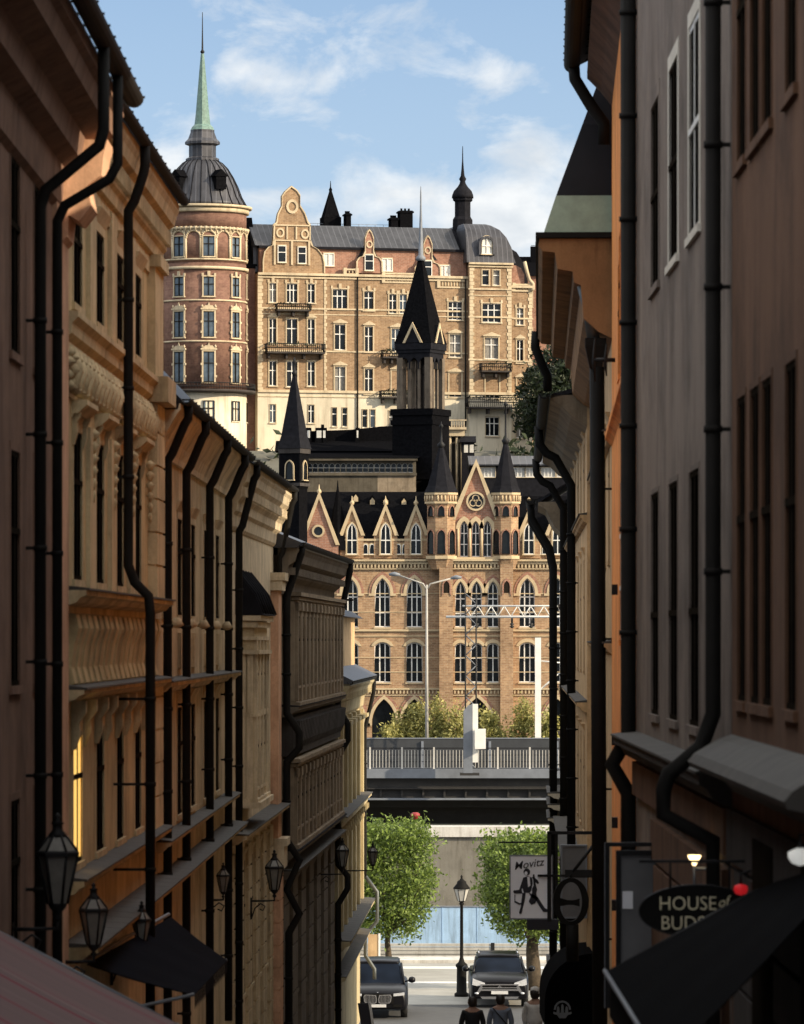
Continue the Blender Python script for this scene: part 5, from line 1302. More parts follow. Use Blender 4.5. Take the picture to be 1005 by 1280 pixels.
for u in (3.1, 6.1, 9.1):
    for za, zc in ((3.34, 4.8), (.52, 2.25)): mb = MB(); pilaster(mb, u - .4, u + .4, .05, za, zc); B.build(mb, 'pilaster', 'ochre_lt')
up = 6.6
B.pipe([(up, .36, 5.62), (up, .36, 5.40), (up, .34, 5.30), (up, .24, 5.0), (up, .17, 4.88), (up, .17, .85), (up, .24, .66), (up, .40, .50), (up, .42, .3), (up, .42, GB(54) + 1.8)], .058)

# ------------------------------------------------------------------ left C: cream with cove
C_ = Bld('cream_house', 'plain cream house front with coved eaves and three black drain pipes', 'house', (-3.2, 62.05), (-2.97, 82), GB(70), 'old town houses on the left side')
hs = []
for u in (2.2, 5.6, 9.0, 12.6, 16.2):
    hs.append(swin(C_, u, 1.15, .35, 1.7, .2, .1, 'flat', ('cream_c', 'frame_dk'))); hs.append(swin(C_, u, 1.15, -2.45, -.95, .2, .1, 'flat', ('cream_c', 'frame_dk')))
body(C_, 9, GB(70), 3.0, hs, 'cream_c')
cornice(C_, 0, C_.L, [(0, 3.06), (.34, 3.06), (.34, 2.98), (.30, 2.94), (.22, 2.80), (.12, 2.64), (.06, 2.50), (.05, 2.42), (0, 2.42)], 'cream_d')
gutter(C_, 0, C_.L, .40, 3.12, .075)
mb = MB(); mb.extu([(-.34, 3.12), (1.1, 4.6), (4.5, 5.4), (9.2, 3.1), (9.2, 2.98), (-.3, 2.98)], 0, C_.L); C_.build(mb, 'roof', 'roofy')
for u in ():
    mb = MB(); mb.box(u - .5, u + .5, .1, 2.2, 3.4, 4.55); mb.extu([(-.1, 4.55), (.1, 4.66), (2.3, 4.9), (2.3, 4.55)], u - .6, u + .6); o = C_.build(mb, 'roof_dormer', 'roof'); 
    m = MB(); m.box(u - .38, u + .38, .06, .098, 3.62 - C_.zb, 4.4 - C_.zb); m.build('dormer_window', 'glassb', o)
mb = MB(); mb.box(.6, 1.2, .5, 1.1, 3.4, 5.4); mb.box(.55, 1.25, .45, 1.15, 5.4, 5.5); C_.build(mb, 'chimney', 'slate')
ledge(C_, 0, C_.L, -.55, .22, .05, 'cream_c'); ledge(C_, 0, C_.L, -2.62, .2, .05, 'cream_c'); ledge(C_, 0, C_.L, -3.12, .32, .05, 'cream_c')
for px, zb_ in ((199, 0), (223, 0), (253, 0), (277, 0)):
    u = C_.u(px) - .3
    if 0.3 < u < C_.L: swan(C_, u, .40, 3.06, 2.36, GB(72) + 1.2, .06 + .004 * u / 10)
for u in (2.2, 5.6, 9.0, 12.6, 16.2): mb = MB(); mb.box(u - .42, u + .42, -.05, .01, -.4, .1); mb.lathe([(.02, .16), (.1, .2), (.04, .3)], u, -.16, 8); C_.build(mb, 'sill_panel', 'cream_c')

# ------------------------------------------------------------------ left D: buff with big cornice and oriel
D_ = Bld('buff_house', 'buff house with large sunlit stepped cornice and a bay window under a dark sheet roof', 'house', (-2.97, 82.05), (-2.62, 98), GB(90), 'old town houses on the left side')
body(D_, 9, GB(90), 2.9, [swin(D_, u, .85, -2.6, -1.0, .2, .1, 'flat', ('cream_d', 'frame_dk')) for u in (9.6, 12.5)] + [swin(D_, u, 1.1, -6.4, -4.0, .2, .1, 'flat', ('cream_c', 'frame_dk')) for u in (1.9, 4.6, 7.3, 10, 12.6)], 'cream_d')
cornice(D_, 0, D_.L + .25, [(0, 3.02), (.38, 3.02), (.38, 2.92), (.34, 2.86), (.31, 2.72), (.24, 2.64), (.22, 2.44), (.16, 2.36), (.14, 2.22), (.08, 2.16), (.06, 1.96), (.02, 1.9), (0, 1.9)], 'cream_d', dent=(2.46, 2.62, .05, .29, .3))
gutter(D_, 0, D_.L + .2, .44, 3.08, .075)
mb = MB(); mb.extu([(-.38, 3.08), (4.5, 5.2), (9.3, 3.05), (9.3, 2.95), (-.34, 2.95)], 0, D_.L + .2); D_.build(mb, 'roof', 'roofgl')
swan(D_, 1.0, .44, 3.02, 1.9, GB(84) + 1, .066); swan(D_, D_.L - .25, .44, 3.02, 1.7, 1.0, .06)
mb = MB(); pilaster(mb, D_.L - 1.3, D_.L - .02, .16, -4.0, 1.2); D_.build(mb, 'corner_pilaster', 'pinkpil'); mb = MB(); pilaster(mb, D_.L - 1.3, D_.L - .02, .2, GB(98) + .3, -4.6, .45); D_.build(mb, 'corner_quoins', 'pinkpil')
mb = MB(); mb.box(D_.L - 1.4, D_.L, -.3, 0, 1.2, 1.36); mb.box(D_.L - 1.38, D_.L, -.24, 0, 1.0, 1.2); D_.build(mb, 'pilaster_capital', 'cream_d'); mb = MB(); mb.box(D_.L - 1.4, D_.L, -.34, 0, -4.15, -4.0); mb.box(D_.L - 1.4, D_.L, -.28, 0, -4.6, -4.15); D_.build(mb, 'pilaster_base', 'cream_d')
# oriel
u0, u1, pr = 2.2, 6.6, .33; mb = MB(); mb.box(u0, u1, -pr, 0, -2.95, .34); o = D_.build(mb, 'bay_window', 'cream_c')
mb = MB(); zs = D_.zb
def sub(m, nm, mat, par=None): m.v = [(a, b, c - zs) for a, b, c in m.v]; return m.build(nm, mat, par or o)
for zz, d, t in ((.34, .12, .09), (.22, .07, .1), (.0, .05, .06), (-.25, .09, .07), (-1.35, .04, .05), (-2.95, .12, .1), (-2.85, .07, .06)): mb.box(u0 - d, u1 + d, -pr - d, 0, zz, zz + t)
sub(mb, 'bay_mouldings', 'cream_d')
mb = MB()
for u in (u0 + .02, u0 + 1.1, u0 + 2.2, u0 + 3.3, u1 - .3): mb.box(u, u + .26, -pr - .05, -pr + .01, -2.8, 0)
for y in (-pr + .02, -.18): mb.box(u0 - .045, u0 + .01, y, y + .1, -1.3, -.25); mb.box(u0 - .03, u0 + .01, y, y + .12, -2.8, -1.35)
sub(mb, 'bay_pilasters', 'cream_d')
for u in (u0 + .68, u0 + 1.78, u0 + 2.88, u0 + 3.9):
    f = put_window(o, u, -1.25 - zs, win_mesh(.62, .98, .002, 1, (.66,), None, 0, .05, .006, None, .05, ('cream_d', 'frame_dk'), .04, .003), -pr - .01, glass='glass_st'); f = put_window(o, u, -2.6 - zs, win_mesh(.62, 1.1, .002, 1, (.66,), None, 0, .05, .006, None, .05, ('cream_d', 'frame_dk'), .04, .003), -pr - .01, glass='glass_st')
mb = MB(); mb.extu([(-pr - .16, .44), (-pr - .02, .8), (-.02, 1.22), (0, 1.22), (0, .44)], u0 - .12, u1 + .12)
for u in [u0 + k * (u1 - u0) / 5 for k in range(6)]: mb.tube([(u, -pr - .16, .46), (u, -pr - .02, .82), (u, -.02, 1.24)], .03, 4)
sub(mb, 'bay_roof', 'slate2')
ledge(D_, 0, D_.L, -3.35, .32, .06, 'cream_d', 'ledge')
rusticate(D_, 0, D_.L - 1.35, GB(90) + .3, -3.7, [(u, 1.1) for u in (1.9, 4.6, 7.3, 10, 12.6)], 'cream_c', .06, .44)

# ------------------------------------------------------------------ left E: dark fluted house
E = Bld('fluted_house', 'shadowy dark brown house with fluted bays, ribbed ledges and heavy overhanging eaves', 'house', (-2.52, 98.1), (-1.75, 120), GB(110), 'old town houses on the left side')
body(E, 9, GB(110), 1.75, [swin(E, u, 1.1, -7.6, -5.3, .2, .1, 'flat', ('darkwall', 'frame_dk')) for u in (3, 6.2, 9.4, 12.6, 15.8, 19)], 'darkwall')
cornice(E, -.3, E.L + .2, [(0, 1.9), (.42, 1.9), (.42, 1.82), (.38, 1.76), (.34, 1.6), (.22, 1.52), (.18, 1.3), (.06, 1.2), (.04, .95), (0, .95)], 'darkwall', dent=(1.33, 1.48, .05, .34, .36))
gutter(E, -.3, E.L + .3, .47, 1.98, .08)
mb = MB(); mb.extu([(-.46, 2.0), (4.5, 4.0), (9.3, 1.98), (9.3, 1.88), (-.42, 1.88)], -.4, E.L + .35); E.build(mb, 'roof', 'roofgl')
E.pipe([(.1, .47, 1.9), (.1, .45, 1.76), (.1, .16, .9), (.1, .16, -1.5), (.1, .42, -1.9), (.1, .42, -2.2), (.1, .16, -2.5), (.1, .16, -4.1), (.1, .42, -4.5), (.1, .16, -5.1), (.1, .42, -5.6), (.1, .2, -6.0), (.1, .2, GB(98) + .4)], .08)
ue = E.L - .1
E.pipe([(ue, .47, 1.9), (ue, .45, 1.7), (ue, .16, .3), (ue, .16, -1.7), (ue, .4, -2.1), (ue, .4, -2.5), (ue, .16, -2.9), (ue, .16, -5.6), (ue, .4, -5.9), (ue, .4, -6.2), (ue, .16, -6.6), (ue, .16, GB(120) + .4)], .08)
def bay(b, u0, u1, pr, z0, z1, mat, fl=1.5):
    mb = MB(); mb.box(u0, u1, -pr, 0, z0, z1); o = b.build(mb, 'bay_window', mat); n = int((u1 - u0) / fl); fl = (u1 - u0) / n; m = MB()
    for k in range(n + 1):
        u = u0 + k * fl; m.box(max(u0, u - .22), min(u1, u + .22), -pr - .05, -pr + .01, z0 + .08, z1 - .15); m.box(max(u0, u - .27), min(u1, u + .27), -pr - .08, -pr + .01, z1 - .34, z1 - .16)
    for y in (-pr + .03, -pr * .5): m.box(u0 - .05, u0 + .01, y, y + .1, z0 + .08, z1 - .15)
    for zz, d, t in ((z0 - .02, .1, .08), (z1 - .12, .07, .06), (z1 - .04, .12, .08)): m.box(u0 - d, u1 + d, -pr - d, 0, zz, zz + t)
    m.v = [(a, y, c - b.zb) for a, y, c in m.v]; m.build('pilaster_order', mat, o)
    ms = win_mesh(.72, z1 - z0 - .85, .002, 1, (.66,), None, 0, .05, .006, None, .05, (mat, 'frame_dk'), .045, .003)
    for k in range(n): put_window(o, u0 + (k + .5) * fl, z0 + .4 - b.zb, ms, -pr - .01, glass='glass_st')
    return o
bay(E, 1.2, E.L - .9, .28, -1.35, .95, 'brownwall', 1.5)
ledge(E, .8, E.L - .3, -1.38, .36, .07, 'darkwall', 'slate2')
mb = MB(); u = 1.2
while u < E.L - .8: mb.extu([(0, -1.62), (-.38, -1.68), (-.34, -2.1), (-.22, -2.34), (0, -2.4)], u, u + .3); u += .6
mb.box(1.0, E.L - .7, -.25, 0, -2.4, -1.6); E.build(mb, 'ribbed_apron', 'stone_dk')
bay(E, 1.2, E.L - .9, .26, -4.3, -2.5, 'brownwall', 1.5)
ledge(E, .6, E.L - .2, -4.35, .36, .07, 'darkwall', 'slate2'); ledge(E, .3, E.L - .1, -5.25 + .5, .34, .06, 'darkwall', 'ledge')
rusticate(E, .4, E.L - .3, GB(110) + .3, -5.0, [(u, 1.1) for u in (3, 6.2, 9.4, 12.6, 15.8, 19)], 'darkwall', .08, .5)

# ------------------------------------------------------------------ left F: yellow end house
F_ = Bld('yellow_house', 'pale yellow end house catching the sun at the bottom of the street', 'house', (-1.72, 120.05), (-1.225, 140), GB(130), 'old town houses on the left side')
hs = []
for u in (2, 5.2, 8.4, 11.6, 14.8, 18):
    hs.append(swin(F_, u, 1.0, -4.2, -2.4, .2, .12, 'flat', ('yellow', 'frame_dk'))); hs.append(swin(F_, u, 1.0, -7.3, -5.4, .2, .12, 'flat', ('yellow', 'frame_dk')))
body(F_, 9, GB(130), -1.2, hs, 'yellow')
cornice(F_, 0, F_.L + .2, [(0, -1.1), (.42, -1.1), (.42, -1.2), (.36, -1.28), (.3, -1.5), (.14, -1.6), (.1, -1.9), (0, -2.0)], 'yellow', dent=(-1.5, -1.34, .05, .34, .4))
gutter(F_, 0, F_.L + .2, .42, -1.05, .08)
mb = MB(); mb.extu([(-.5, -1.02), (.5, -.52), (1.2, -.5), (9.2, -1.0), (9.2, -1.15), (-.42, -1.15)], 0, F_.L + .3); F_.build(mb, 'roof', 'roofgl')
mb = MB(); mb.box(2, F_.L - 1, .12, 6, -.9, .62); o = F_.build(mb, 'attic_storey', 'beige'); 
mb = MB(); mb.extu([(-.12, .62), (.2, .82), (3, 1.6), (6.2, .62)], 1.8, F_.L - .8); F_.build(mb, 'attic_roof', 'roof')
for u in (.02, 3.4, 6.6, 9.8, 13.0, 16.2, F_.L - .7): mb = MB(); mb.box(u, u + .6, -.12, .01, -7.6, -2.0); F_.build(mb, 'pilaster', 'yellow')
mb = MB(); mb.box(0, F_.L + .05, -.22, .01, -4.7, -4.5); F_.build(mb, 'string_course', 'yellow')
ledge(F_, 0, F_.L + .1, -4.45, .34, .07, 'yellow'); ledge(F_, 0, F_.L + .2, -7.55, .42, .1, 'yellow'); ledge(F_, 0, F_.L + .1, -8.45, .3, .08, 'yellow')
for u in (2, 5.2, 8.4, 11.6, 14.8, 18):
    for s_ in (-.75, .75): mb = MB(); console(mb, u + s_, -4.7, .55, .18, .3); F_.build(mb, 'console', 'yellow')
    mb = MB(); mb.extu([(0, -2.1), (-.3, -2.1), (-.3, -2.2), (0, -2.36)], u - .8, u + .8); F_.build(mb, 'window_hood', 'yellow')
ue = F_.L + .02
F_.pipe([(ue, .42, -1.1), (ue, .40, -1.5), (ue, .14, -2.6), (ue, .14, -6.6), (ue, .14, -6.9)], .06)
F_.pipe([(ue, .16, -6.9), (ue, .5, -7.35), (ue, .5, -8.2), (ue, .16, -8.6), (ue, .16, -9.2), (ue, .42, -9.6), (ue, .42, -9.9)], .06, 'pipegrey')

# ================================================================== right side
def Rb(name, label, far, near, Ym, grp='old town houses on the right side'): return Bld(name, label, 'house', far, near, GB(Ym), grp)
R1 = Rb('rust_house', 'dim rust brown house front at the right edge with tall narrow windows', (2.45, 35.65), (2.45, 12), 30)
hs = []
for Y in (34.6, 33.3, 32.2, 30.2, 28.0, 25.0, 21.5):
    u = 35.65 - Y
    for z0, z1 in ((-.44, 1.75), (3.45, 5.3)): hs.append(swin(R1, u, .85, z0, z1, .22, .05, None, ('rust', 'frame_dk'), (.6,)))
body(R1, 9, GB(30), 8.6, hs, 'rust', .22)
R2 = Rb('grey_house', 'grey lilac plaster house with white trimmed upper windows between two black drain pipes', (2.45, 50.2), (2.45, 35.7), 44)
hs = []
for px, pb in ((819, 0), (842, 0), (868, 0)):
    Y = 2.45 * FPX / (px - CX); u = 50.2 - Y
    hs.append(swin(R2, u, 1.4, -.72, 1.42, .2, .05, None, ('grey', 'frame_dk'), (.45,)))
    hs.append(swin(R2, u, 1.4, 3.42, 5.2, .12, .14, None, ('lintel' if px > 830 else 'grey', 'white' if px > 860 else 'frame_dk'), (.5,)))
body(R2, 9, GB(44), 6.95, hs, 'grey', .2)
for ua_, ub_ in ((-.05, 3.3), (7.4, R2.L)): mb = MB(); mb.box(ua_, ub_, .02, 9, 6.95, 8.7); R2.build(mb, 'attic_storey', 'grey')  # added blocks out of view, gap between them shaped to let sun through
up = R2.L - .1
R2.pipe([(.15, .09, 8.7), (.15, .09, -1.0), (.15, .26, -1.3), (.15, .09, -1.6), (.15, .09, GB(50) + .3)], .085)
R2.pipe([(up, .13, 9.0), (up, .13, -.55), (up, .22, -.8), (up, .46, -1.0), (up, .50, -1.12), (up, .5, -1.3), (up, .13, -1.5), (up, .13, GB(38) + .3)], .062)
# shop cornice of grey and rust house
ledge(R2, 0, R2.L, -1.0, .24, .08, 'stone_dk', 'ledge', 'shop_cornice')
mb = MB(); mb.extu([(0, -1.26), (-.06, -1.26), (-.06, -1.6), (0, -1.6)], .3, R2.L); R2.build(mb, 'shop_fascia', 'rust')
mb = MB(); mb.extu([(0, -.70), (-.10, -.73), (-.28, -.84), (-.33, -.90), (-.31, -.94), (-.12, -.98), (0, -1.12)], 0, 9); o = R1.build(mb, 'shop_canopy', 'ledge')
mb = MB()
for k in range(7): 
    mb.box(.1 + (k % 2) * .8, 8.8, -.05, .005, -1.62 - k * .42, -1.24 - k * .42)
R1.build(mb, 'stone_courses', 'stone_dk')
for u in (3.0, 7.0): mb = MB(); mb.box(u, u + 1.6, -.07, .0, -3.6, -1.35); R1.build(mb, 'doorway', 'frame_dk')
mb = MB()
for k in range(6): mb.box(4 + (k % 2) * .5, R2.L - .2, -.06, .005, -2.1 - k * .42, -1.72 - k * .42)
R2.build(mb, 'stone_courses', 'rust')

R3 = Rb('orange_house', 'bright orange plaster house with shuttered window and iron bracket', (3.06, 70), (2.452, 50.3), 60)
hs = [swin(R3, R3.u(776) , .9, .0, 2.0, .16, .06, None, ('orange', 'white'), (.33, .66)), swin(R3, 7.2, .9, 3.1, 4.9, .16, .06, None, ('orange', 'frame_dk')), swin(R3, R3.u(775), .9, 3.4, 5.2, .16, .06, None, ('orange', 'frame_dk'))]
body(R3, 9, GB(60), 8.4, hs, 'orange', .16)
mb = MB(); mb.extu([(0, 3.0), (-.1, 3.0), (-.1, 2.92), (-.05, 2.88), (0, 2.82)], 0, R3.L); R3.build(mb, 'string_course', 'orange'); mb = MB(); mb.extu([(0, 8.3), (-.36, 8.3), (-.36, 8.2), (-.16, 8.0), (-.08, 7.9), (0, 7.8)], -.1, R3.L); R3.build(mb, 'cornice', 'rust')
gutter(R3, -.25, R3.L, .58, 8.42, .12); pitched(R3, R3.L, 9, 8.45, 2.5, 'roof', .5)
R3.pipe([(.3, .56, 8.4), (.3, .54, 8.15), (.3, .3, 7.75), (.3, .12, 7.5), (.3, .12, 7.2)], .09)
u = R3.u(769); mb = MB(); mb.tube([(u, 0, Z(448, 66)), (u, -.3, Z(448, 66))], .03, 6)
for q, s_ in ((-.12, .22), (-.28, .3)): mb.tube([(u, q, Z(448, 66) - s_), (u, q - .02, Z(448, 66)), (u, q, Z(448, 66) + s_)], [.01, .03, .01], 6)
R3.build(mb, 'iron_bracket', 'iron')
for zz in (-2.5, -1.4, -3.6, .6): mb = MB(); mb.box(6.0, 6.2, -.08, 0, zz, zz + .14); R3.build(mb, 'iron_clamp', 'iron')

R4 = Rb('green_roofed_house', 'tan house with deep stepped cornice and steep black roof edged in green copper', (3.69, 92), (3.07, 70.05), 80)
body(R4, 9, GB(80), 5.2, [swin(R4, u, .95, 1.2, 3.2, .2, .1, 'flat', ('beige', 'frame_dk')) for u in (3, 7, 11, 15, 19)], 'beige')
cornice(R4, 0, R4.L, [(0, 5.86), (1.06, 5.86), (1.08, 5.76), (1.02, 5.68), (.84, 5.66), (.80, 5.42), (.58, 5.38), (.56, 5.22), (.46, 5.18), (.42, 4.7), (.2, 4.5), (0, 4.4)], 'tan_dk')
R4L = R4.L
mb = MB(); mb.box(-.02, R4L + .06, -1.12, 0, 5.87, 5.95); mb.box(R4L - .7, R4L - .25, -.85, -.3, 5.78, 5.9); R4.build(mb, 'eaves_edge', 'gutter')
def frus(y0a, y0b, ua, ub, z0, z1, ins_y, ins_u, mb):
    a = [(ua, y0a, z0), (ub, y0a, z0), (ub, y0b, z0), (ua, y0b, z0)]; b = [(ua + ins_u, y0a + ins_y, z1), (ub - ins_u, y0a + ins_y, z1), (ub - ins_u, y0b - ins_y, z1), (ua + ins_u, y0b - ins_y, z1)]
    mb.add(a + b, [(0, 1, 5, 4), (1, 2, 6, 5), (2, 3, 7, 6), (3, 0, 4, 7), (4, 5, 6, 7)]); return b
mb = MB(); t = frus(-1.0, 10, 0, R4L, 5.95, 6.5, .18, .12, mb); R4.build(mb, 'copper_band', 'copperdk')
mb = MB(); frus(-.82, 9.82, 11, R4L - .12, 6.5, 9.3, 1.02, .5, mb); R4.build(mb, 'mansard_roof', 'roof')
mb = MB(); mb.box(12, 13.4, .3, 1.0, 7.2, 10.3); mb.box(11.9, 13.5, .2, 1.1, 10.3, 10.45); R4.build(mb, 'chimney', 'slate')
mb = MB(); 
for q in (0, .35): mb.bar((15 + q, -.2, 6.9), (15 + q, .55, 9.9), .03)
for k in range(12): mb.bar((15, -.2 + .75 * k / 12, 6.9 + 3 * k / 12), (15.35, -.2 + .75 * k / 12, 6.9 + 3 * k / 12), .02)
R4.build(mb, 'roof_ladder', 'steel')
mb = MB()
mb.box(16, 16.7, -.1, .9, 7.0, 7.7)
R4.build(mb, 'roof_vent', 'slate2')
R4.pipe([(.25, 1.12, 5.9), (.25, 1.14, 5.6), (.22, 1.02, 5.3), (.15, .9, 5.05), (.05, .9, 4.78)], .09, 'black')
# zinc downpipe with hopper
u = R4L - .3
mb = MB(); mb.tube([(u, -.42, 5.2), (u, -.34, 4.9), (u, -.26, 4.32)], .1, 10); R4.build(mb, 'drain_pipe', 'pipegrey')
mb = MB(); mb.lathe([(.09, 3.95), (.13, 4.0), (.22, 4.3), (.22, 4.42)], u, -.24, 4, pi / 4, True); R4.build(mb, 'rain_hopper', 'gutter')
mb = MB(); mb.tube([(u, -.22, 4.0), (u, -.17, GB(70) + .4)], .11, 12); 
for zz in (2.2, 0, -2.2, -4.4): mb.box(u - .02, u + .02, -.2, 0, zz, zz + .03)
R4.build(mb, 'drain_pipe', 'black')
ledge(R4, 0, R4L, 3.6 - .55, .12, .05, 'beige', 'ledge'); ledge(R4, 0, R4L, -.35 + .3, .12, .05, 'beige', 'ledge')

R5 = Rb('tan_house', 'narrow tan house front with dark overhanging eaves and shuttered windows', (4.36, 125), (3.55, 92.05), 108)
hs = []
for u in (4, 9, 14, 19, 24, 29):
    for z0, z1 in ((2.4, 3.9), (-.6, 1.6), (-3.8, -1.9)): hs.append(swin(R5, u, 1.0, z0, z1, .2, .1, 'flat', ('beige', 'frame_dk')))
body(R5, 9, GB(108), 4.5, hs, 'beige')
cornice(R5, 0, R5.L, [(0, 4.7), (.7, 4.7), (.7, 4.6), (.5, 4.5), (.3, 4.3), (0, 4.1)], 'brownwall'); gutter(R5, -.1, R5.L + .2, .82, 4.72, .11); pitched(R5, R5.L, 9, 4.72, 1.3, 'roof', .7)
for u, zz in ((19.5, 4.7), (.6, 4.7)):
    R5.pipe([(u, .88, zz), (u, .86, zz - .4), (u, .7, zz - .6), (u, .5, zz - .7), (u, .16, zz - 1.3), (u, .16, GB(108) + .3)], .1, 'black')
mb = MB(); mb.tube([(u, -.2, 0), (u, -.2, -4)], .05, 6)
ledge(R5, 0, R5.L, 2.4, .14, .05, 'beige', 'ledge'); ledge(R5, 0, R5.L, -1.2, .2, .06, 'beige', 'ledge'); ledge(R5, 0, R5.L, -4.6, .4, .06, 'beige', 'ledge')
R6 = Rb('last_house', 'last dark fronted house on the right beside the quay with bare pipes', (4.31, 131), (4.15, 125.05), 130)
hs = [swin(R6, u, 1.0, z0, z0 + 1.9, .2, .1, 'flat', ('grey', 'frame_dk')) for u in (1.6, 4.2) for z0 in (-8, -4.6, -1.2)]
body(R6, 9, GB(130), 3.4, hs, 'lstone2')
cornice(R6, -.2, R6.L, [(0, 3.6), (.6, 3.6), (.6, 3.5), (.4, 3.4), (.2, 3.0), (0, 2.8)], 'brownwall'); gutter(R6, -.4, R6.L, .8, 3.66, .13); pitched(R6, R6.L, 9, 3.66, 3, 'roof', .6)
for u in (.3, R6.L - .4): R6.pipe([(u, .8, 3.6), (u, .78, 3.2), (u, .3, 2.4), (u, .2, 1.9), (u, .2, GB(130) + .3)], .1, 'black')
for zz in (-4.0, -4.3, -4.65, -8.6): ledge(R6, 0, R6.L + .1, zz, .35, .05, 'lstone2', 'ledge')
# ================================================================== wall lanterns
def lantern(px, ytop, ybot, Y, wall_x, label, back=False, scroll=False):
    H = Z(ytop, Y) - Z(ybot, Y); x0 = X(px, Y); z0 = Z(ybot, Y)
    o = empty('wall_lantern', (x0, Y, z0), 0, label, 'lantern', 'wall lanterns along the left side'); k = H
    m = MB(); m.lathe([(.01, 0), (.05 * k, .03 * k), (.02 * k, .07 * k), (.07 * k, .12 * k), (.085 * k, .15 * k), (.085 * k, .17 * k)], 0, 0, 8)
    m.lathe([(.20 * k, .60 * k), (.20 * k, .64 * k), (.18 * k, .655 * k)], 0, 0, 6, 0, True)
    for i in range(6):
        a = i * pi / 3; m.bar((.09 * k * cos(a), .09 * k * sin(a), .16 * k), (.185 * k * cos(a), .185 * k * sin(a), .61 * k), .018 * k)
        m.bar((.185 * k * cos(a), .185 * k * sin(a), .65 * k), (.075 * k * cos(a), .075 * k * sin(a), .79 * k), .016 * k)
    m.build('frame', 'iron', o)
    MB().lathe([(.078 * k, .17 * k), (.172 * k, .60 * k)], 0, 0, 6, 0, True).build('lamp_glass', 'lanternglass', o)
    MB().lathe([(.172 * k, .65 * k), (.073 * k, .785 * k)], 0, 0, 6, 0, True).build('top_glass', 'lanternglass', o)
    MB().lathe([(.02 * k, .18 * k), (.035 * k, .25 * k), (.035 * k, .42 * k), (.01, .46 * k)], 0, 0, 8).build('bulb', 'bulb', o)
    MB().lathe([(.08 * k, .78 * k), (.085 * k, .80 * k), (.05 * k, .84 * k), (.045 * k, .89 * k), (.065 * k, .905 * k), (.02 * k, .93 * k), (.035 * k, .965 * k), (.005, k)], 0, 0, 8).build('cap', 'iron', o)
    m = MB(); w_ = wall_x - x0; m.tube([(0, 0, .02), (0, 0, -.06 * k), (w_ * .5, 0, -.07 * k), (w_, 0, -.07 * k)], .018, 6)
    s_ = -1 if w_ < 0 else 1; zz = -.09 * k
    m.tube([(w_, 0, zz - .28), (w_ - s_ * .05, 0, zz - .12), (w_ - s_ * .16, 0, zz - .03), (w_ - s_ * .24, 0, zz - .08), (w_ - s_ * .2, 0, zz - .16), (w_ - s_ * .14, 0, zz - .13)], .012, 6)
    m.box(min(w_, w_ + s_ * .03), max(w_, w_ + s_ * .03), -.05, .05, zz - .32, zz + .08)
    m.build('bracket', 'iron', o); return o
lantern(72, 1016, 1152, 42, -3.40, 'largest dim lantern on the near left pink wall')
lantern(117, 1103, 1196, 47.5, -3.38, 'second lantern from the left above the navy awning corner')
lantern(177, 1126, 1190, 54, -3.25, 'dim lantern half hidden behind the navy awning edge')
lantern(279, 1078, 1122, 75, -3.02, 'lantern with scroll bracket above the right end of the navy awning')
lantern(343, 1062, 1122, 88, -2.75, 'lantern in front of the salmon corner strip')
lantern(428, 1047, 1090, 113, -1.95, 'lantern between dark fluted house and yellow house')
lantern(466, 1052, 1086, 124, -1.58, 'rightmost lantern of the left row seen against the green tree')

# ================================================================== awnings
def slab(o, name, mat, quad, th=.02, par=None):
    q = [Vector(p) for p in quad]; n = (q[1] - q[0]).cross(q[3] - q[0]).normalized() * th
    m = MB(); m.add([tuple(p) for p in q] + [tuple(p - n) for p in q], [(0, 1, 2, 3), (7, 6, 5, 4), (0, 4, 5, 1), (1, 5, 6, 2), (2, 6, 7, 3), (3, 7, 4, 0)]); return m.build(name, mat, o)
def grid_slab(o, name, mat, q, nu=14, nv=6, sag=.03, th=.012):
    q = [Vector(p) for p in q]; m = MB(); vs = []
    for j in range(nv + 1):
        for i in range(nu + 1):
            u, v = i / nu, j / nv; p = q[0].lerp(q[1], u).lerp(q[3].lerp(q[2], u), v); p.z -= sag * sin(pi * v) + .012 * sin(u * nu * pi / 2) * sin(pi * v); vs.append(p)
    k = len(vs); m.v = [tuple(p) for p in vs] + [(p.x, p.y, p.z - th) for p in vs]
    for j in range(nv):
        for i in range(nu):
            a = j * (nu + 1) + i; f = [a, a + 1, a + nu + 2, a + nu + 1]; m.f += [f, [x + k for x in reversed(f)]]; m.mi += [0, 0]; m.sm += [True, True]
    return m.build(name, mat, o)
# rose striped awning, near left
o = empty('striped_awning', (-2.2, 28, 0), 0, 'dusty rose striped awning sloping across the bottom left corner', 'awning')
L_ = lambda x, y, z: (x + 2.2, y - 28, z)
grid_slab(o, 'canvas', 'rose', [L_(-3.40, 26, -2.40), L_(-3.40, 40, -2.40), L_(-1.87, 40, -3.2), L_(-1.87, 26, -3.2)], 10, 10, .02)
m = MB(); m.tube([L_(-1.87, 40.05, -3.22), L_(-1.87, 26, -3.22)], .025, 8); m.tube([L_(-3.40, 40.05, -2.42), L_(-1.87, 40.05, -3.22)], .018, 8); m.build('frame', 'steel', o)
m = MB()
m.add([L_(-1.86, 40, -3.24), L_(-1.86, 26, -3.24), L_(-1.86, 26, -3.45), L_(-1.86, 40, -3.45)], [(0, 1, 2, 3)]); m.build('valance', 'rose', o)
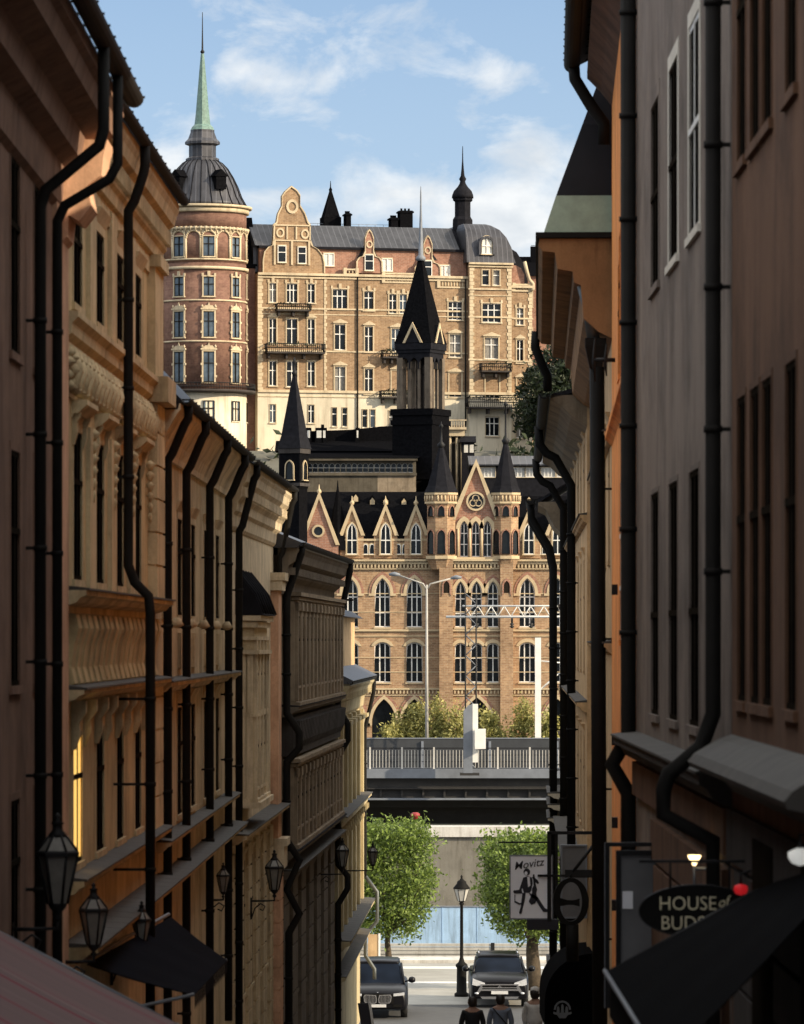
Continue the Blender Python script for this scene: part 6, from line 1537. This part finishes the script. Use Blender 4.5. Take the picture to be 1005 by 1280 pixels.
# navy awning over the shop front of the ochre house
o = empty('navy_awning', (-3, 54, -3.5), 0, 'dark navy fabric awning with pale top rail on the ochre house', 'awning')
L_ = lambda x, y, z: (x + 3, y - 54, z + 3.5)
a, b, c, d = (X(108, 50), 50, Z(1205, 50)), (X(214, 57), 57, Z(1146, 57)), (X(284, 57), 57, Z(1200, 57)), (X(243, 50), 50, Z(1243, 50))
grid_slab(o, 'canvas', 'navy', [L_(*a), L_(*b), L_(*c), L_(*d)], 16, 6, .02)
m = MB(); m.tube([L_(a[0] - .03, a[1], a[2] + .03), L_(b[0] - .03, b[1], b[2] + .03)], .022, 8); m.build('top_rail', 'steel', o)
m = MB(); n = 28
for i in range(n):
    p, q = Vector(L_(*c)).lerp(Vector(L_(*d)), i / n), Vector(L_(*c)).lerp(Vector(L_(*d)), (i + .9) / n); mm = (p + q) / 2
    m.add([tuple(p), tuple(q), (q.x, q.y, q.z - .12), (mm.x, mm.y, mm.z - .17), (p.x, p.y, p.z - .12)], [(0, 1, 2, 3, 4)])
m.build('valance', 'navy', o)
m = MB(); m.tube([L_(*c), (c[0] + 3 - .9, 3, c[2] + 3.5 - .25)], .02, 6); m.tube([L_(*d), (d[0] + 3 - .9, -4, d[2] + 3.5 - .2)], .02, 6); m.build('arms', 'steel', o)
# black awning, near right
o = empty('black_awning', (2, 30, -2), 0, 'large black awning with pale front rail across the bottom right corner', 'awning')
L_ = lambda x, y, z: (x - 2, y - 30, z + 2)
fo, fw = (X(758, 32), 32, Z(1214, 32)), (2.43, 32, Z(1104, 32))
grid_slab(o, 'canvas', 'blackcanvas', [L_(*fw), L_(2.43, 25, fw[2] + .54), L_(fo[0], 25, fo[2]), L_(*fo)], 14, 6, .02)
m = MB(); m.tube([L_(fo[0] - .01, 32.02, fo[2]), L_(fo[0] - .01, 25, fo[2])], .016, 8); m.build('front_rail', 'steel', o)
m = MB(); m.tube([L_(fo[0], 32.05, fo[2] - .02), L_(2.43, 32.05, fw[2] - .02)], .014, 8); m.build('side_rail', 'iron', o)
m = MB(); m.add([L_(fo[0] + .02, 32, fo[2] - .02), L_(fo[0] + .02, 25, fo[2] - .02), L_(fo[0] + .02, 25, fo[2] - .30), L_(fo[0] + .02, 32, fo[2] - .30)], [(0, 1, 2, 3)]); m.build('valance', 'blackcanvas', o)
# black rounded door canopy with crest
Yc = 90; o = empty('domed_canopy', (3.3, Yc, Z(1290, Yc)), 0, 'black rounded canopy with a pale crest over a doorway on the right', 'canopy')
zb_ = Z(1290, Yc); xw = X(742, Yc) - 3.3; xo = X(681, Yc) - 3.3; zt = Z(1192, Yc) - zb_; z1 = Z(1250, Yc) - zb_
prof = [(xw, z1 - .5), (xw, zt)] + [(xw + (xo - xw) * sin(t * pi / 16), z1 + (zt - z1) * cos(t * pi / 16)) for t in range(1, 9)] + [(xo, z1 - .5)]
MB().ext(prof, 0, 3.5).build('hood', 'blackcanvas', o)
m = MB(); cx_ = X(703, Yc) - 3.3; cz = Z(1262, Yc) - zb_
m.ring([(cx_ + .16 * cos(t), cz + .17 * sin(t)) for t in [pi * .0 + i * pi / 8 for i in range(9)]], [(cx_ + .125 * cos(t), cz + .135 * sin(t)) for t in [i * pi / 8 for i in range(9)]], -.02, -.002)
for q, h in ((-.08, .07), (0, .11), (.08, .07)): m.ext([(cx_ + q - .028, cz - .05), (cx_ + q, cz - .1), (cx_ + q + .028, cz - .05), (cx_ + q + .02, cz + h - .03), (cx_ + q, cz + h), (cx_ + q - .02, cz + h - .03)], -.02, -.002)
m.ext([(cx_ - .17, cz - .08), (cx_ - .1, cz - .1), (cx_ - .06, cz - .16), (cx_ + .06, cz - .16), (cx_ + .1, cz - .1), (cx_ + .17, cz - .08), (cx_ + .17, cz - .04), (cx_ + .09, cz - .06), (cx_ - .09, cz - .06), (cx_ - .17, cz - .04)], -.02, -.002)
m.build('crest', 'steel', o)

# ================================================================== signs
def text(body, parent, loc, size, mat, rz=0, shear=0, ext=.004, name='lettering', sx=1, align='CENTER', rot=0, off=0):
    cu = bpy.data.curves.new(name, 'FONT'); cu.body = body; cu.size = size; cu.extrude = ext; cu.align_x = align; cu.align_y = 'CENTER'; cu.shear = shear; cu.resolution_u = 3
    cu.materials.append(M[mat]); o = bpy.data.objects.new(name, cu); COL.objects.link(o); o.parent = parent; o.location = loc; o.rotation_euler = (pi / 2, rot, rz); o.scale = (sx, 1, 1); cu.offset = off
    bpy.context.view_layer.update(); me = bpy.data.meshes.new_from_object(o.evaluated_get(bpy.context.evaluated_depsgraph_get())); me.name = name; mx = o.matrix_basis.copy(); bpy.data.objects.remove(o)
    o = bpy.data.objects.new(name, me); COL.objects.link(o); o.parent = parent; o.matrix_basis = mx; return o
# pub sign: pale panel with a seated cello player
Ys = 88; k = Ys / FPX; xc = X(664, Ys); zc = Z(1109, Ys)
o = empty('pub_sign', (xc, Ys, zc), 0, 'pale hanging pub sign with script lettering above a drawn cello player', 'sign')
W2, H2 = 26.5 * k, 39.5 * k
MB().box(-W2, W2, 0, .06, -H2, H2).build('panel', 'signgrey', o)
m = MB(); m.ring([(-W2 - .01, -H2 - .01), (-W2 - .01, H2 + .01), (W2 + .01, H2 + .01), (W2 + .01, -H2 - .01), (-W2 - .01, -H2 - .01)], [(-W2 + .012, -H2 + .012), (-W2 + .012, H2 - .012), (W2 - .012, H2 - .012), (W2 - .012, -H2 + .012), (-W2 + .012, -H2 + .012)], -.006, .066); m.build('edge', 'steel', o)
text('Movitz', o, (-.05, -.006, H2 - .16), .205, 'ink', shear=.32, rot=rad(-9), sx=.98, ext=.003, off=.001)
m = MB()
def blob(pts, s=1.0): m.ext([(x * k, z * k) for x, z in pts], -.012, -.001)
# figure coordinates in photo pixels from the panel centre (x right, z up)
blob([(-8 + 4.2 * cos(i * pi / 6) + 2.5, 19 + 4.6 * sin(i * pi / 6)) for i in range(12)])           # hair
blob([(-10, 12), (-4, 14), (1, 12), (2, 5), (0, -4), (-2, -7), (-9, -7), (-11, -1), (-13, -4), (-15, -3), (-12, 6)])   # coat
blob([(1, 13), (4, 12), (8, 9), (10, 5), (8, 4), (3, 8)])                                          # bow arm
blob([(-22, -4), (-12, -3), (-11, -8), (-21, -8), (-22.5, -6)])                                    # stool
blob([(-11, -7), (-7, -7), (-8, -16), (-10, -24), (-12, -33), (-15, -33), (-15, -31), (-13, -24), (-12, -15)])    # near leg
blob([(-3, -7), (2, -9), (8, -12), (13, -20), (17, -26), (21, -28), (21, -31), (15, -31), (9, -22), (5, -15), (0, -12)])   # far leg
blob([(2, 16), (4, 16), (6, 2), (7.5, -3), (6, -8), (8, -14), (5, -20), (0, -22), (-3, -18), (-1, -12), (1, -7), (1, -2), (3, 2)])  # cello
blob([(-21, -9), (-20, -9), (-20, -17), (-14, -20), (-10, -19), (-10, -21), (-15, -22), (-21, -19)])
m.build('musician_drawing', 'ink', o)
m = MB(); 
m = MB(); m.ext([((-6.5 + 2 * cos(i * pi / 4)) * k, (17.5 + 2.5 * sin(i * pi / 4)) * k) for i in range(8)], -.018, -.012); m.ext([(x * k, z * k) for x, z in [(-5, 13), (-2, 13), (-1, 2), (-4, 0)]], -.018, -.012); m.build('drawing_highlights', 'signgrey', o)
MB().box(-W2 * .2, W2 * 1.3, -.02, .1, -H2 - 14 * k, -H2 - .01).build('lower_plate', 'ink', o)
m = MB(); m.box(X(684, Ys) - xc, X(689, Ys) - xc, -.03, .02, Z(1152, Ys) - zc, Z(1040, Ys) - zc); m.box(X(694, Ys) - xc, X(697.5, Ys) - xc, .03, .07, Z(1110, Ys) - zc, Z(1040, Ys) - zc)
m.box(X(684, Ys) - xc, X(745, Ys) - xc, -.03, .03, Z(1043, Ys) - zc, Z(1039, Ys) - zc); m.box(X(623, Ys) - xc, X(686, Ys) - xc, .0, .03, Z(1054, Ys) - zc, Z(1052, Ys) - zc)
m.box(X(672, Ys) - xc, X(745, Ys) - xc, -.05, -.02, Z(1096, Ys) - zc, Z(1093, Ys) - zc); m.box(X(706, Ys) - xc, X(745, Ys) - xc, -.055, -.015, Z(1097, Ys) - zc, Z(1087, Ys) - zc)
m.tube([(X(716, Ys) - xc, -.03, Z(1090, Ys) - zc), (X(745, Ys) - xc, -.03, Z(1052, Ys) - zc)], .03, 6); m.build('bracket', 'iron', o)
# ring shaped sign
Yr = 84; k = Yr / FPX; o = empty('ring_sign', (X(713.5, Yr), Yr, Z(1127, Yr)), 0, 'black oval ring sign with a waisted crossbar in front of the pub sign', 'sign')
m = MB(); n = 32; m.ring([(22.5 * k * cos(i * 2 * pi / n), 30 * k * sin(i * 2 * pi / n)) for i in range(n + 1)], [(14 * k * cos(i * 2 * pi / n), 24.5 * k * sin(i * 2 * pi / n)) for i in range(n + 1)], -.07, .07)
m.build('ring', 'black', o)
m = MB(); m.ext([(x * k, z * k) for x, z in [(-15, 5), (-11, 4), (-4, 2), (3, 2), (11, 4), (11, -6), (3, -4), (-4, -4), (-15, -6)]], -.05, .05); m.build('crossbar', 'black', o)
m = MB(); m.tube([(2 * k, 0, -29 * k), (2 * k, 0, -75 * k)], .11, 10); m.build('stem', 'black', o); m = MB(); m.tube([(0, 0, 30 * k), (0, 0, 35 * k)], .02, 6); m.build('hanger', 'black', o)
# glazed box sign behind them
Yg = 92; k = Yg / FPX; o = empty('box_sign', (X(718, Yg), Yg, Z(1102, Yg)), 0, 'grey framed translucent box sign behind the black ring sign', 'sign')
MB().box(-15.5 * k, 14.5 * k, 0, .12, -44 * k, 44 * k).build('panel', 'haze', o)
m = MB(); m.ring([(-17 * k, -46 * k), (-17 * k, 46 * k), (16 * k, 46 * k), (16 * k, -46 * k), (-17 * k, -46 * k)], [(-14.6 * k, -44 * k), (-14.6 * k, 44 * k), (14 * k, 44 * k), (14 * k, -44 * k), (-14.6 * k, -44 * k)], -.03, .15); m.build('frame', 'steel', o)
# oval hanging sign
Yo = 33.6; k = Yo / FPX; o = empty('oval_sign', (X(872, Yo), Yo, Z(1139, Yo)), 0, 'black oval hanging sign with thin pale gold capitals half hidden by the black awning', 'sign')
MB().ext([(73 * k * cos(i * pi / 24), 32.5 * k * sin(i * pi / 24)) for i in range(48)], 0, .035).build('plate', 'black', o)
m = MB(); m.ring([(74 * k * cos(i * pi / 24), 33.5 * k * sin(i * pi / 24)) for i in range(49)], [(72 * k * cos(i * pi / 24), 31.5 * k * sin(i * pi / 24)) for i in range(49)], -.008, .043); m.build('rim', 'iron', o)
text('HOUSE', o, (-12.5 * k, -.006, 9 * k), 21.5 * k * 1.15, 'gold', sx=.92, ext=.002, off=-.0015)
text('of', o, (31 * k, -.006, 11 * k), 17 * k, 'gold', shear=.4, ext=.002, rot=rad(-12))
text('BUDS', o, (-18.5 * k, -.006, -15.5 * k), 21.5 * k * 1.15, 'gold', sx=.92, ext=.002, off=-.0015)
for s_ in (-34, 40): m = MB(); m.tube([(s_ * k, .015, 28 * k), (s_ * k, .015, 62 * k)], .008, 6); m.build('hanger', 'iron', o)
m = MB(); m.box(-73 * k, 108 * k, .0, .03, 60.5 * k, 64 * k); m.tube([(35 * k, .015, 60 * k), (100 * k, .015, 20 * k)], .008, 6); m.build('bracket', 'iron', o)
# framed panels
Yp = 46; k = Yp / FPX; o = empty('framed_panel', (X(805, Yp), Yp, Z(1150, Yp)), 0, 'tall grey panel in a black metal frame beside the orange house', 'panel')
MB().box(-32 * k, 26 * k, 0, .03, -110 * k, 81 * k).build('panel', 'haze', o)
m = MB()
for f0 in ((-35, 30, 87, 81), (-49, 18, 97, 92)):
    m.box(f0[0] * k, f0[1] * k, -.03, .05, f0[3] * k, f0[2] * k); m.box(f0[0] * k, (f0[0] + 6) * k, -.031, .051, -110 * k, (f0[3] + .2) * k)
m.build('frame', 'iron', o)
MB().box(-27 * k, -14 * k, -.012, -.001, 14 * k, 36 * k).build('notice', 'signgrey', o)
m = MB(); m.box(-49.6 * k, -48.8 * k, -.04, .0, -110 * k, 97 * k); m.build('edge_strip', 'steel', o)
# lamps by the shop
Yl = 37; k = Yl / FPX; o = empty('shop_uplight', (X(868, Yl), Yl, Z(1076, Yl)), 0, 'small lit cone lamp glowing warm above the oval sign', 'lamp')
MB().lathe([(1.5 * k, -6 * k), (8 * k, 5 * k), (8 * k, 7 * k)], 0, 0, 12).build('shade', 'warm', o)
m = MB(); m.tube([(0, 0, -6 * k), (0, 0, -38 * k)], .01, 6); m.tube([(0, 0, -10 * k), (X(905, Yl) - X(868, Yl), 0, -10 * k)], .012, 6); m.build('stem', 'steel', o)
Yl = 33; k = Yl / FPX; o = empty('red_lamp', (X(926, Yl), Yl, Z(1112, Yl)), 0, 'small glowing red lamp beside the oval sign', 'lamp')
MB().lathe([(1, -6), (8, -5), (10, 0), (9, 6), (2, 8)] and [(a * k, b * k) for a, b in ((1, -7), (7, -5), (9, 0), (8, 5), (1, 7))], 0, 0, 14).build('globe', 'red', o)
m = MB(); m.tube([(0, 0, 7 * k), (0, 0, 20 * k), (20 * k, 0, 26 * k)], .01, 6); m.build('stem', 'iron', o)
Yl = 28; k = Yl / FPX; o = empty('white_shop_lamp', (X(1000, Yl), Yl, Z(1070, Yl)), 0, 'bright white shop lamp cut by the right picture edge', 'lamp')
MB().lathe([(a * k, b * k) for a, b in ((2, -12), (10, -9), (15, -2), (15, 5), (4, 10))], 0, 0, 16).build('globe', 'whiteglow', o)
m = MB(); m.tube([(0, 0, 10 * k), (0, 0, 26 * k), (30 * k, 0, 30 * k)], .012, 6); m.build('arm', 'iron', o)

# ================================================================== cars (front towards the camera)
def loft(mb, secs, cap=True):
    n = len(secs[0]); 
    for s_ in secs: mb.v += [tuple(p) for p in s_]
    for i in range(len(secs) - 1):
        for j in range(n): mb.f.append([i * n + j, i * n + (j + 1) % n, (i + 1) * n + (j + 1) % n, (i + 1) * n + j]); mb.mi.append(mb.m); mb.sm.append(True)
    if cap:
        mb.f.append(list(range(n - 1, -1, -1))); mb.mi.append(mb.m); mb.sm.append(False); q = (len(secs) - 1) * n; mb.f.append([q + j for j in range(n)]); mb.mi.append(mb.m); mb.sm.append(False)
def ringsec(y, hw, z0, z1, top=None, r=.12):
    top = top or hw * .93; pts = [(-hw * .96, z0), (-hw, z0 + r), (-hw, (z0 + z1) / 2), (-hw * .985, z1 - r), (-top, z1 - r * .25), (-top * .8, z1 + .012), (0, z1 + .03)]
    pts += [(-x, z) for x, z in reversed(pts[:-1])]; return [(x, y, z) for x, z in pts]
def car(px, Y, hw, H, kind, label):
    o = empty('parked_car', (X(px, Y), Y, -11.9 + .03), 0, label, 'car', 'cars parked on the quay'); L = 4.6; zh = .98 if kind == 'kidney' else 1.02; zb0 = .26
    b = MB(); loft(b, [ringsec(0, hw * .86, .34, zh - .22), ringsec(.08, hw * .93, .28, zh - .14), ringsec(.35, hw * .985, zb0, zh - .04), ringsec(1.15, hw, zb0, zh + .04), ringsec(2.6, hw, zb0, zh + .08), ringsec(3.9, hw, zb0, zh + .1), ringsec(4.45, hw * .96, .32, zh + .04), ringsec(4.6, hw * .88, .4, zh - .1)])
    b = b.build('body', 'carpaint', o)
    g = MB(); zr_ = H - .05
    def gs(y, hw_, z): return [(-hw_, y, zh - .02), (-hw_ * .98, y, z - .1) if z > zh + .1 else (-hw_ * .98, y, z), (-hw_ * .86, y, z), (hw_ * .86, y, z), (hw_ * .98, y, z - .1) if z > zh + .1 else (hw_ * .98, y, z), (hw_, y, zh - .02)]
    loft(g, [gs(1.1, hw * .86, zh + .05), gs(1.85, hw * .78, zr_ - .06), gs(2.1, hw * .76, zr_), gs(3.7, hw * .76, zr_), gs(4.4, hw * .82, zh + .12)])
    for i in range(len(g.sm)): g.sm[i] = False
    g.build('windows', 'carglass', o)
    r_ = MB(); loft(r_, [[(x, y, z) for x, z in ((-w_, zz), (-w_ * .9, zz + .05), (0, zz + .075), (w_ * .9, zz + .05), (w_, zz))] for y, w_, zz in ((1.86, hw * .70, zr_ - .06), (2.1, hw * .73, zr_ - .01), (3.7, hw * .73, zr_ - .01), (4.0, hw * .7, zr_ - .06))]); r_.build('roof', 'carpaint', o)
    for s_ in (-1, 1):
        p_ = MB(); p_.tube([(s_ * hw * .87, 1.08, zh + .03), (s_ * hw * .77, 1.88, zr_ - .04)], .035, 6); p_.build('windscreen_pillar', 'carpaint', o)
        m = MB(); m.tube([(s_ * hw * .9, 1.45, zh + .08), (s_ * (hw + .04), 1.42, zh + .12)], .025, 6); m.lathe([(.02, 0), (.1, .03), (.115, .1), (.09, .17), (.02, .2)], s_ * (hw + .12), 1.42, 10); m.v = [(x, y, z) if i < 12 else (x, y, z + zh + .04) for i, (x, y, z) in enumerate(m.v)]; m.build('mirror', 'carpaint', o)
        h = MB(); x0, x1 = (.52, .88) if kind == 'kidney' else (.48, .9)
        if kind == 'kidney': pts = [(x0 * hw, .70), (x0 * hw, .78), (x1 * hw, .82), (x1 * hw, .73)]
        else: pts = [(x0 * hw, .72), (x0 * hw + .02, .80), (x1 * hw, .93), (x1 * hw + .02, .74), (x1 * hw - .12, .70)]
        pts = [(s_ * x, z) for x, z in pts]; pts = pts if s_ > 0 else pts[::-1]
        h.ext(pts, -.035, .25); h.build('headlight', 'headglass', o)
        for y in (.85, 3.65):
            w_ = MB(); q = []
            for (rr, xx) in ((.34, -.11), (.36, -.09), (.36, .09), (.34, .11)): q.append([(s_ * (hw - .13) + xx, y + rr * cos(t * pi / 10), .34 + rr * sin(t * pi / 10)) for t in range(20)])
            loft(w_, q); wl = w_.build('wheel', 'tyre', o); rm = MB(); loft(rm, [[(s_ * (hw - .13) + xx, y + .22 * cos(t * pi / 8), .34 + .22 * sin(t * pi / 8)) for t in range(16)] for xx in (-.115, .115)]); rm.build('rim', 'chrome', wl)
    if kind == 'kidney':
        for s_ in (-1, 1):
            g = MB(); P_ = [(.03, .50), (.02, .62), (.05, .74), (.40, .76), (.44, .70), (.42, .54), (.37, .48), (.09, .47)]
            P2 = [(s_ * x, z) for x, z in P_]; I2 = [(s_ * (.225 + (x - .225) * .86), .615 + (z - .615) * .82) for x, z in P_]
            g.ring(P2 + P2[:1], I2 + I2[:1], -.09, .02); gr = g.build('grille', 'chrome', o)
            g = MB()
            for q in range(8): x = s_ * (.08 + q * .043); g.box(x - .008, x + .008, -.06, -.04, .50, .73)
            g.build('grille_bars', 'chrome', gr)
        g = MB(); g.box(-.5, .5, -.03, .0, .47, .77); g.build('grille_back', 'black', o)
        MB().box(-.27, .27, -.1, -.06, .36, .45).build('licence_plate', 'plate', o)
        m = MB(); m.box(-hw * .8, -hw * .5, -.02, .05, .36, .44); m.build('air_intake', 'black', o); m = MB(); m.box(hw * .5, hw * .8, -.02, .05, .36, .44); m.build('air_intake', 'black', o)
        MB().lathe([(.03, 0), (.03, .01)], 0, -.02, 10).build('badge', 'chrome', o, (0, -.05, .82))
    else:
        g = MB(); g.ext([(-.5, .56), (.5, .56), (.56, .74), (-.56, .74)], -.03, .05); g.build('grille_back', 'black', o)
        g = MB(); g.ext([(-.62, .76), (.62, .76), (.6, .725), (-.6, .725)], -.07, .0); g.ext([(-.60, .655), (.60, .655), (.58, .63), (-.58, .63)], -.06, .0); g.ext([(-.66, .60), (.66, .60), (.62, .545), (-.62, .545)], -.08, 0); g.build('grille', 'chrome', o)
        for s_ in (-1, 1):
            g = MB(); p = [(s_ * .60, .74), (s_ * .70, .56), (s_ * .78, .44), (s_ * .72, .42), (s_ * .62, .52), (s_ * .54, .66)]; g.ext(p if s_ > 0 else p[::-1], -.07, .0); g.build('chrome_trim', 'chrome', o)
            MB().lathe([(.06, 0), (.07, .04), (.02, .06)], 0, 0, 10).build('fog_lamp', 'headglass', o, (s_ * .74, -.06, .44))
        MB().box(-.27, .27, -.11, -.07, .44, .54).build('licence_plate', 'plate', o)
        g = MB(); g.ext([(-.62, .36), (.62, .36), (.56, .28), (-.56, .28)], -.08, .05); g.build('skid_plate', 'chrome', o)
        g = MB()
        for i in range(3):
            a = pi / 2 + i * 2 * pi / 3; c, s_ = .0, .69; u = (cos(a), sin(a)); v = (-sin(a), cos(a))
            g.ext([(c, s_), (c + u[0] * .04 + v[0] * .022, s_ + u[1] * .04 + v[1] * .022), (c + u[0] * .08, s_ + u[1] * .08), (c + u[0] * .04 - v[0] * .022, s_ + u[1] * .04 - v[1] * .022)], -.095, -.075)
        g.build('badge', 'chrome', o)
        for s_ in (-1, 1): g = MB(); g.tube([(s_ * hw * .66, 2.1, zr_ + .09), (s_ * hw * .66, 3.6, zr_ + .09)], .02, 6); g.box(s_ * hw * .66 - .02, s_ * hw * .66 + .02, 2.1, 2.16, zr_, zr_ + .09); g.box(s_ * hw * .66 - .02, s_ * hw * .66 + .02, 3.54, 3.6, zr_, zr_ + .09); g.build('roof_rail', 'chrome', o)
    return o
car(472, 150.5, .96, 1.70, 'kidney', 'black car with twin upright grilles half hidden by the yellow house')
car(624.5, 155, .96, 1.60, 'shield', 'black off road car with broad chrome grille beside the quay lamp')

# ================================================================== people seen from behind
def person(px, Y, h, label, top, bottom, hat=None, turn=0, arm=.12, hairm='hair', bag=False):
    zg = G(Y) + .01; o = empty('person', (X(px, Y), Y, zg), turn, label, 'person'); s = h / 1.72
    def skinned(name, mat, V, E, R, par=o):
        me = bpy.data.meshes.new(name); me.from_pydata([(x * s, y * s, z * s) for x, y, z in V], E, []); me.materials.append(M[mat])
        ob = bpy.data.objects.new(name, me); COL.objects.link(ob); ob.parent = par
        md = ob.modifiers.new('skin', 'SKIN'); md.use_smooth_shade = True
        for i, r_ in enumerate(R): me.skin_vertices[0].data[i].radius = (r_[0] * s, r_[1] * s) if isinstance(r_, tuple) else (r_ * s, r_ * s)
        me.skin_vertices[0].data[0].use_root = True
        sb = ob.modifiers.new('sub', 'SUBSURF'); sb.levels = 1; sb.render_levels = 2; return ob
    # body: pelvis root, spine, neck, head, arms with hands, legs with feet
    V = [(0, 0, .95), (0, .01, 1.12), (0, 0, 1.32), (0, 0, 1.44), (0, .01, 1.52), (0, .02, 1.60), (0, .02, 1.68),
         (-.17, 0, 1.40), (-.24, .03, 1.14), (-.22, -.06 + arm, .92), (-.21, -.08 + arm, .84), (.17, 0, 1.40), (.24, .03, 1.14), (.22, -.06 + arm, .92), (.21, -.08 + arm, .84),
         (-.09, 0, .90), (-.10, .06, .50), (-.10, -.02, .09), (-.10, .12, .04), (.09, 0, .90), (.10, -.04, .50), (.10, .08, .09), (.10, .22, .04)]
    E_ = [(0, 1), (1, 2), (2, 3), (3, 4), (4, 5), (5, 6), (3, 7), (7, 8), (8, 9), (9, 10), (3, 11), (11, 12), (12, 13), (13, 14), (0, 15), (15, 16), (16, 17), (17, 18), (0, 19), (19, 20), (20, 21), (21, 22)]
    R = [(.15, .10), (.13, .09), (.16, .11), (.10, .08), .055, (.075, .09), (.07, .08), .055, .045, .034, .03, .055, .045, .034, .03, .085, .06, .042, .035, .085, .06, .042, .035]
    body_ = skinned('body', 'skin', V, E_, R)
    V = [(0, 0, .92), (0, .01, 1.12), (0, 0, 1.32), (0, 0, 1.42), (-.18, 0, 1.39), (-.25, .03, 1.14), (-.225, -.05 + arm, .94), (.18, 0, 1.39), (.25, .03, 1.14), (.225, -.05 + arm, .94)]
    skinned('jacket', top, V, [(0, 1), (1, 2), (2, 3), (3, 4), (4, 5), (5, 6), (3, 7), (7, 8), (8, 9)], [(.19, .13), (.17, .12), (.19, .135), (.12, .10), .075, .065, .052, .075, .065, .052], body_)
    V = [(0, 0, .96), (-.09, 0, .88), (-.10, .06, .50), (-.10, -.02, .12), (.09, 0, .88), (.10, -.04, .50), (.10, .08, .12)]
    skinned('trousers', bottom, V, [(0, 1), (1, 2), (2, 3), (0, 4), (4, 5), (5, 6)], [(.17, .125), .105, .08, .065, .105, .08, .065], body_)
    m = MB(); m.lathe([(.02, 1.735), (.07, 1.725), (.098, 1.67), (.10, 1.60), (.085, 1.54), (.05, 1.51)], 0, 0, 14); m.v = [(x * s, (y * 1.1 - .015) * s, z * s) for x, y, z in m.v]; m.build('hair', hairm, body_)
    # face, ears and separate curled fingers
    f = MB(); f.lathe([(.005, 1.565), (.014, 1.575), (.006, 1.60)], 0, .105, 6)
    for q in (-.035, .035): f.lathe([(.004, 1.602), (.011, 1.61), (.004, 1.618)], q, .10, 6)
    f.box(-.022, .022, .095, .108, 1.535, 1.541); f.v = [(x * s, y * s, z * s) for x, y, z in f.v]; f.build('face', 'skin', body_)
    for q in (-1, 1):
        e = MB(); e.lathe([(.008, 1.575), (.017, 1.60), (.01, 1.625)], q * .092, .01, 6); e.v = [(x * s, y * s, z * s) for x, y, z in e.v]; e.build('ear', 'skin', body_)
        hx_, hy_, hz2 = q * .212, -.085 + arm, .82; hd = MB()
        for i, ln in enumerate((.075, .088, .082, .066)):
            yy = hy_ + (i - 1.5) * .02; hd.tube([(hx_ * s, yy * s, hz2 * s), ((hx_ - q * .006) * s, yy * s, (hz2 - ln * .55) * s), ((hx_ - q * .028) * s, (yy + .004) * s, (hz2 - ln) * s)], [.0095 * s, .0085 * s, .006 * s], 6)
        hd.tube([((hx_ - q * .01) * s, (hy_ + .035) * s, (hz2 + .03) * s), ((hx_ - q * .03) * s, (hy_ + .055) * s, (hz2 - .005) * s), ((hx_ - q * .035) * s, (hy_ + .05) * s, (hz2 - .035) * s)], [.011 * s, .009 * s, .007 * s], 6)
        hd.build('fingers', 'skin', body_)
    if hat:
        m = MB(); m.lathe([(.105, 1.62), (.108, 1.68), (.09, 1.74), (.03, 1.765)], 0, 0, 14); m.lathe([(.13, 1.625), (.13, 1.635)], 0, .03, 14); m.v = [(x * s, y * 1.05 * s, z * s) for x, y, z in m.v]; m.build('cap', hat, body_)
    if bag:
        m = MB(); m.tube([(-.17 * s, -.10 * s, 1.44 * s), (0, -.155 * s, 1.25 * s), (.20 * s, -.13 * s, 1.0 * s)], .013 * s, 6); m.build('bag_strap', 'darkcloth', body_)
    return o
person(625.5, 98, 1.60, 'person in grey blue jacket with diagonal bag strap in front of the off road car', 'bluecloth', 'jeans', bag=True)
person(590.5, 97, 1.56, 'person all in black walking left of the grey blue jacket', 'darkcloth', 'darkcloth', arm=.05)
person(669, 99, 1.72, 'person in pale top and white cap beside the domed canopy', 'whitecloth', 'darkcloth', hat='whitecloth', turn=rad(-20))

# ================================================================== small street things
Yb_ = 122; o = empty('pavement_sign', (X(459, Yb_), Yb_, Z(1276, Yb_)), rad(18), 'leaning black pavement board with white edge by the yellow house', 'sign')
m = MB(); m.add([(-.14, 0, -.2), (.16, 0, -.2), (.10, .14, .44), (-.20, .14, .44), (-.14, .04, -.2), (.16, .04, -.2), (.10, .18, .44), (-.20, .18, .44)], [(0, 1, 2, 3), (7, 6, 5, 4), (1, 5, 6, 2), (0, 3, 7, 4), (3, 2, 6, 7)]); m.build('board', 'ink', o)
m = MB(); m.add([(.13, -.012, -.2), (.2, -.012, -.2), (.14, .128, .46), (.07, .128, .46), (.13, .05, -.2), (.2, .05, -.2), (.14, .19, .46), (.07, .19, .46)], [(0, 1, 2, 3), (7, 6, 5, 4), (1, 5, 6, 2), (0, 3, 7, 4), (3, 2, 6, 7)]); m.build('white_edge', 'white', o)
Yb_ = 170; o = empty('information_board', (X(467, Yb_), Yb_, -11.9), 0, 'beige board on a short post under the left lime tree', 'board')
MB().box(-.2, .17, 0, .12, Z(1200, Yb_) + 11.9, Z(1168, Yb_) + 11.9).build('board', 'beige', o); MB().box(.171, .24, -.02, .14, Z(1201, Yb_) + 11.9, Z(1167, Yb_) + 11.9).build('edge', 'white', o); MB().box(-.02, .1, .02, .1, 0, Z(1200, Yb_) + 11.9).build('post', 'iron', o)
# balcony-like sun lit sign shelf on dark house
Yq = 112; o = empty('slatted_sign', (X(376, Yq), Yq, Z(1232, Yq)), 0, 'small grey slatted board projecting low from the dark fluted house', 'board')
m = MB()
for i in range(5): m.box(-.27, .27, 0, .05, -.36 + i * .15, -.26 + i * .15)
m.build('slats', 'steel', o); m = MB(); m.box(-.62, -.3, .0, .05, -.34, -.31); m.box(-.3, .3, .05, .08, -.3, -.27); m.build('bracket', 'iron', o)
